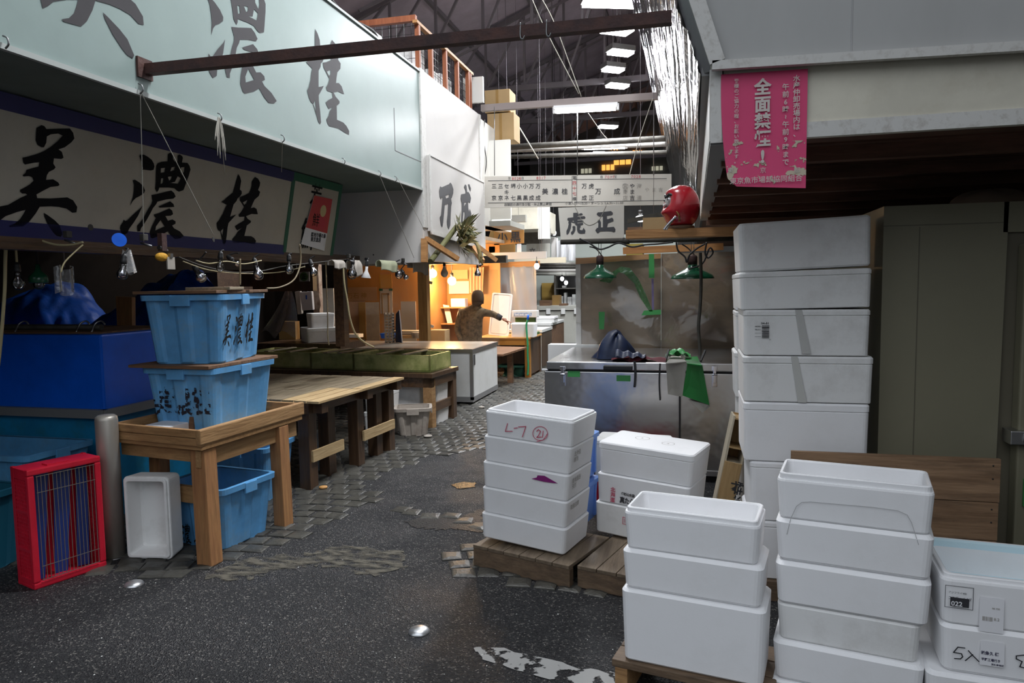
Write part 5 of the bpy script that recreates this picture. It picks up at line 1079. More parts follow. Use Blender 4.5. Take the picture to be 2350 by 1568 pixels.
# the worker: dark cap, patterned jacket, stooping with the right arm stretched out and pointing
def skin_mesh(name, verts, edges, m, parent, root=0, sub=2):
    me = bpy.data.meshes.new(name); me.from_pydata([v[0] for v in verts], edges, [])
    o = bpy.data.objects.new(name, me); COL.objects.link(o); me.materials.append(M[m])
    mod = o.modifiers.new('skin', 'SKIN'); mod.use_smooth_shade = True
    for i, v in enumerate(verts):
        sv = me.skin_vertices[0].data[i]; r = v[1]; sv.radius = r if isinstance(r, tuple) else (r, r); sv.use_root = (i == root)
    s = o.modifiers.new('sub', 'SUBSURF'); s.levels = sub; s.render_levels = sub
    o.parent = parent
    if parent.type == 'EMPTY': o.matrix_parent_inverse = Matrix.Translation(-Vector(parent.location))
    return o
WYp = 11.45
hd = PY(1096, 684, WYp); hx, hz = hd.x, hd.z
hnd = PY(1158, 735, 11.5); sh = PY(1112, 712, 11.45); el = PY(1135, 722, 11.48)
lsx = PY(1058, 708, 11.5).x
pel = Vector((hx - .14, WYp + .05, .66))
t = thing('person', 'stooping person in a dark cap and patterned jacket pointing right', 'person', (pel.x, pel.y, 0))
ch = Vector((hx - .10, WYp, hz - .29)); nk = Vector((hx - .03, WYp + .01, hz - .14))
V = [(pel, (.15, .12)), (pel.lerp(ch, .5), (.165, .125)), (ch, (.185, .12)), (nk, (.065, .065)), (Vector((hx, WYp + .02, hz - .05)), (.06, .06)),
     (Vector((ch.x + .17, WYp - .01, ch.z + .06)), .075), (el, .058), (hnd + Vector((-.05, 0, .0)), .036),
     (Vector((lsx + .02, WYp + .03, ch.z + .05)), .078), (Vector((lsx - .06, WYp + .0, ch.z - .24)), .060), (Vector((lsx + .04, WYp - .10, ch.z - .44)), .038),
     (Vector((pel.x + .09, pel.y, .60)), .10), (Vector((pel.x + .11, pel.y - .03, .34)), .072), (Vector((pel.x + .11, pel.y + .03, .06)), .05), (Vector((pel.x + .12, pel.y - .10, .035)), .038),
     (Vector((pel.x - .09, pel.y, .60)), .10), (Vector((pel.x - .11, pel.y - .03, .34)), .072), (Vector((pel.x - .11, pel.y + .03, .06)), .05), (Vector((pel.x - .12, pel.y - .10, .035)), .038)]
E_ = [(0, 1), (1, 2), (2, 3), (3, 4), (2, 5), (5, 6), (6, 7), (2, 8), (8, 9), (9, 10), (0, 11), (11, 12), (12, 13), (13, 14), (0, 15), (15, 16), (16, 17), (17, 18)]
body = skin_mesh('body', V, E_, 'camo', t)
q = MB(); q.ball((hx, WYp + .01, hz), .098, 20, 14, (.86, 1.0, 1.18)); q.ball((hx + .085, WYp + .02, hz - .02), .026, 8, 6, (.5, 1, 1.4)); q.ball((hx - .085, WYp + .02, hz - .02), .026, 8, 6, (.5, 1, 1.4)); q.ball((hx + .03, WYp + .105, hz - .02), .02, 8, 6, (.8, 1.2, 1.3)); q.build('head', 'skin', t)
q = MB(); q.lathe([(.1, -.10), (.106, -.02), (.103, .05), (.080, .105), (.045, .128), (0, .134)], (hx, WYp + .005, hz), 22); q.add([(hx - .07, WYp + .08, hz + .02), (hx + .07, WYp + .08, hz + .02), (hx + .06, WYp + .18, hz - .0), (hx - .06, WYp + .18, hz - .0)], [(0, 1, 2, 3)]); q.ball((hx + .0, WYp - .03, hz - .085), .088, 16, 8, (1, .8, .7)); q.build('cap', 'cap', t)
MB().lathe([(.085, -.05), (.09, 0), (.07, .04), (.0, .05)], (nk.x, nk.y, nk.z - .03), 16).build('collar', 'camo', t)
hv = (hnd - el).normalized()
MB().tube([hnd - hv * .15, hnd - hv * .06], [.052, .044], 12).build('cuff', 'cuff', t)
hand = hnd; up = Vector((0, 0, 1)); sd = Vector((0, 1, 0))
HV = [(hand - hv * .05, .024), (hand - hv * .02, (.030, .020)), (hand + hv * .02, (.032, .018))]; HE = [(0, 1), (1, 2)]
for k, (off, segs) in enumerate(((.026, ((.045, .006), (.035, .004), (.026, .0))), (.009, ((.034, -.006), (.004, -.026), (-.018, -.008))), (-.009, ((.030, -.008), (.002, -.024), (-.016, -.006))), (-.025, ((.024, -.008), (.0, -.02), (-.012, -.004))))):
    p = hand + hv * .035 + up * off * .5 + sd * -off * .6; b_ = len(HV); HV.append((p, .0095)); HE.append((2, b_))
    for dx, dz in segs: p = p + hv * dx + up * dz; HV.append((p, .0085)); HE.append((len(HV) - 2, len(HV) - 1))
p = hand - hv * .01 + up * .022 - sd * .012; HV.append((p, .011)); HE.append((1, len(HV) - 1)); p = p + hv * .035 + up * .012; HV.append((p, .009)); HE.append((len(HV) - 2, len(HV) - 1)); p = p + hv * .022; HV.append((p, .008)); HE.append((len(HV) - 2, len(HV) - 1))
skin_mesh('hand', HV, HE, 'skin', t, 0, 1)
lh = V[10][0]; dv = Vector((.3, -.5, -.8)).normalized()
HV = [(lh - dv * .01, .026), (lh + dv * .03, (.03, .018)), (lh + dv * .06, (.03, .016))]; HE = [(0, 1), (1, 2)]
for k in range(4):
    p = lh + dv * .08 + Vector((.02 * (k - 1.5), .0, 0)); HV.append((p, .009)); HE.append((2, len(HV) - 1)); p = p + dv * .03 + Vector((0, .012, 0)); HV.append((p, .008)); HE.append((len(HV) - 2, len(HV) - 1))
p = lh + dv * .03 + Vector((.035, -.01, 0)); HV.append((p, .01)); HE.append((1, len(HV) - 1)); HV.append((p + dv * .03, .008)); HE.append((len(HV) - 2, len(HV) - 1))
skin_mesh('hand', HV, HE, 'skin', t, 0, 1)
q = MB()
for k in (-1, 1): q.loft([rrect(.19, .23, .06, .62, 4, pel.x + k * .085, pel.y), rrect(.17, .18, .06, .34, 4, pel.x + k * .11, pel.y - .02), rrect(.14, .15, .05, .05, 4, pel.x + k * .11, pel.y + .02)], True, True, True)
q.build('trousers', 'trousers', t)

# ---------------------------------------------------------------- orange table with scale and foam box
TYo = 11.75; t = thing('packing_table', 'orange topped packing table with dark sides and a green hose', 'table', (-3.1, 12.2, 0))
a = PY(1216, 776, TYo); tx1 = a.x; tz1 = a.z + .005; tx0 = PY(1090, 770, TYo).x
MB().box(tx0, tx1, TYo, 12.75, tz1 - .03, tz1).build('tabletop', 'ochre', t, .003)
MB().box(tx0, tx1 - .01, TYo + .02, TYo + .06, tz1 - .13, tz1 - .03).build('apron', pm('orange_paint', (0.52, 0.23, 0.04), .5), t)
for x, y in ((tx1 - .10, TYo + .03), (tx1 - .10, 12.62), (tx0 + .02, TYo + .03), (tx0 + .02, 12.62)): MB().box(x, x + .09, y, y + .09, 0, tz1 - .03).build('leg', pm('orange_leg', (0.40, 0.18, 0.03), .5) if x > -3 and y < 12 else 'wet_wood', t)
MB().box(tx1 - .04, tx1 - .02, TYo + .12, 12.7, .05, tz1 - .04).build('side_board', 'wet_wood', t); MB().box(tx0, tx1 - .1, 12.2, 12.22, .05, tz1 - .05).build('back_board', 'wet_wood', t)
q = PZ(1160, 866, 0); tote('dark green tub under the orange packing table', (q.x + .1, 12.0, 0), 0, .45, .26, .2, pm('dark_green_plastic', (0.01, 0.07, 0.05), .5), 'tubs under the tables')
solo('low_bench', MB().hexa([(-3.3, 10.6, .50), (-2.82, 10.55, .50), (-2.62, 11.3, .55), (-3.3, 11.4, .55)], [(-3.3, 10.6, .53), (-2.82, 10.55, .53), (-2.62, 11.3, .58), (-3.3, 11.4, .58)]).box(-3.2, -3.1, 10.7, 10.8, 0, .5).box(-2.9, -2.82, 11.1, 11.2, 0, .53).box(-3.2, -3.1, 11.1, 11.2, 0, .53), 'lid_wood', 'dark board bench between counter and packing table', 'bench')
a, b = PY(1171, 742, 11.8), PY(1213, 773, 11.8); ww = PY(1229, 770, 11.9).x - a.x
t2 = foam_box('white foam box in front of the weighing scale', ww, .28, a.z - tz1, 'eps', True); t2.location = (a.x + ww / 2, 11.95, tz1); 
t = thing('weighing_scale', 'white weighing scale with a blue lit display and green base', 'scale', (a.x, 12.4, tz1)); a, b = PY(1174, 713, 12.3), PY(1232, 729, 12.3); zb_ = PY(1200, 745, 12.3).z
MB().box(a.x, b.x, 12.3, 12.5, b.z, a.z).build('head', 'white_clean', t, .012)
c0, c1 = PY(1179, 718, 12.29), PY(1220, 726, 12.29); MB().box(c0.x, c1.x, 12.292, 12.302, c1.z, c0.z).build('display', 'display', t)
MB().text('888 888 888', (c0.x + .02, 12.288, c1.z + .01), (1, 0, 0), (0, 0, 1), .05, bold=.02).build('digits', 'label_white', t)
MB().box(a.x + .05, b.x - .05, 12.36, 12.46, tz1, b.z).build('column', 'pea', t); MB().box(a.x + .02, b.x - .02, 12.3, 12.62, tz1, tz1 + .05).build('base', 'pea', t, .008)
a, b = PY(1132, 673, 12.3), PY(1160, 764, 12.3); mb = MB()
M['warm_foam'] = M['eps']
t = thing('box_cover', 'large white foam lid leaning upright on the packing table', 'lid', (a.x, 12.3, tz1)); c = PY(1121, 763, 12.1); dlt = PY(1167, 763, 12.1).x - c.x; hgt = a.z - tz1
lidloops = [rrect(dlt, hgt, .03, z) for z in (0, .03)] + [rrect(dlt - .05, hgt - .05, .03, .03), rrect(dlt - .05, hgt - .05, .03, .018), rrect(dlt - .08, hgt - .08, .03, .018), rrect(dlt - .08, hgt - .08, .03, .028)]
q = MB().loft(lidloops); q.move(Matrix.Translation((c.x + dlt / 2 + .02, 12.20, tz1 + hgt / 2)) @ Matrix.Rotation(R(5), 4, 'Y') @ Matrix.Rotation(R(90 - 6), 4, 'X')); q.build('panel', 'eps', t)
q = [PY(x, y, 11.68) for x, y in ((1211, 734), (1208, 745), (1209, 765), (1211, 790), (1211, 815), (1212, 840), (1211, 862))]
solo('hose', MB().tube(q, .016), 'hose', 'green hose hanging over the front of the packing table', 'hose'); solo('hose_nozzle', MB().tube([q[0] + Vector((0, 0, 0)), q[0] + Vector((.0, .02, .06)), q[0] + Vector((.0, .03, .08))], [.02, .02, .016]), 'tank', 'blue nozzle at the top of the green hose', 'nozzle')

# ================================================================== RIGHT STALL: fascia, loft, soffit, cold room
FY = 3.10
def strokes(mb, pts, w_, fn):
    """a marker line of width w_ through 2-D points"""
    for (x0, y0), (x1, y1) in zip(pts, pts[1:]):
        dx, dy = x1 - x0, y1 - y0; l = math.hypot(dx, dy) or 1; nx, ny = -dy / l * w_ / 2, dx / l * w_ / 2; ex, ey = dx / l * w_ * .3, dy / l * w_ * .3
        mb.add([fn(x0 + nx - ex, y0 + ny - ey), fn(x1 + nx + ex, y1 + ny + ey), fn(x1 - nx + ex, y1 - ny + ey), fn(x0 - nx - ex, y0 - ny - ey)], [(0, 1, 2, 3)])
    return mb
pTL, pBL = PY(1631, 160, FY), PY(1632, 327, FY)
px0 = pTL.x; z1f, z0f = pTL.z, pBL.z
struct('wall_9', MB().box(px0, 6, FY, FY + .05, z0f, z1f + .02), 'fascia')
struct('trim_17', MB().box(px0, px0 + .045, FY - .012, FY, z0f - .005, z1f), 'trim')
struct('trim_18', MB().box(px0 + .045, 6, FY - .008, FY, z0f - .004, z0f + .055), 'trim')
# loft panel above, its left edge flaring out over the alley
e0, e1 = PY(1634, 147, FY - .03), PY(1586, 0, FY - .03); fl_ = (e1.x - e0.x) / (e1.z - e0.z); ZL = 4.6
r0 = PY(2350, 102, FY - .03); sl = (r0.z - e0.z) / (r0.x - e0.x)
xt = e0.x + fl_ * (ZL - e0.z)
struct('wall_10', MB().hexa([(e0.x, FY - .03, e0.z), (6, FY - .03, e0.z + sl * (6 - e0.x)), (6, FY + .02, e0.z + sl * (6 - e0.x)), (e0.x, FY + .02, e0.z)], [(xt, FY - .03, ZL), (6, FY - .03, ZL), (6, FY + .02, ZL), (xt, FY + .02, ZL)]), 'grey_panel')
struct('trim_19', MB().beam((e0.x, FY - .045, e0.z - .012), (6, FY - .045, e0.z - .012 + sl * (6 - e0.x)), .03, .035).beam((e0.x + .02, FY - .05, e0.z), (xt + .02, FY - .05, ZL), .02, .06, (1, 0, 0)), 'trim')
xs_ = PY(1952, 100, FY - .03).x; struct('trim_20', MB().box(xs_, xs_ + .004, FY - .033, FY - .03, e0.z + sl * (xs_ - e0.x), ZL), 'groove')
struct('trim_21', MB().box(px0 + .02, 6, FY + .0, FY + .06, z1f + .0, e0.z + .02), 'grey_trim')
# side beam (white) running back and a dark strip painting the shade on its underside
struct('wall_11', MB().box(px0 - .004, px0 + .05, FY, 6.85, z0f + .004, z1f), 'white_clean')
struct('trim_22', MB().box(px0, px0 + .075, FY + .002, 6.85, z0f - .012, z0f + .004), 'grey_trim')
struct('trim_23', MB().box(px0 - .035, px0 + .03, FY + .03, 19, z1f - .015, z1f + .02), 'grey_trim')
# corrugated shiny sheet closing the loft side
cb = Vector((.030, 0, 2.455)); ct = Vector((cb.x + fl_ * (4.42 - 2.455), 0, 4.42)); dl = ct - cb; nn = Vector((-dl.z, 0, dl.x)).normalized()
ej = lambda z: e0.x + fl_ * (z - e0.z)
struct('wall_16', MB().hexa([(cb.x, FY + .04, cb.z), (ej(cb.z) + .02, FY - .02, cb.z), (ej(cb.z) + .02, FY + .0, cb.z), (cb.x, FY + .06, cb.z)], [(ct.x, FY + .04, ct.z), (ej(ct.z) + .02, FY - .02, ct.z), (ej(ct.z) + .02, FY + .0, ct.z), (ct.x, FY + .06, ct.z)]), pm('dull_silver_sheet', (.36, .35, .36), .35, .7, var=.2, vs=6, stretch=(1, 1, .2)))
NS = 150
prof = []
for i in range(NS + 1):
    u = i / NS; p = cb + dl * u + nn * (.005 * math.sin(i * 1.3) + .005 * math.sin(i * .37 + 1)); prof.append(p)
ys = [FY + .03 + (19 - FY) * k / 24 for k in range(25)]
mb = MB(); mb.grid(lambda u, v: prof[round(u * NS)] + Vector((.006 * math.sin(v * 40 + u * 9) * nn.x, ys[round(v * 24)], .006 * math.sin(v * 40 + u * 9) * nn.z)), NS, 24)
M['foil'] = pm('silvered_corrugated_sheet', (0.50, 0.50, 0.52), .10, .95, bump=.5, bs=18, stretch=(1, .3, 1))
struct('wall_12', mb, 'foil')
struct('wall_13', MB().hexa([(.11, FY + .02, 2.47), (.13, FY + .02, 2.47), (.13, 19, 2.47), (.11, 19, 2.47)], [(ct.x + .08, FY + .02, 4.45), (ct.x + .1, FY + .02, 4.45), (ct.x + .1, 19, 4.45), (ct.x + .08, 19, 4.45)]), 'hall_wall')
struct('trim_24', MB().box(px0 + .05, 5.2, FY + .05, 19, z1f + .02, z1f + .05), 'dark_wood')
mb = MB()
for k in range(26):
    y = FY + .06 + k * .155; mb.box(px0 + .06, 5.15, y, y + .145, z0f + .03 + (k % 2) * .006, z0f + .055)
struct('trim_25', mb, 'dark_wood')
mb = MB()
for k in range(7): mb.box(px0 + .06, 5.15, FY + .42 + k * .6, FY + .48 + k * .6, z0f - .035, z0f + .03)
struct('trim_26', mb, 'dark_wood')
# iron bar spanning the alley and the grey tube bar behind it
a, b = PY(332, 158, 3.15), PY(1508, 41, 3.15)
t = thing('iron_bar', 'rusted angle iron bar spanning the alley in front of the mint sign', 'bar', a)
MB().beam((MX - .0, 3.15, a.z), (b.x + .06, 3.15, b.z), .012, .05).beam((MX - .0, 3.17, a.z - .02), (b.x + .06, 3.17, b.z - .02), .045, .01).build('angle', 'rust', t)
MB().box(MX, MX + .012, 3.10, 3.2, a.z - .05, a.z + .05).build('end_plate', 'rust', t)
for px_ in (1255, 1195): q = PY(px_, 62 + (1255 - px_) * .1, 3.15); MB().tube([q + Vector((0, 0, .03)), q + Vector((.0, -.01, -.03)), q + Vector((.01, -.01, -.045)), q + Vector((.02, -.01, -.03))], .004, 6).build('hook', 'steel_dark', t)
BY = 9.3
a, b = PY(1105, 249, BY), PY(1512, 221, BY)
solo('tube_bar', MB().beam(a, b + Vector((.15, 0, 0)), .07, .085), pm('pinkish_grey_bar', (0.24, 0.20, 0.19), .6), 'pinkish grey square bar over the alley carrying the nearer tube light', 'bar')
for i, (y0, y1, Y_, r, m, l) in enumerate(((338, 318, 12.4, .05, 'pipe', 'brown pipe crossing the alley just behind the nearer tube light'), (345, 331, 13.1, .045, 'white_wall', 'white pipe crossing the alley that carries the second tube light'), (360, 350, 14.0, .04, 'pipe', 'grey pipe crossing the alley below the second tube light'))):
    a, b = PY(1165, y0, Y_), PY(1532, y1, Y_); solo('cross_pipe', MB().tube([a, b + Vector((.2, 0, 0))], r, 12), m, l, 'pipe', 'pipes across the alley')
def tube_light(px0_, py0_, px1_, py1_, Y_, zbar, label):
    a, b = PY(px0_, py0_, Y_), PY(px1_, py1_, Y_); m_ = (a + b) / 2; t = thing('tube_light', label, 'light', m_, 'tube lights over the alley')
    MB().beam(a + Vector((0, 0, .04)), b + Vector((0, 0, .04)), .10, .035).build('housing', 'white_enamel', t)
    MB().tube([a + Vector((.03, 0, -.005)), b + Vector((-.03, 0, -.005))], .03, 12).build('tube', 'tube_glow', t)
    for p in (a, b): MB().box(p.x - .015, p.x + .015, Y_ - .025, Y_ + .025, p.z - .03, p.z + .05).build('end_holder', 'white_enamel', t)
    for f in (.25, .75): p = a.lerp(b, f); MB().tube([p + Vector((0, 0, .05)), (p.x, p.y, zbar)], .006, 6).build('hanger', 'steel_dark', t)
    ld = bpy.data.lights.new('tube_area', 'AREA'); ld.shape = 'RECTANGLE'; ld.size = .85; ld.size_y = .08; ld.energy = 28 * LAMP_W; ld.color = (.95, .97, 1.0)
    lo = bpy.data.objects.new('tube_area', ld); COL.objects.link(lo); lo.location = m_ + Vector((0, 0, -.05))
    return t
tube_light(1272, 255, 1418, 247, BY, PY(1340, 235, BY).z, 'nearer bright tube light hanging under the square bar over the alley')
tube_light(1337, 340, 1438, 337, 13.1, PY(1390, 332, 13.1).z, 'second tube light over the alley, further back under the white pipe')
# big hall lamps high in the roof, each with its own light
def hall_lamp(px_, py_, zz, w_, d_, ang, e_, label):
    p = PZ(px_, py_, zz); t = thing('hall_lamp', label, 'lamp', p, 'lamps high under the roof')
    mb = MB().box(-w_ / 2, w_ / 2, -d_ / 2, d_ / 2, .02, .12); mb.build('housing', 'grey_trim', t)
    MB().box(-w_ / 2 + .02, w_ / 2 - .02, -d_ / 2 + .02, d_ / 2 - .02, -.03, .019).build('diffuser', 'lamp_glow', t)
    MB().tube([(0, 0, .12), (0, 0, roof_z(p.x) - zz + .01)], .012, 6).build('hanger', 'truss', t)
    for c in t.children: c.matrix_parent_inverse = Matrix.Identity(4)
    t.rotation_euler = (0, 0, R(ang))
    if e_:
        ld = bpy.data.lights.new('lamp_area', 'AREA'); ld.shape = 'RECTANGLE'; ld.size = w_; ld.size_y = d_; ld.energy = e_ * LAMP_W; ld.color = (.93, .96, 1.0)
        lo = bpy.data.objects.new('lamp_area', ld); COL.objects.link(lo); lo.location = p + Vector((0, 0, -.06)); lo.rotation_euler = (0, 0, R(ang))
hall_lamp(1408, 2, 6.0, .95, .5, 20, 330, 'nearest and brightest hall lamp at the top edge of the picture')
hall_lamp(1416, 70, 6.0, .55, .35, 35, 170, 'second hall lamp from the top in the row under the roof')
hall_lamp(1407, 160, 6.0, .45, .28, 35, 130, 'third hall lamp in the row, a double bright patch')
hall_lamp(1424, 121, 6.0, .5, .28, 35, 0, 'dimmer twin of the third hall lamp just above it')
hall_lamp(1417, 197, 6.0, .5, .3, 35, 80, 'fourth hall lamp in the row above the square bar')
hall_lamp(1395, 291, 6.0, .55, .3, 30, 60, 'fifth hall lamp seen just below the nearer tube light')
hall_lamp(1382, 323, 6.0, .3, .3, 0, 25, 'small sixth hall lamp above the second tube light')
hall_lamp(1373, 351, 6.0, .4, .3, 20, 25, 'tiny farthest hall lamp just under the second tube light')
for x_, y_, z_, e_, l in ((-1.1, 8.7, 6.15, 40, 'hall lamp of the same row just out of view above the square bar'), (-1.5, 4.4, 6.6, 130, 'hall lamp of the row nearest to the open end of the hall'), (.02, 4.6, 7.4, 300, 'hall lamp high above the right hand loft near the open end')):
    p_ = Vector((x_, y_, z_)); d_ = Vector((p_ - EYE)); s_ = FOC / d_.dot(cz_); hall_lamp(1175 + d_.dot(cx_) * s_, 784 + d_.dot(cy_) * s_, z_, .9, .45, 20, e_, l)
for i, (pts, Y_, l) in enumerate(([[(1222, 0), (1255, 75), (1328, 215)], 8.9, 'left of two thin wires running down to the square bar'], [[(1245, 0), (1275, 60), (1334, 222)], 9.0, 'right of two thin wires running down to the square bar'], [[(1350, 260), (1385, 310), (1400, 322)], 11.5, 'slanting wire below the nearer tube light'], [[(1498, 226), (1470, 310), (1445, 400)], 9.25, 'wire from the square bar down to the right end of the notice board'], [[(1190, 290), (1235, 365)], 12, 'pale stick hanging crookedly in the dark roof'], [[(1112, 275), (1110, 320), (1116, 370), (1112, 405)], 9.4, 'loose wire on the white wall above the left end of the notice board'])):
    solo('roof_wire', MB().tube([PY(x, y, Y_) for x, y in pts], .012 if i == 4 else .006, 5), 'string' if i != 5 else 'rubber', l, 'wire', 'wires under the roof')

# ---------------------------------------------------------------- hanging notice boards
NBY = 9.22
def nb(px_, py_): return PY(px_, py_, NBY)
t = thing('notice_board', 'long ivory notice board of stall names hung across the alley', 'sign', nb(1325, 475))
a, b, c, d = nb(1112, 405), nb(1541, 399), nb(1541, 470), nb(1112, 477)
MB().slab([d + Vector((0, 0, 0)), c, b, a], (0, -1, 0), .03).build('board', 'sign_white', t)
KB = (nb(1400, 440) - nb(1300, 440)).length / 100
mi = MB()
def ln(m_, x0, y0, x1, y1, w_=1.0): p, q = nb(x0, y0), nb(x1, y1); m_.beam(p + Vector((0, -.004, 0)), q + Vector((0, -.004, 0)), .002, w_ * KB)
for L in ((1120, 415, 1312, 413), (1120, 466, 1312, 464), (1318, 464, 1530, 460), (1318, 412, 1530, 410), (1313, 404, 1313, 466), (1323.5, 404, 1323.5, 465)): ln(mi, *L)
def tx(m_, s_, x, y, px_h, **k): m_.text(s_, nb(x, y) + Vector((0, -.005, 0)), nb(x + 50, y - .6) - nb(x, y), (0, 0, 1), px_h * KB * 1.08, **k)
for x, up_, md, dn in ((1134, '三', '', '京'), (1149, '三', '', '京'), (1163, 'セ', 'キ', 'ネ'), (1178, '堺', '', '七'), (1192, '小', '', '黒'), (1206, '小', '', '黒'), (1220, '万', '', '成'), (1235, '万', '', '成'), (1341, '万', '', '成'), (1357, '虎', '', '正')):
    for s_, y in ((up_, 432), (md, 446), (dn, 459)):
        if s_: tx(mi, s_, x, y, 11.5, align='CENTER', bold=.012)
for x, s_ in ((1251, '美'), (1274, '濃'), (1296, '桂'), (1373, '万'), (1416, '成')): tx(mi, s_, x, 445, 13.5, align='CENTER', bold=.015)
for y, s_ in ((432, 'や'), (445, 'ま'), (459, '吉')): tx(mi, s_, 1451, y, 11, align='CENTER', bold=.014)
tx(mi, '至        ー 自', 1166, 412, 6.5); tx(mi, '自        ー 至', 1377, 409, 6.5)
tx(mi, '店舗前の通行及び駐・停止禁止時間', 1157, 472.5, 6.6, bold=.01); tx(mi, '小車7:00〜10:30・ターレット6:30〜11:00', 1297, 470, 6.6, bold=.004, gap=1.06)
for y, s_ in ((411.5, '第'), (460, '棟')): tx(mi, s_, 1318.3, y, 8.6, align='CENTER', bold=.008)
mi.build('lettering', 'sign_ink', t)
mr = MB()
for y, s_ in ((424, '四'), (436, '十'), (448, '七')): tx(mr, s_, 1318.3, y, 9, align='CENTER', bold=.008)
tx(mr, '8028', 1175, 413, 8.5, gap=1.25); tx(mr, '8017', 1231, 412, 8.5, gap=1.25); tx(mr, '7017', 1388, 410, 8.5, gap=1.25); tx(mr, '7028', 1448, 409, 8.5, gap=1.25)
mr.build('red_lettering', 'sign_red', t)
mf = MB()
for x, col in ((1435, ('宮', '商', '店')), (1467, ('海', '', '清'))):
    for y, s_ in zip((432, 445, 459), col):
        if s_: tx(mf, s_, x, y, 11, align='CENTER', bold=.006)
for x, s_ in ((1485, 'や'), (1501, 'ま'), (1516, '吉')): tx(mf, s_, x, 440, 10, align='CENTER')
strokes(mf, circ(1435, 428, 6.5, 18) + [(1441.5, 428)], .8, lambda x, y: nb(x, y) + Vector((0, -.005, 0)))
mf.build('faded_lettering', 'sign_faint', t)
for px_ in (1135, 1325, 1500): p = nb(px_, 403); MB().tube([p, (p.x, BY - .03, PY(px_, 240, BY).z - .035)], .006, 6).build('hanger', 'steel_dark', t)
TYs = 7.0
def ts(px_, py_): return PY(px_, py_, TYs)
t = thing('notice_board', 'square ivory hanging sign with two heavy dark characters', 'sign', ts(1357, 548))
a, b, c, d = ts(1281, 477), ts(1432, 471), ts(1432, 546), ts(1287, 550)
MB().slab([d, c, b, a], (0, -1, 0), .02).build('board', 'sign_white', t)
G = [[[(630,260),(770,255),(775,300),(890,265),(935,300),(920,325),(790,350),(765,365),(765,385),(980,360),(1020,400),(1000,440),(765,470),(765,500),(930,490),(965,520),(950,545),(765,560),(765,590),(930,570),(950,610),(930,635),(850,660),(875,710),(840,730),(840,800),(920,810),(960,730),(1020,830),(1000,910),(850,920),(780,880),(750,800),(750,660),(700,640),(690,590),(560,550),(570,620),(550,750),(500,880),(450,945),(415,930),(415,830),(460,740),(490,600),(470,580),(490,520),(440,470),(460,420),(630,400)],[(550,510),(650,500),(650,545)]],[[(600,700),(650,670),(700,690),(700,800),(650,900),(600,950),(560,930),(560,870),(610,820),(615,740)]],[[(1420,235),(1440,245),(1830,200),(1890,260),(1880,310),(1840,335),(1700,350),(1700,450),(1730,460),(1860,410),(1900,450),(1910,520),(1730,590),(1705,720),(1920,700),(1970,780),(1960,850),(1900,880),(1870,850),(1700,840),(1480,850),(1420,905),(1380,890),(1330,810),(1380,740),(1420,730),(1430,600),(1395,530),(1420,480),(1470,475),(1510,560),(1510,720),(1570,720),(1570,370),(1460,380),(1380,320),(1375,290)]]]
for ks in ((0, 1), (2,)):
    mb = MB()
    for st in (G[k] for k in ks): mb.poly([crop(lp, 1270, 470, .07234) for lp in st], lambda x, y: ts(x, y) + Vector((0, -.003, 0)))
    mb.build('character', 'sign_ink', t)
MB().tube([ts(1320, 475), ts(1326, 487), ts(1335, 505), ts(1352, 517), ts(1372, 508), ts(1382, 492), ts(1391, 472)], .004, 6).build('string', 'string', t)
for px_, py_ in ((1320, 474), (1391, 471)): p = ts(px_, py_); MB().tube([p, (p.x, TYs, p.z + .03)], .003, 5).build('hanger', 'string', t)
MB().beam(d + Vector((0, 0, -.01)), c + Vector((.02, 0, -.01)), .03, .022).build('bottom_rail', 'rag', t)

# ---------------------------------------------------------------- plywood stall, pendant lamps, round red doll
PWY = 7.3
def pw(px_, py_): return PY(px_, py_, PWY)
a, b = pw(1333, 592), pw(1517, 800)
struct('wall_14', MB().box(a.x, b.x - .002, PWY, PWY + .03, .0, pw(1420, 596).z).box(b.x + .002, 1.0, PWY, PWY + .03, .0, pw(1600, 580).z), 'ply')
struct('trim_27', MB().box(pw(1322, 592).x, a.x, PWY - .03, PWY + .03, 0, pw(1328, 592).z), 'white_wall')
a, b = pw(1323, 600), pw(1517, 582)
solo('timber_rail', MB().hexa([(a.x, PWY - .05, a.z - .03), (b.x, PWY - .05, b.z - .05), (b.x, PWY, b.z - .05), (a.x, PWY, a.z - .03)], [(a.x, PWY - .05, a.z + .03), (b.x, PWY - .05, b.z + .0), (b.x, PWY, b.z + .0), (a.x, PWY, a.z + .03)]), 'pine', 'orange pine rail along the top of the plywood wall', 'rail')
a, b = PY(1430, 576, 7.6), PY(1660, 566, 7.6); solo('timber_rail', MB().beam(a, b, .05, .07), 'pine', 'higher orange pine rail behind the right pendant lamp', 'rail'); hang(COL.objects[-1], PY(1560, 569, 7.6))
M['film_shiny'] = clear('shiny_rippled_film', (.97, .97, .96), .07, .03, .10, .035, 1.3)
mb = MB()
a, b = pw(1322, 588), pw(1700, 800)
mb.grid(lambda u, v: Vector((a.x + (1.0 - a.x) * u, 7.21 + .05 * math.sin(u * 6 + v * 2.2) * (.3 + .7 * math.sin(PI * v)) + .02 * math.sin(u * 15 - v * 7), a.z - .01 + (.97 - a.z) * v)), 70, 40)
solo('plastic_curtain', mb, 'film_shiny', 'clear rippled plastic sheet covering the plywood wall behind the steel chest', 'plastic sheet')
def tq(pts, Y_, m, l, nm='tape_strip'): solo(nm, MB().slab([PY(x, y, Y_) for x, y in pts], (0, -1, 0), .002), m, l, 'tape', 'tape on the plastic sheet')
TYp = 7.10
tq([(1489, 638), (1502, 638), (1501, 583), (1489, 583)], TYp, 'tape', 'long vertical green tape strip at the top of the plastic sheet')
tq([(1375, 756), (1386, 756), (1388, 716), (1374, 716)], TYp, 'tape', 'short green tape strip left of the navy bundle on the sheet')
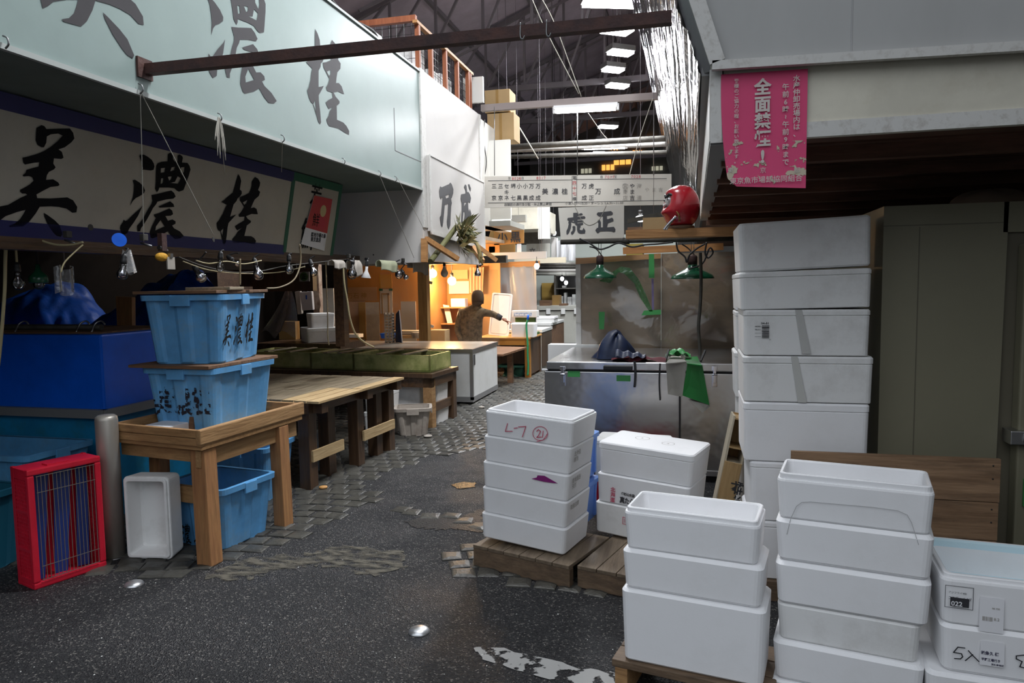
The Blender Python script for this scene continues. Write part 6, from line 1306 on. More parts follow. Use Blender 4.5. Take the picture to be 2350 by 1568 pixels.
tq([(1472, 724), (1517, 722), (1517, 711), (1478, 713)], TYp, 'tape', 'horizontal green tape strip in the middle of the sheet')
tq([(1496, 711), (1501, 711), (1500, 640), (1495, 640)], TYp, pm('violet_tape', (0.16, 0.13, 0.26), .5), 'thin violet tape strip below the long green strip')
tq([(1375, 645), (1400, 650), (1420, 625), (1432, 628), (1455, 650), (1470, 685), (1490, 715), (1498, 715), (1482, 675), (1465, 640), (1445, 615), (1425, 612), (1400, 628)], TYp, clear('green_film', (.45, .72, .45), .1, .25, .15, .02, 8, (.12, .3, .12)), 'curved band of green see-through tape on the plastic sheet')
a, b = PY(1287, 556, 6.9), PY(1700, 547, 6.9)
t = thing('lamp_pipe', 'dark pipe below the square sign carrying two green pendant lamps', 'pipe', a)
MB().tube([a, b], .024, 12).build('pipe', 'pipe_dark', t); c = PY(1437, 553, 6.9); MB().tube([c + Vector((-.03, 0, 0)), c + Vector((.03, 0, 0))], .033, 12).build('coupling', 'pipe_dark', t)
solo('cable', MB().tube([PY(x, y, 6.86) for x, y in ((1330, 548), (1352, 558), (1375, 572), (1395, 568), (1420, 558), (1450, 567), (1480, 562), (1510, 560), (1545, 556))], .008), 'rubber', 'black cable looping along the lamp pipe', 'cable')
solo('cable', MB().tube([PY(x, y, 6.80) for x, y in ((1552, 556), (1556, 575), (1572, 590), (1576, 602), (1583, 585), (1600, 570), (1618, 560))], .008), 'rubber', 'tangled black cable above the right pendant lamp', 'cable')
solo('cable', MB().tube([PY(x, y, 6.80) for x, y in ((1622, 556), (1618, 580), (1625, 592), (1636, 580), (1628, 570), (1612, 605), (1580, 618))], .008), 'rubber', 'looped black cable right of the right pendant lamp', 'cable')
solo('cable', MB().tube([PY(x, y, 6.5) for x, y in ((1607, 580), (1609, 640), (1607, 700), (1603, 750), (1606, 800), (1606, 832))], .014), 'pipe_dark', 'thick dark cable hanging down behind the steel chest', 'cable')
def pendant(px_, py_, half, Y_, label):
    c = PY(px_, py_, Y_); s = half * Y_ * 1.0 / FOC; t = thing('pendant_lamp', label, 'lamp', c, 'green pendant lamps')
    MB().lathe([(s * .97, .0), (s, -.004), (s, .004), (s * .92, .030), (s * .62, .062), (s * .34, .088), (s * .24, .105), (s * .22, .125), (s * .16, .13), (s * .20, .10), (s * .34, .075), (s * .62, .048), (s * .90, .016), (s * .96, -.002)], c, 32, cap=False).build('shade', 'enamel', t)
    MB().lathe([(s * .22, .122), (s * .22, .20), (s * .19, .21), (s * .08, .215)], c, 20).build('neck', 'rust', t); MB().ball(c + Vector((0, 0, .03)), .035, 14, 9).build('bulb', 'frost', t)
    for dx in (-.012, .012): MB().tube([c + Vector((dx, 0, .21)), (c.x + dx, c.y, 2.0)], .003, 5).build('chain', 'steel_dark', t)
    MB().tube([c + Vector((.02, 0, .21)), c + Vector((-.04, .02, .28)), (c.x - .10, c.y, 1.95)], .006, 6).build('cord', 'rubber', t)
pendant(1377, 638, 37.5, 6.9, 'left green enamel pendant lamp, the smaller one')
pendant(1589, 639, 47, 6.9, 'right green enamel pendant lamp, the larger one near the foam stack')
a, b = PY(1437, 537, 5.5), PY(1690, 532, 5.5); bz1 = PY(1560, 525, 5.5).z
solo('timber_beam', MB().hexa([(a.x, 5.46, bz1 - .062), (1.2, 5.46, bz1 - .062), (1.2, 5.62, bz1 - .062), (a.x, 5.62, bz1 - .062)], [(a.x, 5.46, bz1), (1.2, 5.46, bz1), (1.2, 5.62, bz1), (a.x, 5.62, bz1)]), 'pine', 'orange brown timber beam carrying the round red doll', 'beam')
c = PY(1563, 466, 5.54); dr = .137; c.z = bz1 + .022 + 1.04 * dr * .97
t = thing('round_doll', 'round red lacquered doll facing left on the timber beam', 'doll', (c.x, c.y, bz1))
q = MB(); N_ = 40; K_ = 26; loops = []
for k in range(K_ + 1):
    a_ = PI * (k + .03) / (K_ + .06); z = -math.cos(a_); rr = math.sin(a_) ** .86; lp = []
    for i in range(N_):
        th = 2 * PI * i / N_; x, y = rr * math.cos(th), rr * math.sin(th)
        zz = z * 1.22 if z > -.82 else -1.0 + (z + .82) * .25
        fx = math.exp(-((y / .42) ** 2)) * math.exp(-(((zz - .30) / .36) ** 2)) if x < -.2 else 0     # hollow of the face
        lip = math.exp(-((y / .5) ** 2)) * (math.exp(-(((zz + .28) / .16) ** 2)) + .6 * math.exp(-(((zz - .84) / .14) ** 2))) if x < -.1 else 0
        lp.append(c + Vector((x * dr * (1 - .30 * fx) - lip * .026, y * dr, zz * dr * .97)))
    loops.append(lp)
q.loft(loops, True, True, True).build('body', 'daruma', t)
q = MB(); q.ball(c + Vector((-.070, 0, .040)), .078, 24, 14, (.66, .84, .95)); fo = q.build('face', 'face', t)
q = MB(); q.lathe([(.014, 0), (.011, .02), (.0, .028)], c + Vector((-.118, 0, .018)), 10, (-1, 0, -.25)); q.build('nose', 'face', fo)
for sy in (-1, 1):
    MB().ball(c + Vector((-.112, sy * .032, .052)), .014, 12, 8, (.6, 1, 1)).build('eye', 'label_white', fo); MB().ball(c + Vector((-.119, sy * .032, .052)), .008, 8, 6, (.6, 1, 1)).build('pupil', 'black', fo)
    MB().tube([c + Vector((-.116, sy * .008, .072)), c + Vector((-.108, sy * .036, .090)), c + Vector((-.088, sy * .058, .078))], .011, 8).build('eyebrow', 'black', fo)
    MB().tube([c + Vector((-.116, sy * .014, -.004)), c + Vector((-.105, sy * .042, -.008)), c + Vector((-.088, sy * .058, .030))], .012, 8).build('beard', 'black', fo)
    MB().tube([c + Vector((-.082, sy * .10, -.04)), c + Vector((-.068, sy * .112, -.075)), c + Vector((-.06, sy * .10, -.112))], .006, 8).build('stripe', 'gold', t)
MB().lathe([(.10, 0), (.098, .02), (.085, .024)], (c.x, c.y, bz1), 24).build('base', 'lid_wood', t)
t.rotation_euler = (0, 0, R(26))
q = PY(1533, 515, 5.40); mb = MB(); mb.tube([q + Vector((.05, 0, .05)), q + Vector((0, 0, .0)), q + Vector((-.03, 0, -.04))], .010, 8); mb.tube([q + Vector((.055, .02, .05)), q + Vector((.012, .02, -.0)), q + Vector((-.012, .02, -.04))], .006, 8); mb.ball(q + Vector((.052, 0, .05)), .012)
solo('spring_clip', mb, 'chrome', 'small shiny spring clip leaning against the red doll', 'clip')
a, b = PY(1475, 500, 6.3), PY(1535, 528, 6.3); solo('carton', MB().box(a.x, b.x + .1, 6.3, 6.5, b.z, a.z), 'card', 'tan carton behind the red doll on the beam', 'box')
solo('plank_shelf', MB().box(a.x - .1, .9, 6.28, 6.55, b.z - .03, b.z - .002), 'pine', 'thin shelf board under the tan carton', 'shelf')
# ---------------------------------------------------------------- steel chest
SY = 5.80
def sc(px_, py_): return PY(px_, py_, SY)
x0, x1 = sc(1250, 900).x, .62; zt_, zl = sc(1470, 832).z, sc(1470, 852).z
t = thing('steel_chest', 'long stainless steel chest with latches and a black handle', 'chest', ((x0 + x1) / 2, 6.4, 0))
MB().box(x0, x1, SY, 7.12, .06, zl - .012).build('body', 'inox', t, .006)
MB().box(x0 + .02, x1, SY - .012, 7.1, zl + .004, zt_).build('lid', 'inox', t, .008)
MB().box(x0 + .01, x1 - .01, SY + .006, 7.1, zl - .013, zl + .005).build('gasket', 'rubber', t)
MB().box(x0 + .03, x1 - .03, SY + .05, 7.0, 0, .06).build('plinth', 'black', t)
MB().beam((x0, SY - .006, .075), (x1, SY - .006, .075), .012, .04).build('base_trim', 'steel', t)
a, b = sc(1386, 842), sc(1452, 845); MB().box(a.x, b.x, SY - .045, SY - .012, a.z - .022, a.z + .012).build('handle', 'black', t, .006)
for px_ in (1292, 1640):
    p = sc(px_, 850); k = MB(); k.box(p.x - .012, p.x + .012, SY - .03, SY - .012, p.z - .10, p.z + .035); k.box(p.x - .022, p.x + .022, SY - .022, SY - .012, p.z - .0, p.z + .035); k.box(p.x - .02, p.x + .02, SY - .016, SY - .0, p.z - .13, p.z - .035); k.tube([(p.x - .02, SY - .03, p.z - .03), (p.x + .02, SY - .03, p.z - .03)], .008); k.build('latch', 'chrome', t, .002)
for px_, py_, w_ in ((1317, 859, 28), (1431, 869, 32)): p, q = sc(px_ - w_ / 2, py_ + 6), sc(px_ + w_ / 2, py_ - 7); MB().box(p.x, q.x, SY - .004, SY - .0005, p.z, q.z).build('green_tape', 'tape', t)
a = sc(1253, 852); MB().box(x0 - .02, x0 + .03, SY - .012, SY + .02, zl - .004, zl + .006).build('hinge', 'label_white', t)
p = PZ(1300, 800, zt_); solo('foam_chest', MB().box(-1.45, -.9, 7.35 - .12, 7.4, .0, zt_ + .015), 'eps_old', 'white chest top edge behind the left end of the steel chest', 'chest')
# bundle, cloth and aprons lying on it
c = PZ(1405, 822, zt_ + .02); mb = MB()
def bundle(u, v):
    th = 2 * PI * u; r = (1 - v ** 1.6) ; h = v
    lean = Vector((.02 * h, .0, 0)); w_ = .17 * (1 - .35 * h) * (1 if h < .98 else .1)
    return Vector((c.x + lean.x + (w_ * r ** .5 + .02 * math.sin(th * 3 + h * 5) + .012 * math.sin(th * 7)) * math.cos(th) * (1.05 if math.cos(th) < 0 else 1.0), c.y + .13 + (.10 * r ** .5 + .012 * math.sin(th * 5)) * math.sin(th), zt_ + .005 + .22 * h * (1 + .12 * math.sin(th * 2 + 1))))
mb.grid(bundle, 36, 14); solo('cloth_bundle', mb, 'denim', 'crumpled navy rubberised bundle on top of the steel chest', 'bundle')
a = PZ(1440, 826, zt_ + .02); mb = MB(); mb.grid(lambda u, v: a + Vector((-.10 + .24 * u, .02 + .10 * v, .02 + .055 * math.sin(PI * v) * (1 - u * .6) + .01 * math.sin(u * 19))), 14, 8); solo('cloth_sleeve', mb, 'denim', 'navy sleeve end lying to the right of the bundle', 'sleeve')
a = PZ(1465, 829, zt_ + .004); mb = MB(); mb.grid(lambda u, v: a + Vector((-.22 + .44 * u, -.01 + .16 * v, .006 + .035 * math.sin(PI * u) * math.sin(PI * v) + .012 * math.sin(u * 12 + v * 4))), 20, 8); solo('red_cloth', mb, 'redcloth', 'dark red cloth spread beside the navy bundle', 'cloth')
def strap(px_, y0, y1, w_, l, dy=-.03, bow=0):
    k = MB(); pts = [PY(px_ + bow * math.sin(i / 8 * PI), y0 + (y1 - y0) * i / 8, SY + dy) for i in range(9)]
    for p, q in zip(pts, pts[1:]): k.beam(p, q, w_, .006, (0, 1, 0))
    solo('strap', k, 'black', l, 'strap', 'black straps on the steel chest')
strap(1456, 829, 889, .018, 'short wide black strap hanging beside the chest handle', bow=2); strap(1515, 834, 919, .012, 'longer black strap hanging left of the grey apron', bow=-2); strap(1560, 905, 1012, .014, 'longest black strap hanging below the aprons')
AY = SY - .045
def ap(name, front, top, m, l):
    k = MB(); P_ = [PY(x, y, AY - .012 * i % .02) for i, (x, y) in enumerate(front)]; T_ = [PZ(x, y, zt_ + .012) for x, y in top]
    k.slab(P_, (0, -1, 0), .006); 
    if T_: k.slab(T_, (0, 0, 1), .006)
    return solo(name, k, m, l, 'apron', 'aprons over the steel chest')
ap('apron', [(1533, 905), (1566, 911), (1576, 830), (1528, 832)], [(1528, 834), (1577, 831), (1562, 818), (1540, 818)], 'apron_grey', 'folded grey apron hanging over the front of the steel chest')
AY -= .008
ap('apron', [(1566, 908), (1628, 930), (1612, 840), (1578, 832)], [(1576, 834), (1610, 838), (1600, 818), (1572, 820)], 'apron_green', 'green vinyl apron hanging beside the grey one')
AY += .004
ap('apron', [(1580, 918), (1612, 948), (1630, 932), (1626, 928)], [], 'apron_grey', 'grey apron corner sticking out below the green one')
a = PZ(1553, 822, zt_ + .02); mb = MB(); mb.grid(lambda u, v: a + Vector((-.09 + .2 * u, .0 + .14 * v, .012 + .06 * math.sin(PI * u) * math.sin(PI * min(1, v + .2)) + .012 * math.sin(u * 17 + v * 11))), 16, 10); solo('plastic_bag', mb, 'tape', 'crumpled green and clear bag on the chest above the aprons', 'bag')
for x, y0, y1, l in ((1525, 838, 803, 'short dark stick poking up left of the green bag'), (1608, 832, 805, 'short dark stick at the right end of the aprons')):
    p, q = PY(x, y0, 5.9), PY(x + 10, y1, 6.0); solo('stick', MB().beam(p + Vector((0, 0, .01)), q, .014), 'black', l, 'stick', 'sticks on the steel chest')

# ---------------------------------------------------------------- cold room, plank barrier and tall stack
CRY = 3.85
def cr(px_, py_): return PY(px_, py_, CRY)
xa = cr(2029, 474).x; xb = cr(2292, 800).x; za = cr(2100, 471).z
t = thing('cold_room', 'tall cream cold room with a recessed door frame and lever latch', 'cold room', (1.8, 5, 0))
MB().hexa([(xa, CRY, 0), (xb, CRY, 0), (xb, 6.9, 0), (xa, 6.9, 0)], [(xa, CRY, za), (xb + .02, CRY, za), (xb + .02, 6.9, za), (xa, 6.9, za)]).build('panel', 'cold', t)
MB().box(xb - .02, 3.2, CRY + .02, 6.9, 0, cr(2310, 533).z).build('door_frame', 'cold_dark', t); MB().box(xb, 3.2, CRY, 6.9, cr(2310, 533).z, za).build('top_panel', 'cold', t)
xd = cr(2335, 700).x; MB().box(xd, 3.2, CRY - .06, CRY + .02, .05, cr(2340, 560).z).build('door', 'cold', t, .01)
xs_ = cr(2103, 780).x; MB().box(xs_ - .002, xs_ + .002, CRY - .002, CRY, 0, cr(2110, 521).z).box(xa, xb, CRY - .002, CRY, cr(2100, 518).z, cr(2100, 518).z + .004).build('panel_seam', 'cold_dark', t)
p = cr(2318, 995); q = MB(); q.box(p.x - .035, p.x + .05, CRY - .10, CRY - .0, p.z - .035, p.z + .03); q.lathe([(.03, 0), (.03, .03), (.022, .035), (.022, .12)], (p.x + .02, CRY - .08, p.z), 16, (1, -.2, 0)); q.build('latch', 'steel', t, .004)
MB().tube([(p.x + .06, CRY - .085, p.z), (p.x + .22, CRY - .10, p.z - .01)], .02, 12).build('lever', 'black', t)
p = cr(2345, 1110); MB().box(p.x - .02, p.x + .2, CRY - .075, CRY - .062, p.z - .09, p.z + .04).build('green_tape', 'tape', t)
for k in range(2): p = cr(2343, 1240 + k * 60); MB().box(p.x - .012, p.x + .1, CRY - .072, CRY - .062, p.z - .04, p.z + .03).build('sticker', 'rag' if k else 'tape', t)
c = PY(2300, 445, 4.3); mb = MB(); mb.grid(lambda u, v: Vector((c.x + (.24 - .04 * v) * math.cos(2 * PI * u) * math.sin(PI * (v * .5 + .02)), 4.45 + .18 * math.sin(2 * PI * u) * math.sin(PI * (v * .5 + .02)), za + .12 * math.cos(PI * v * .5) + .008 * math.sin(u * 30))), 30, 8); solo('sack', mb, pm('pale_sack', (.35, .27, .2), .8), 'pale crumpled sack lying in the dark on top of the cold room', 'sack')
PBY_ = 3.56
def pk(px_, py_): return PY(px_, py_, PBY_)
t = thing('plank_barrier', 'dark brown plank barrier standing in front of the cold room', 'barrier', (1, PBY_, 0))
xl, xr = pk(1815, 1100).x, pk(2294, 1150).x; zz = [pk(2000, y).z for y in (1043, 1140, 1225, 1258)] + [.36, .22, .05]
for k in range(len(zz) - 1): MB().box(xl + (k % 2) * .004, xr - (k % 3) * .003, PBY_, PBY_ + .022, zz[k + 1] + .003, zz[k]).build('plank', 'plank', t, .002)
for x in (xr - .06, xl + .05): MB().box(x, x + .05, PBY_ + .022, PBY_ + .05, 0, zz[0] - .02).build('batten', 'plank', t)
k = MB()
for z in zz[:-1]:
    for dz in (.03, .09): k.ball((xr - .03, PBY_, z - dz), .004, 6, 4)
k.build('nail', 'black', t)
TSY = 3.70
def tall(i, xl_, xr_, z0_, z1_, label, roll=0, lid=0.0, d_=.46, m='eps_old', dy=0.0, extra=None):
    w_ = xr_ - xl_; t = foam_box(label, w_, d_, z1_ - z0_ - .002, m, group='tall stack of foam boxes', lid=lid, edge=.009, taper=.004, extra=extra); t.location = ((xl_ + xr_) / 2, TSY + dy + d_ / 2, z0_); t.rotation_euler = (0, R(roll), 0); return t
def tape_extra(t, w_, d_, h_):
    MB().hexa([(-.04, -d_ / 2 - .004, 0), (.0, -d_ / 2 - .004, 0), (.0, -d_ / 2 - .002, 0), (-.04, -d_ / 2 - .002, 0)], [(-.075, -d_ / 2 - .006, h_), (-.045, -d_ / 2 - .006, h_), (-.045, -d_ / 2 - .004, h_), (-.075, -d_ / 2 - .004, h_)]).build('clear_tape', pm('cloudy_tape', (.55, .55, .52), .3), t)
def tape_extra2(t, w_, d_, h_):
    MB().hexa([(-.015, -d_ / 2 - .004, 0.01), (.025, -d_ / 2 - .004, 0.01), (.025, -d_ / 2 - .002, 0.01), (-.015, -d_ / 2 - .002, 0.01)], [(-.05, -d_ / 2 - .006, h_), (-.02, -d_ / 2 - .006, h_), (-.02, -d_ / 2 - .004, h_), (-.05, -d_ / 2 - .004, h_)]).build('clear_tape', pm('cloudy_tape_strip', (.50, .50, .48), .3), t)
    y = -d_ / 2 - .004; x = -w_ / 2 + .055; z = h_ * .36
    k = MB(); k.text('04-01', (x + .028, y, z + .073), (1, 0, 0), (0, 0, 1), .015, bold=.02, gap=1.1)
    for j in range(16): k.box(x + .032, x + .066, y, y + .001, z + .005 + j * .0040, z + .005 + j * .0040 + random.choice((.0012, .0022, .003)))
    for j in range(4): k.box(x, x + .028, y, y + .001, z + .012 + j * .017, z + .0132 + j * .017)
    k.text('MC 52', (x, y, z + .06), (1, 0, 0), (0, 0, 1), .008).text('TE 11', (x, y, z + .045), (1, 0, 0), (0, 0, 1), .008).text('04', (x + .066, y, z - .006), (1, 0, 0), (0, 0, 1), .008); k.build('printed_label', 'marker_black', t)
tall(1, .222, .822, 1.652, 1.892, 'topmost box of the tall foam stack, tilted up to the right', -2.2, .0)
tall(2, .226, .824, 1.462, 1.648, 'second box from the top of the tall stack, with small notches', -1.0, .028)
tall(3, .243, .820, 1.232, 1.458, 'third box of the tall stack, with a barcode label and tape', 0, .03, extra=tape_extra2)
tall(4, .245, .838, 1.002, 1.230, 'scuffed fourth box of the tall stack, with slanting tape', 0, .036, extra=tape_extra)
tall(5, .250, .826, .702, 1.0, 'large fifth box of the tall stack, its foot beside the plank barrier', 0, .04, m='eps')
tall(6, .282, .83, .400, .700, 'sixth box of the tall stack half hidden by the plank barrier', 0, .03, m='eps')
tall(7, .275, .83, .10, .398, 'lowest box of the tall stack hidden behind the front boxes', 0, .03, m='eps')
solo('skid', MB().box(.2, .95, TSY - .03, TSY + .5, 0, .098), 'pallet', 'low wooden skid under the tall foam stack', 'skid')
def tall2(px0_, y0, y1, label, dy): a_, b_ = PY(px0_, y0, 4.62), PY(px0_ + 30, y1, 4.62); t = foam_box(label, .4, .35, a_.z - b_.z - .003, 'eps_old', group='foam boxes behind the tall stack', lid=.03); t.location = (a_.x + .2, 4.62 + .175, b_.z)
tall2(1687, 628, 712, 'highest of the foam boxes peeping out behind the tall stack', 0); tall2(1689, 714, 806, 'second foam box peeping out behind the tall stack', 0); tall2(1686, 808, 912, 'third foam box peeping out behind the tall stack', 0)
b_ = PY(1690, 914, 4.62); t = foam_box('lowest box behind the tall stack, on the floor', .42, .35, b_.z - .002, 'eps_old', group='foam boxes behind the tall stack'); t.location = (b_.x + .22, 4.80, 0)
# wooden fish box on end
t = thing('wooden_box', 'narrow wooden box standing on end against the tall foam stack', 'box', (0, 0, 0)); w_, d_, h_ = .105, .24, .80
MB().box(-w_ / 2, -w_ / 2 + .012, -d_ / 2, d_ / 2, 0, h_).build('side', 'boxwood', t); MB().box(w_ / 2 - .012, w_ / 2, -d_ / 2, d_ / 2, 0, h_).build('side', 'boxwood', t); MB().box(-w_ / 2 + .012, w_ / 2 - .012, d_ / 2 - .012, d_ / 2, 0, h_).build('back', 'boxwood_in', t)
for z in (.62, .79): MB().box(-w_ / 2 + .012, w_ / 2 - .012, -d_ / 2 + .0, d_ / 2 - .012, z - .01, z).build('divider', 'boxwood_in', t)
MB().box(-w_ / 2 + .004, w_ / 2 - .004, -d_ / 2 - .012, -d_ / 2, 0, .53).build('front_board', 'boxwood_in', t); MB().box(-w_ / 2 + .012, w_ / 2 - .012, -d_ / 2, d_ / 2 - .012, .50, .53).build('divider', 'boxwood', t)
MB().text('特選', (.018, -d_ / 2 - .0135, .43), (0, 0, -1), (1, 0, 0), .075, bold=.02, squeeze=1.1).build('lettering', 'marker_black', t)
p = PY(1693, 965, 4.32); t.rotation_euler = (R(-4), R(11), R(0)); t.location = (p.x - .125, 4.40, 0.01)

# ================================================================== FOREGROUND STACKS
def fp_(t, d_):
    """pixel -> (x, z) on the front of a placed foam box"""
    mw = Matrix.LocRotScale(t.location, t.rotation_euler, None); n_ = mw.to_3x3() @ Vector((0, -1, 0)); p0 = mw @ Vector((0, -d_ / 2, 0)); inv = mw.inverted()
    def f(px_, py_): l = inv @ PL(px_, py_, p0, n_); return (l.x, l.z)
    return f
def on_front(t, d_, off=.0022): return lambda x, z: Vector((x, -d_ / 2 - off, z))
def add_front(t, mb, name, m):
    o = mb.build(name, m, t); o.matrix_parent_inverse = Matrix.Identity(4); return o
def stack(fl, ang, roll, rows, group, z0, lean=0.0):
    out = []; z = z0
    for (label, w_, d_, h_, dx, dy, kw) in rows:
        t = foam_box(label, w_, d_, h_ - .0015, group=group, **kw); put(t, (fl[0] + dx, fl[1] + dy), ang, w_, d_, z, roll); z += h_; out.append((t, w_, d_))
    return out
# stack with the open top box marked in red
A7 = R(-13.5); rl = R(3.0); FL7 = (-1.178, 3.825); sx = .0078
S7 = stack(FL7, A7, rl, [
    ('lowest box of the five box stack on the left pallet', .530, .36, .148, 0, 0, {}),
    ('fourth box from the top in the stack marked in red', .530, .36, .148, .006, .005, {}),
    ('middle box of the left stack with a torn magenta tape piece', .535, .36, .148, .012, .005, {}),
    ('second box from the top in the stack marked in red', .540, .36, .148, .020, .01, {}),
    ('open top box of the left stack with red handwriting', .545, .37, .152, .030, .012, {'open_': True, 'rim': .012})], 'left stack of five foam boxes', .145)
t, w_, d_ = S7[4]; f = fp_(t, d_); g = on_front(t, d_); k = MB()
for pts in (((1165, 972), (1160, 990), (1176, 990)), ((1180, 983), (1188, 982)), ((1190, 980), (1207, 979), (1199, 1003)), ((1232, 990), (1236, 986), (1241, 990), (1236, 1000), (1232, 1004), (1243, 1003)), ((1247, 989), (1245, 1004))): strokes(k, [f(*p) for p in pts], .0045, g)
strokes(k, [f(1240 + 17 * math.cos(a_), 995 + 16 * math.sin(a_)) for a_ in [i * .33 for i in range(20)]] + [f(1247, 1010), f(1232, 1014)], .0035, g)
add_front(t, k, 'lettering', 'marker_red')
t, w_, d_ = S7[2]; f = fp_(t, d_); k = MB(); k.poly([[f(*p) for p in ((1220, 1099), (1232, 1096), (1234, 1091), (1250, 1092), (1281, 1110), (1250, 1106))]], on_front(t, d_)); add_front(t, k, 'magenta_tape', 'magenta')
def printed(t, w_, d_, z0_, rows, m='sign_faint', size=.03):
    k = MB()
    for i, s_ in enumerate(rows): k.text(s_, (w_ / 2 + .0025, -d_ / 2 + .05, z0_ + .055 - i * .032), (0, 1, 0), (0, 0, 1), size, bold=.01)
    add_front(t, k, 'printed_text', m)
printed(S7[3][0], S7[3][1], S7[3][2], .04, ('北海道', '鮮魚')); printed(S7[2][0], S7[2][1], S7[2][2], .04, ('産地直送', '天然')); printed(S7[1][0], S7[1][1], S7[1][2], .04, ('取扱注意',))
# pallets
def pallet(c0, c1, depth, zt_p, label, boards_along_depth=True):
    a, b = PZ(*c0, zt_p), PZ(*c1, zt_p); u = (b - a); L_ = u.length; u.normalize(); v = Vector((-u.y, u.x, 0)); t = thing('pallet', label, 'pallet', (a.x, a.y, 0), 'low wooden pallets')
    def q(mb, u0, u1, v0, v1, z0_, z1_): return mb.hexa([a + u * x + v * y + Vector((0, 0, z0_ - zt_p)) for x, y in ((u0, v0), (u1, v0), (u1, v1), (u0, v1))], [a + u * x + v * y + Vector((0, 0, z1_ - zt_p)) for x, y in ((u0, v0), (u1, v0), (u1, v1), (u0, v1))])
    n_ = max(2, round(L_ / .11))
    for i in range(n_): q(MB(), L_ * i / n_ + .002, L_ * (i + 1) / n_ - .002, 0, depth, zt_p - .02, zt_p).build('deck_board', 'pallet_y', t, .003)
    for y in (0.004, depth * .5, depth - .05): q(MB(), 0, L_, y, y + .045, 0, zt_p - .02).build('bearer', 'pallet', t, .004)
pallet((1085, 1250), (1306, 1300), .50, .125, 'dark wet pallet under the stack marked in red')
pallet((1324, 1298), (1560, 1345), .80, .12, 'weathered pallet under the middle boxes')
# pastel blue boxes behind
for i, (z_, h_, l) in enumerate(((.128, .27, 'lower cornflower blue plastic box behind the left foam stack'), (.400, .285, 'upper lidded cornflower blue box behind the left foam stack'))):
    t = thing('plastic_box', l, 'box', (0, 0, 0), 'cornflower blue boxes'); ww, dd = .40, .27
    MB().loft([rrect(ww - .05, dd - .05, .03, 0), rrect(ww - .03, dd - .03, .03, .01), rrect(ww, dd, .03, h_ - .04)]).build('body', 'pastel', t)
    MB().loft([rrect(ww + .005, dd + .005, .03, h_ - .04), rrect(ww + .02, dd + .02, .032, h_ - .035), rrect(ww + .02, dd + .02, .032, h_ - .01), rrect(ww - .02, dd - .02, .03, h_ - .002)]).build('lid', 'pastel', t)
    k = MB()
    for y in (-.07, .07): k.box(ww / 2 - .012, ww / 2 + .004, y - .012, y + .012, .03, h_ - .05)
    k.build('rib', 'pastel', t)
    put(t, (-1.02, 4.25), A7, ww, dd, z_)
    if i: t.location.z -= .0
# middle boxes
FLM = (-.560, 4.10)
SM = stack(FLM, R(-16), R(2.6), [
    ('lowest foam box of the middle stack with a faint red stamp', .55, .36, .186, 0, 0, {'m': 'eps_old'}),
    ('printed foam box of the middle stack with red and black characters', .552, .36, .172, .012, .0, {}),
    ('lidded top box of the middle stack with pencil circles on its lid', .56, .365, .182, .022, .006, {'lid': .04})], 'middle stack of three foam boxes', .128)
t, w_, d_ = SM[1]; f = fp_(t, d_); k = MB(); x, z = f(1407, 1121); k.text('北海道', (x, -d_ / 2 - .003, z + .005), (1, 0, 0), (0, 0, 1), .030, vertical=True, bold=.03); add_front(t, k, 'red_lettering', 'marker_red')
k = MB(); x, z = f(1422, 1152); k.text('真たら', (x, -d_ / 2 - .003, z), (1, 0, -.03), (0, 0, 1), .040, bold=.03, squeeze=.8, gap=.85); x, z = f(1426, 1135); k.text('㊌杉山水産', (x, -d_ / 2 - .003, z), (1, 0, -.02), (0, 0, 1), .019, bold=.04, squeeze=.9, gap=.9); x, z = f(1462, 1140); add_front(t, k, 'lettering', 'marker_black')
k = MB(); x, z = f(1463, 1146); k.poly([circ(x + .03, z + .0, .028, 14)], on_front(t, d_, .003)); add_front(t, k, 'print_blot', 'print_navy')
t, w_, d_ = SM[0]; f = fp_(t, d_); k = MB(); x, z = f(1437, 1196); strokes(k, [(x - .02, z - .02), (x + .02, z - .02), (x + .02, z + .02), (x - .02, z + .02), (x - .02, z - .02)], .003, on_front(t, d_)); k.text('印', (x - .014, -d_ / 2 - .003, z - .010), (1, 0, 0), (0, 0, 1), .03); add_front(t, k, 'red_stamp', 'marker_red')
t, w_, d_ = SM[2]; k = MB(); hh = .1835
for cx1, cy1, r_, s_ in ((-.09, .04, .042, '5'), (.08, -.0, .036, '4')): strokes(k, circ(cx1, cy1, r_, 20) + [(cx1 + r_, cy1)], .003, lambda x, y: Vector((x, y, hh - .0005))); k.text(s_, (cx1 - .01, cy1 - .012, hh - .0005), (1, 0, 0), (0, 1, 0), .035)
add_front(t, k, 'pencil_marks', 'sign_faint')
a = PZ(1368, 1080, .30); t = foam_box('greyish foam box standing behind the middle stack', .50, .28, .27, 'eps_old', group=None, lid=.03); put(t, (-.66, 4.82), R(-6), .50, .28, .26); solo('low_crate', MB().box(-.66, -.18, 4.86, 5.06, 0, .258), 'red', 'dark red crate just visible under the greyish foam box', 'crate')
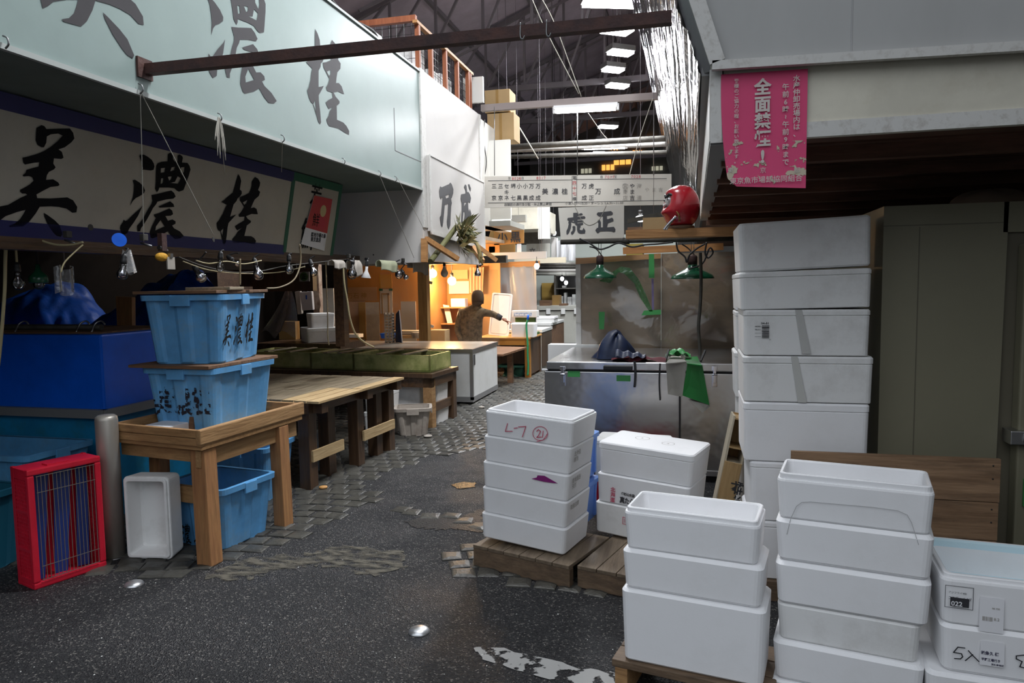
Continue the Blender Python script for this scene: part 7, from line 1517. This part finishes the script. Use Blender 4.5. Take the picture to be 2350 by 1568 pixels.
# front stack one
SA = stack((-.262, 2.662), R(-10.5), 0, [
    ('tall lowest box of the front stack with the bright open top', .525, .25, .285, 0, 0, {'edge': .009}),
    ('middle box of the front stack with the bright open top', .512, .25, .157, .004, .003, {'edge': .012}),
    ('bright open box on top of the nearest front stack', .492, .25, .160, .010, .006, {'open_': True, 'rim': .018, 'wall': .022})], 'front stack of three foam boxes', .152)
a, b = PZ(1404, 1512, .15), PZ(1775, 1596, .15); t = thing('pallet', 'wooden skid under the nearest front foam stack', 'pallet', (a.x, a.y, 0)); u = (b - a).normalized(); v = Vector((-u.y, u.x, 0)); L_ = (b - a).length
for i in range(3): MB().hexa([a + v * (i * .12) + Vector((0, 0, -.03)), b + v * (i * .12) + Vector((0, 0, -.03)), b + v * (i * .12 + .112) + Vector((0, 0, -.03)), a + v * (i * .12 + .112) + Vector((0, 0, -.03))], [a + v * (i * .12), b + v * (i * .12), b + v * (i * .12 + .112), a + v * (i * .12 + .112)]).build('deck_board', 'pallet', t, .003)
for f_ in (.02, .5, .95): p = a + u * L_ * f_ - Vector((0, 0, .03)); MB().hexa([p + Vector((0, 0, -.12)), p + u * .05 + Vector((0, 0, -.12)), p + u * .05 + v * .35 + Vector((0, 0, -.12)), p + v * .35 + Vector((0, 0, -.12))], [p, p + u * .05, p + u * .05 + v * .35, p + v * .35]).build('bearer', 'table_wood', t, .003)
# front stack two
SB = stack((.292, 2.645), R(-12), 0, [
    ('lowest box of the second front stack, at the bottom edge', .48, .24, .155, -.008, 0, {}),
    ('box just above the lowest one in the second front stack', .48, .24, .15, -.006, 0, {'edge': .012}),
    ('narrower recessed box low in the second front stack', .455, .23, .135, .008, .008, {'m': 'eps_old'}),
    ('third box from the top in the second front stack', .488, .24, .16, -.002, -.004, {'edge': .012}),
    ('second box from the top in the second front stack', .492, .24, .155, -.002, -.002, {'edge': .012}),
    ('bluish open box on top of the second front stack with a pressed outline', .488, .24, .165, .0, .0, {'open_': True, 'rim': .022, 'wall': .02})], 'second front stack of foam boxes', 0.0)
t, w_, d_ = SB[5]; f = fp_(t, d_); k = MB(); strokes(k, [f(*p) for p in ((1806, 1226), (1815, 1190), (1828, 1162), (1840, 1153), (1860, 1152), (2000, 1164), (2060, 1172), (2082, 1182), (2092, 1200), (2108, 1250))], .002, on_front(t, d_)); add_front(t, k, 'pressed_outline', 'groove')
# front stack three, at the right edge
SCs = stack((.795, 2.545), R(-6.5), 0, [
    ('lowest box of the right edge stack, on the ground', .56, .38, .145, -.03, 0, {'m': 'eps_old'}),
    ('second lowest box of the right edge stack, wider than the marked one', .56, .38, .155, -.035, -.004, {'edge': .012}),
    ('box of the right edge stack with black handwriting and an address label', .54, .38, .165, .004, 0, {'edge': .012}),
    ('open water filled box on top of the right edge stack with a number label', .545, .39, .17, .0, .0, {'open_': True, 'rim': .016, 'wall': .024})], 'right edge stack of foam boxes', 0.0)
t, w_, d_ = SCs[3]; f = fp_(t, d_); g = on_front(t, d_)
attach(t, MB().loft([rrect(w_ - .0435, d_ - .0435, .02, .168), rrect(w_ - .05, d_ - .05, .02, .160), rrect(w_ - .066, d_ - .066, .02, .05)], False, True), 'inner_lining', 'eps_blue')
k = MB(); c0, c1 = f(2168, 1392), f(2234, 1350); strokes(k, [c0, (c1[0], c0[1]), c1, (c0[0], c1[1]), c0], .0016, g)
x, z = f(2176, 1374); k.text('コモディイイダ', (x, -d_ / 2 - .0025, z), (1, 0, 0), (0, 0, 1), .0125, bold=.01, squeeze=.75); x, z = f(2176, 1360); k.text('アジフライ4枚', (x, -d_ / 2 - .0025, z), (1, 0, 0), (0, 0, 1), .008)
c0, c1 = f(2180, 1390), f(2224, 1375); k.poly([[c0, (c1[0], c0[1]), c1, (c0[0], c1[1])]], g); add_front(t, k, 'label_print', 'marker_black')
k = MB(); x, z = f(2182, 1388.5); k.text('022', (x, -d_ / 2 - .0032, z), (1, 0, 0), (0, 0, 1), .0215, bold=.02); add_front(t, k, 'label_number', 'label_white')
k = MB(); c0, c1 = f(2246, 1448), f(2305, 1375); k.poly([[c0, (c1[0], c0[1]), (c1[0], c1[1] - .003), (c1[0] - .02, c1[1]), (c0[0] + .02, c1[1] - .002), (c0[0], c1[1])]], on_front(t, d_, .0012)); add_front(t, k, 'torn_label', 'label_white')
k = MB(); x, z = f(2276, 1398); k.text('98 795', (x, -d_ / 2 - .0025, z), (1, 0, 0), (0, 0, 1), .008, bold=.02); x, z = f(2280, 1424); k.text('8.2', (x, -d_ / 2 - .0025, z), (1, 0, 0), (0, 0, 1), .013, bold=.01); x, z = f(2254, 1422)
for j in range(9): k.box(x + j * .0032, x + j * .0032 + random.choice((.001, .002)), -d_ / 2 - .0025, -d_ / 2 - .002, z - .002, z + .012)
add_front(t, k, 'label_print', 'sign_faint')
t, w_, d_ = SCs[2]; f = fp_(t, d_); g = on_front(t, d_); k = MB()
for pts in (((2214, 1487), (2198, 1485), (2188, 1497), (2206, 1500), (2209, 1507), (2204, 1512), (2190, 1511)), ((2222, 1493), (2230, 1502), (2246, 1518)), ((2232, 1502), (2215, 1516)), ((2352, 1503), (2332, 1505), (2332, 1512), (2345, 1518), (2340, 1530), (2352, 1533))): strokes(k, [f(*p) for p in pts], .0035, g)
add_front(t, k, 'handwriting', 'marker_black')
k = MB(); c0, c1 = f(2248, 1525), f(2306, 1477); k.poly([[c0, (c1[0], c0[1]), (c1[0], c1[1] - .004), (c1[0] - .006, c1[1]), (c0[0] + .006, c1[1]), (c0[0], c1[1] - .004)]], on_front(t, d_, .0012)); add_front(t, k, 'address_label', 'label_white')
k = MB()
for s_, y, sz in (('㈱魚久 様', 1500, .0135), ('平野工場行き', 1514, .0105)): x, z = f(2251, y); k.text(s_, (x, -d_ / 2 - .0025, z), (1, 0, 0), (0, 0, 1), sz, bold=.02, squeeze=.85)
x, z = f(2274, 1526); k.text('茨城南地区', (x, -d_ / 2 - .0025, z), (1, 0, 0), (0, 0, 1), .007, bold=.02); add_front(t, k, 'label_print', 'print_navy')
# small things on the ground
for px_, py_, l in ((962, 1451, 'round metal road stud in the lit middle of the asphalt'), (308, 1343, 'round metal road stud in the shade near the red crate')):
    p = PZ(px_, py_); k = MB(); k.lathe([(.050, 0), (.050, .004), (.043, .014), (.025, .022), (0, .024)], p, 24); solo('road_stud', k, 'stud', l, 'road stud', 'road studs')
for px_, py_, r_, m, l in ((742, 1124, .034, 'ochre', 'small orange yellow peel lying on the setts near the table legs'), (982, 1005, .045, 'rag', 'round pale lid lying on the setts beside the cream tub'), (1105, 938, .04, 'rag', 'small flat pale lid on the setts beside the white counter')):
    p = PZ(px_, py_); solo('pale_disc' if m == 'rag' else 'fruit_peel', MB().lathe([(r_ * .9, .012), (r_, .016), (r_ * .95, .026), (r_ * .3, .030), (0, .029)], p, 16), m, l, 'lid' if m == 'rag' else 'peel')

# red poster on the fascia
def po(px_, py_, off=.016): return PY(px_, py_, FY - off)
t = thing('poster', 'magenta no smoking poster with white vertical characters on the beige fascia', 'poster', po(1755, 430))
P4 = [(1655, 171), (1854, 158), (1849, 432), (1672, 428)]
def pb(u, v): return ((P4[0][0] * (1 - u) + P4[1][0] * u) * (1 - v) + (P4[3][0] * (1 - u) + P4[2][0] * u) * v, (P4[0][1] * (1 - u) + P4[1][1] * u) * (1 - v) + (P4[3][1] * (1 - u) + P4[2][1] * u) * v)
def curl(u, v): return .014 + .004 * v + .03 * max(0, v - .62) ** 1.5 * (1.0 + 1.4 * max(0, .35 - u))
mb = MB()
def pfn(u, v):
    x, y = pb(u, v); x -= 11 * max(0, (v * (1 - v)) * 2.2) * (1 - u) ** 3 * 1.0
    if v > .93: x += (v - .93) * 260 * (1 - u) ** 6
    return po(x, y, curl(u, v))
mb.grid(pfn, 20, 24); mb.build('sheet', 'pink', t)
mb = MB(); mb.grid(lambda u, v: pfn(u, .60 + .40 * v) + Vector((0, -.0022, 0)), 20, 12); mb.build('torn_patch', 'poster_tear', t)
KP = (po(1800, 300) - po(1700, 300)).length / 100
k = MB()
def pv(s_, x, y, h_, lead=1.0, bold=.02, sq=1.0):
    for i, ch_ in enumerate(s_):
        yy = y + (i + .86) * h_ * lead; v_ = (yy - 165) / 266; k.text({'、': '、', '〜': '≀'}.get(ch_, ch_), po(x, yy, curl((x - 1660) / 192, v_) + .008), (1, 0, .0), (0, 0, 1), h_ * KP * 1.0, bold=bold, squeeze=sq, align='CENTER')
pv('全面禁煙', 1750, 180, 40, .985, .035, .95); pv('!', 1750, 338, 40, 1, .04)
pv('水産仲卸売場内は、', 1828, 172, 16.2, .98, .015); pv('午前6時〜午前9時まで', 1803, 190, 16, 1.08, .015)
pv('皆様のご協力の程、', 1690, 180, 11.5, 1.0, .012); pv('お願い致します。', 1690, 284, 11.5, 1.0, .012)
for x, s_ in ((1676, '東'), (1751, '京'), (1829, '都')): k.text(s_, po(x, 396, curl((x - 1668) / 185, .86) + .006), (1, 0, 0), (0, 0, 1), 15 * KP, align='CENTER')
k.text('東京魚市場卸協同組合', po(1757, 418, .036), (1, 0, 0), (0, 0, 1), 17 * KP, bold=.008, align='CENTER', squeeze=.98); k.build('lettering', 'poster_white', t)

# ================================================================== FAR BACKGROUND of the alley
def bx(name, x0, y0, x1, y1, Y_, dep, m, l, cat, group=None, bevel=0.0, z0=None):
    a, b = PY(x0, y0, Y_), PY(x1, y1, Y_); return solo(name, MB().box(a.x, b.x, Y_, Y_ + dep, b.z if z0 is None else z0, a.z), m, l, cat, group, bevel)
a, b = PY(1130, 523, 13), PY(1202, 561, 13); t = thing('shop_sign', 'small ochre wooden sign with two black characters deep in the alley', 'sign', b)
MB().slab([PY(1134, 563, 13), PY(1202, 558, 13), PY(1202, 524, 13), PY(1133, 526, 13)], (0, -1, 0), .03).build('board', 'ochre', t); k = MB()
for s_, x in (('小', 1153), ('黒', 1183)): k.text(s_, PY(x, 554, 12.99), (1, 0, 0), (0, 0, 1), .215, bold=.02, align='CENTER', squeeze=.95)
k.build('lettering', 'sign_ink', t); hang(t, PY(1168, 526, 12.985), r=.006)
solo('brown_board', MB().slab([PY(1112, 577, 13.3), PY(1182, 582, 13.3), PY(1182, 522, 13.3), PY(1128, 522, 13.3)], (0, -1, 0), .04), 'card_dark', 'brown slanted board behind the small ochre sign', 'board'); hang(COL.objects[-1], PY(1150, 524, 13.32))
bx('white_plank', 1103, 497, 1206, 509, 12.8, .1, 'counter_grey', 'grey white plank above the small ochre sign', 'plank')
hang(bx('white_plank', 1100, 581, 1253, 593, 12.5, .08, 'white_wall', 'long white plank below the small ochre sign', 'plank', 'white planks'), PY(1243, 582, 12.54)); bx('white_plank', 1180, 593, 1298, 603, 14.2, .08, pm('cream_plank', (.55, .5, .38), .6), 'cream plank lower right of the long white plank', 'plank', 'white planks'); hang(COL.objects[-1], PY(1239, 594, 14.24))
bx('loft_wall', 1168, 475, 1234, 525, 14.5, 2.0, 'fascia', 'weathered timber loft wall behind the ochre sign', 'wall'); bx('loft_board', 1234, 470, 1261, 548, 14.6, .1, 'white_clean', 'tall white corrugated panel beside the weathered loft', 'panel')
bx('loft_soffit', 1172, 527, 1262, 560, 15.5, .1, 'pipe', 'grey soffit of the far loft', 'soffit')
t = thing('notice_board', 'pale grey signboard with a single black character behind the planks', 'sign', PY(1230, 580, 15)); a, b = PY(1208, 560, 15), PY(1262, 590, 15); MB().box(a.x, b.x, 15, 15.04, b.z, a.z).build('board', 'counter_grey', t); MB().text('立', PY(1214, 583, 14.98), (1, 0, 0), (0, 0, 1), .15, bold=.01).build('lettering', 'sign_ink', t); hang(t, PY(1255, 561, 15.02))
hang(bx('white_card', 1186, 560, 1196, 584, 12.9, .02, 'label_white', 'narrow white card hanging below the ochre sign', 'card'), PY(1191, 561, 12.91)); bx('white_carton', 1122, 566, 1136, 580, 13.0, .15, 'label_white', 'small white carton on the long plank', 'box', z0=PY(1120, 580, 13.0).z)
# straw bundle on a bamboo stem, timber brackets at the white stall
a, b = PX(988, 600, MX + .06), PX(1042, 528, MX + .12); t = thing('straw_ornament', 'dry straw and leaf ornament on a bamboo stem under the tall white sign', 'ornament', a)
MB().tube([a, a.lerp(b, .5), b + (b - a) * .1], .03, 10).build('bamboo_stem', 'leafgreen', t); k = MB(); k2 = MB(); hd_ = b + Vector((.05, .05, -.02))
for i in range(110):
    d = Vector((random.uniform(-.02, .18), random.uniform(-.24, .26), random.uniform(-.16, .20))); p = hd_ + Vector((random.uniform(-.04, .06), random.uniform(-.12, .12), random.uniform(-.20, .10))); s_ = d.cross(Vector((1, .2, .1))).normalized() * .028
    (k if i % 3 else k2).add([p, p + d * .4 + s_, p + d, p + d * .4 - s_], [(0, 1, 2, 3)])
k.build('leaves', 'leafgreen', t); k2.build('straw', 'straw', t); k = MB()
for i in range(26):
    p = hd_ + Vector((.05, .12, -.08)); k.tube([p, p + Vector((.08, .10 + random.uniform(-.06, .08), -.05)), p + Vector((.10, .18 + random.uniform(-.08, .1), -.24 + random.uniform(-.06, .05)))], .006, 4)
k.build('straw_tassel', 'straw', t)
for i, (p0, p1, l) in enumerate((((977, 548), (1050, 595), 'left slanting timber bracket under the tall white sign'), ((1083, 565), (1108, 600), 'short slanting timber bracket near the lamp pole end'), ((1096, 565), (1140, 598), 'right slanting timber bracket towards the grey curtain'))):
    a, b = PX(*p0, MX + .03), PX(*p1, MX + .25); solo('timber_bracket', MB().beam(a, b, .05, .05), 'pine', l, 'bracket', 'timber brackets')
a, b = PX(974, 548, MX + .02), PX(974, 602, MX + .02); solo('timber_bracket', MB().beam(b, a, .06, .05, (0, 1, 0)), 'pine', 'short upright timber at the corner under the tall white sign', 'bracket', 'timber brackets')
# counters and goods
def far_chest(x0, x1, yt, yb, Y_, dep, m, side, l):
    a = PY(x0, yt, Y_); b = PY(x1, yt, Y_); t = thing('counter', l, 'counter', (b.x, Y_, 0), 'far counters')
    MB().box(a.x, b.x, Y_, Y_ + dep, 0, a.z - .05).build('body', m, t); MB().box(a.x - .01, b.x + .02, Y_ - .02, Y_ + dep, a.z - .05, a.z).build('top', 'counter_white', t); MB().box(b.x, b.x + .012, Y_ + .03, Y_ + dep - .03, .05, a.z - .07).build('side_panel', side, t)
    MB().box(b.x - .3, b.x - .12, Y_ - .006, Y_, a.z - .16, a.z - .10).build('plate', 'black', t)
far_chest(1160, 1242, 757, 0, 12.95, 1.0, 'counter_grey', 'wet_wood', 'low dark sided counter just past the packing table')
far_chest(1180, 1262, 742, 0, 14.4, 1.6, 'counter_grey', 'lid_wood', 'grey counter with a brown plank side past the packing table')
a = PY(1225, 727, 14.6); b = PY(1272, 742, 14.6); t = thing('foam_box', 'closed white box standing on the grey counter', 'box', a); MB().box(a.x, b.x, 14.6, 15.0, PY(1240, 742, 14.4).z, a.z - .04).build('body', 'counter_white', t); MB().box(a.x - .01, b.x + .01, 14.59, 15.01, a.z - .04, a.z).build('lid', 'eps', t)
a, b = PY(1215, 703, 17.6), PY(1345, 800, 17.6); t = thing('counter', 'long pale grey counter closing the far end of the alley', 'counter', (a.x, 17.6, 0), 'far counters')
MB().box(a.x, b.x, 17.6, 18.6, .12, a.z - .12).build('body', 'counter_grey', t); MB().box(a.x - .02, b.x, 17.55, 18.6, a.z - .10, a.z).build('top', 'counter_grey', t); MB().box(a.x, b.x, 17.62, 18.6, 0, .12).build('plinth', 'black', t)
for px_ in (1258, 1292, 1322): p = PY(px_, 712, 17.53); MB().box(p.x - .05, p.x + .05, 17.53, 17.6, a.z - .2, a.z - .06).build('latch', 'counter_white', t)
a, b = PY(1215, 618, 20), PY(1345, 705, 20); struct('wall_15', MB().box(a.x - 1.5, b.x + 2.5, 20, 20.1, 0, a.z + .9), pm('pale_green_wall', (.42, .46, .42), .7))
bx('brown_board', 1231, 650, 1271, 690, 19.2, .06, pm('ochre_brown_board', (.42, .27, .06), .6), 'square ochre board on the far green wall', 'board'); COL.objects[-1].location.y += .70; bx('carton', 1267, 678, 1284, 703, 18.3, .3, 'card_dark', 'brown carton on the far counter', 'box', z0=PY(1270, 703, 17.6).z + .002)
bx('dark_case', 1238, 690, 1262, 705, 17.9, .3, 'lid_wood', 'dark brown case on the far counter below the ochre board', 'box', z0=PY(1270, 703, 17.6).z + .002); bx('dark_case', 1283, 697, 1300, 704, 17.8, .3, 'lid_wood', 'low dark case on the far counter right of the carton', 'box', z0=PY(1270, 703, 17.6).z + .002)
a, b = PY(1277, 634, 19.5), PY(1322, 703, 19.5); t = thing('shelf_unit', 'dark shelf opening with small white goods in the far wall', 'shelf', (a.x, 19.5, 0)); MB().box(a.x, b.x, 19.9, 19.95, 1.0, a.z).build('back', 'black', t); MB().box(a.x - .05, a.x, 19.4, 19.95, 0, a.z + .05).box(a.x - .05, b.x, 19.4, 19.95, a.z, a.z + .06).box(a.x, b.x, 19.4, 19.95, 1.45, 1.48).box(a.x, b.x, 19.4, 19.95, .95, 1.0).build('frame', 'pipe', t)
for i, (x0, y0, x1, y1) in enumerate(((1283, 680, 1292, 700), (1302, 682, 1312, 700), (1313, 676, 1320, 700), (1294, 672, 1300, 700), (1290, 656, 1298, 668))): bx('white_carton', x0, y0, x1, y1, 19.55, .2, 'counter_white', ('leftmost small white goods box in the far dark shelf', 'small white goods box right of centre in the far shelf', 'rightmost small white goods box in the far shelf', 'tall thin white goods box in the middle of the far shelf', 'small pale goods box on the upper far shelf')[i], 'box', 'goods in the far shelf', z0=1.002 if i < 4 else 1.482)
for i, (y0, y1, Y_, r_, m) in enumerate(((606, 606, 18.0, .05, 'pipe'), (614, 613, 18.4, .05, 'pipe_dark'), (621, 620, 18.8, .06, 'white_wall'), (628, 628, 19.2, .05, 'counter_grey'))): solo('far_pipe', MB().tube([PY(1225, y0, Y_), PY(1335, y1, Y_)], r_, 10), m, ('uppermost of four pipes on the far wall', 'dark second pipe on the far wall', 'white third pipe on the far wall', 'lowest pipe on the far wall')[i], 'pipe', 'pipes on the far wall')
mb = MB(); a, b = PY(1277, 552, 16.5), PY(1322, 598, 16.5); mb.grid(lambda u, v: Vector((a.x + (b.x - a.x) * u, 16.5 + .05 * math.sin(u * 17) + .02 * math.sin(u * 40 + v * 3), a.z + (b.z - a.z) * v)), 40, 6); hang(solo('plastic_curtain', mb, pm('white_crinkled_film', (.75, .76, .78), .15, .3), 'bright crinkled plastic sheet below the square hanging sign', 'plastic sheet'), Vector((a.x + .2, 16.5, a.z - .01)))
hang(bx('loft_board', 1265, 545, 1277, 600, 16.6, .1, 'white_wall', 'white upright strip left of the crinkled plastic', 'board'), PY(1271, 546, 16.65))
for i, (px_, py_, Y_, r_, l) in enumerate(((1232, 611, 11.9, .045, 'small glowing white lamp above the grey plastic curtain'), (1272, 535, 17, .05, 'upper far white lamp left of the square sign'), (1276, 551, 17.8, .05, 'middle far white lamp left of the square sign'), (1290, 640, 18.9, .05, 'small white lamp before the far green wall'), (1470, 502, 12.5, .07, 'far white lamp between the square sign and the red doll'), (1299, 649, 19.0, .05, 'second small white lamp before the far shelf'))):
    c = PY(px_, py_, Y_); t = thing('light_bulb', l, 'light bulb', c, 'far glowing lamps'); MB().ball(c, r_, 12, 8, (1.4 if i == 4 else 1, 1, .8 if i == 4 else 1.2)).build('glass', 'cool_glow', t); MB().lathe([(r_ * .5, r_), (r_ * .55, r_ * 2), (0, r_ * 2.1)], c, 10).build('socket', 'black', t); MB().tube([c + Vector((0, 0, r_ * 2)), (c.x, c.y, c.z + .16 if i == 0 else roof_z(c.x) + .01)], .005, 5).build('cord', 'rubber', t)
bx('dark_case', 1437, 560, 1475, 580, 8.2, .2, pm('yellowish_card', (.5, .42, .1), .7), 'yellow carton edge above the plywood wall', 'box', z0=0)
hang(solo('loft_rail', MB().beam(PY(1440, 508, 8.6), PY(1545, 486, 8.6), .05), 'pipe_dark', 'dark rail sloping behind the red doll', 'rail'), PY(1500, 496, 8.6))
hang(bx('loft_board', 1440, 522, 1475, 545, 9.6, .05, 'lid_wood', 'dark brown board behind the left end of the timber beam', 'board'), PY(1470, 524, 9.62))
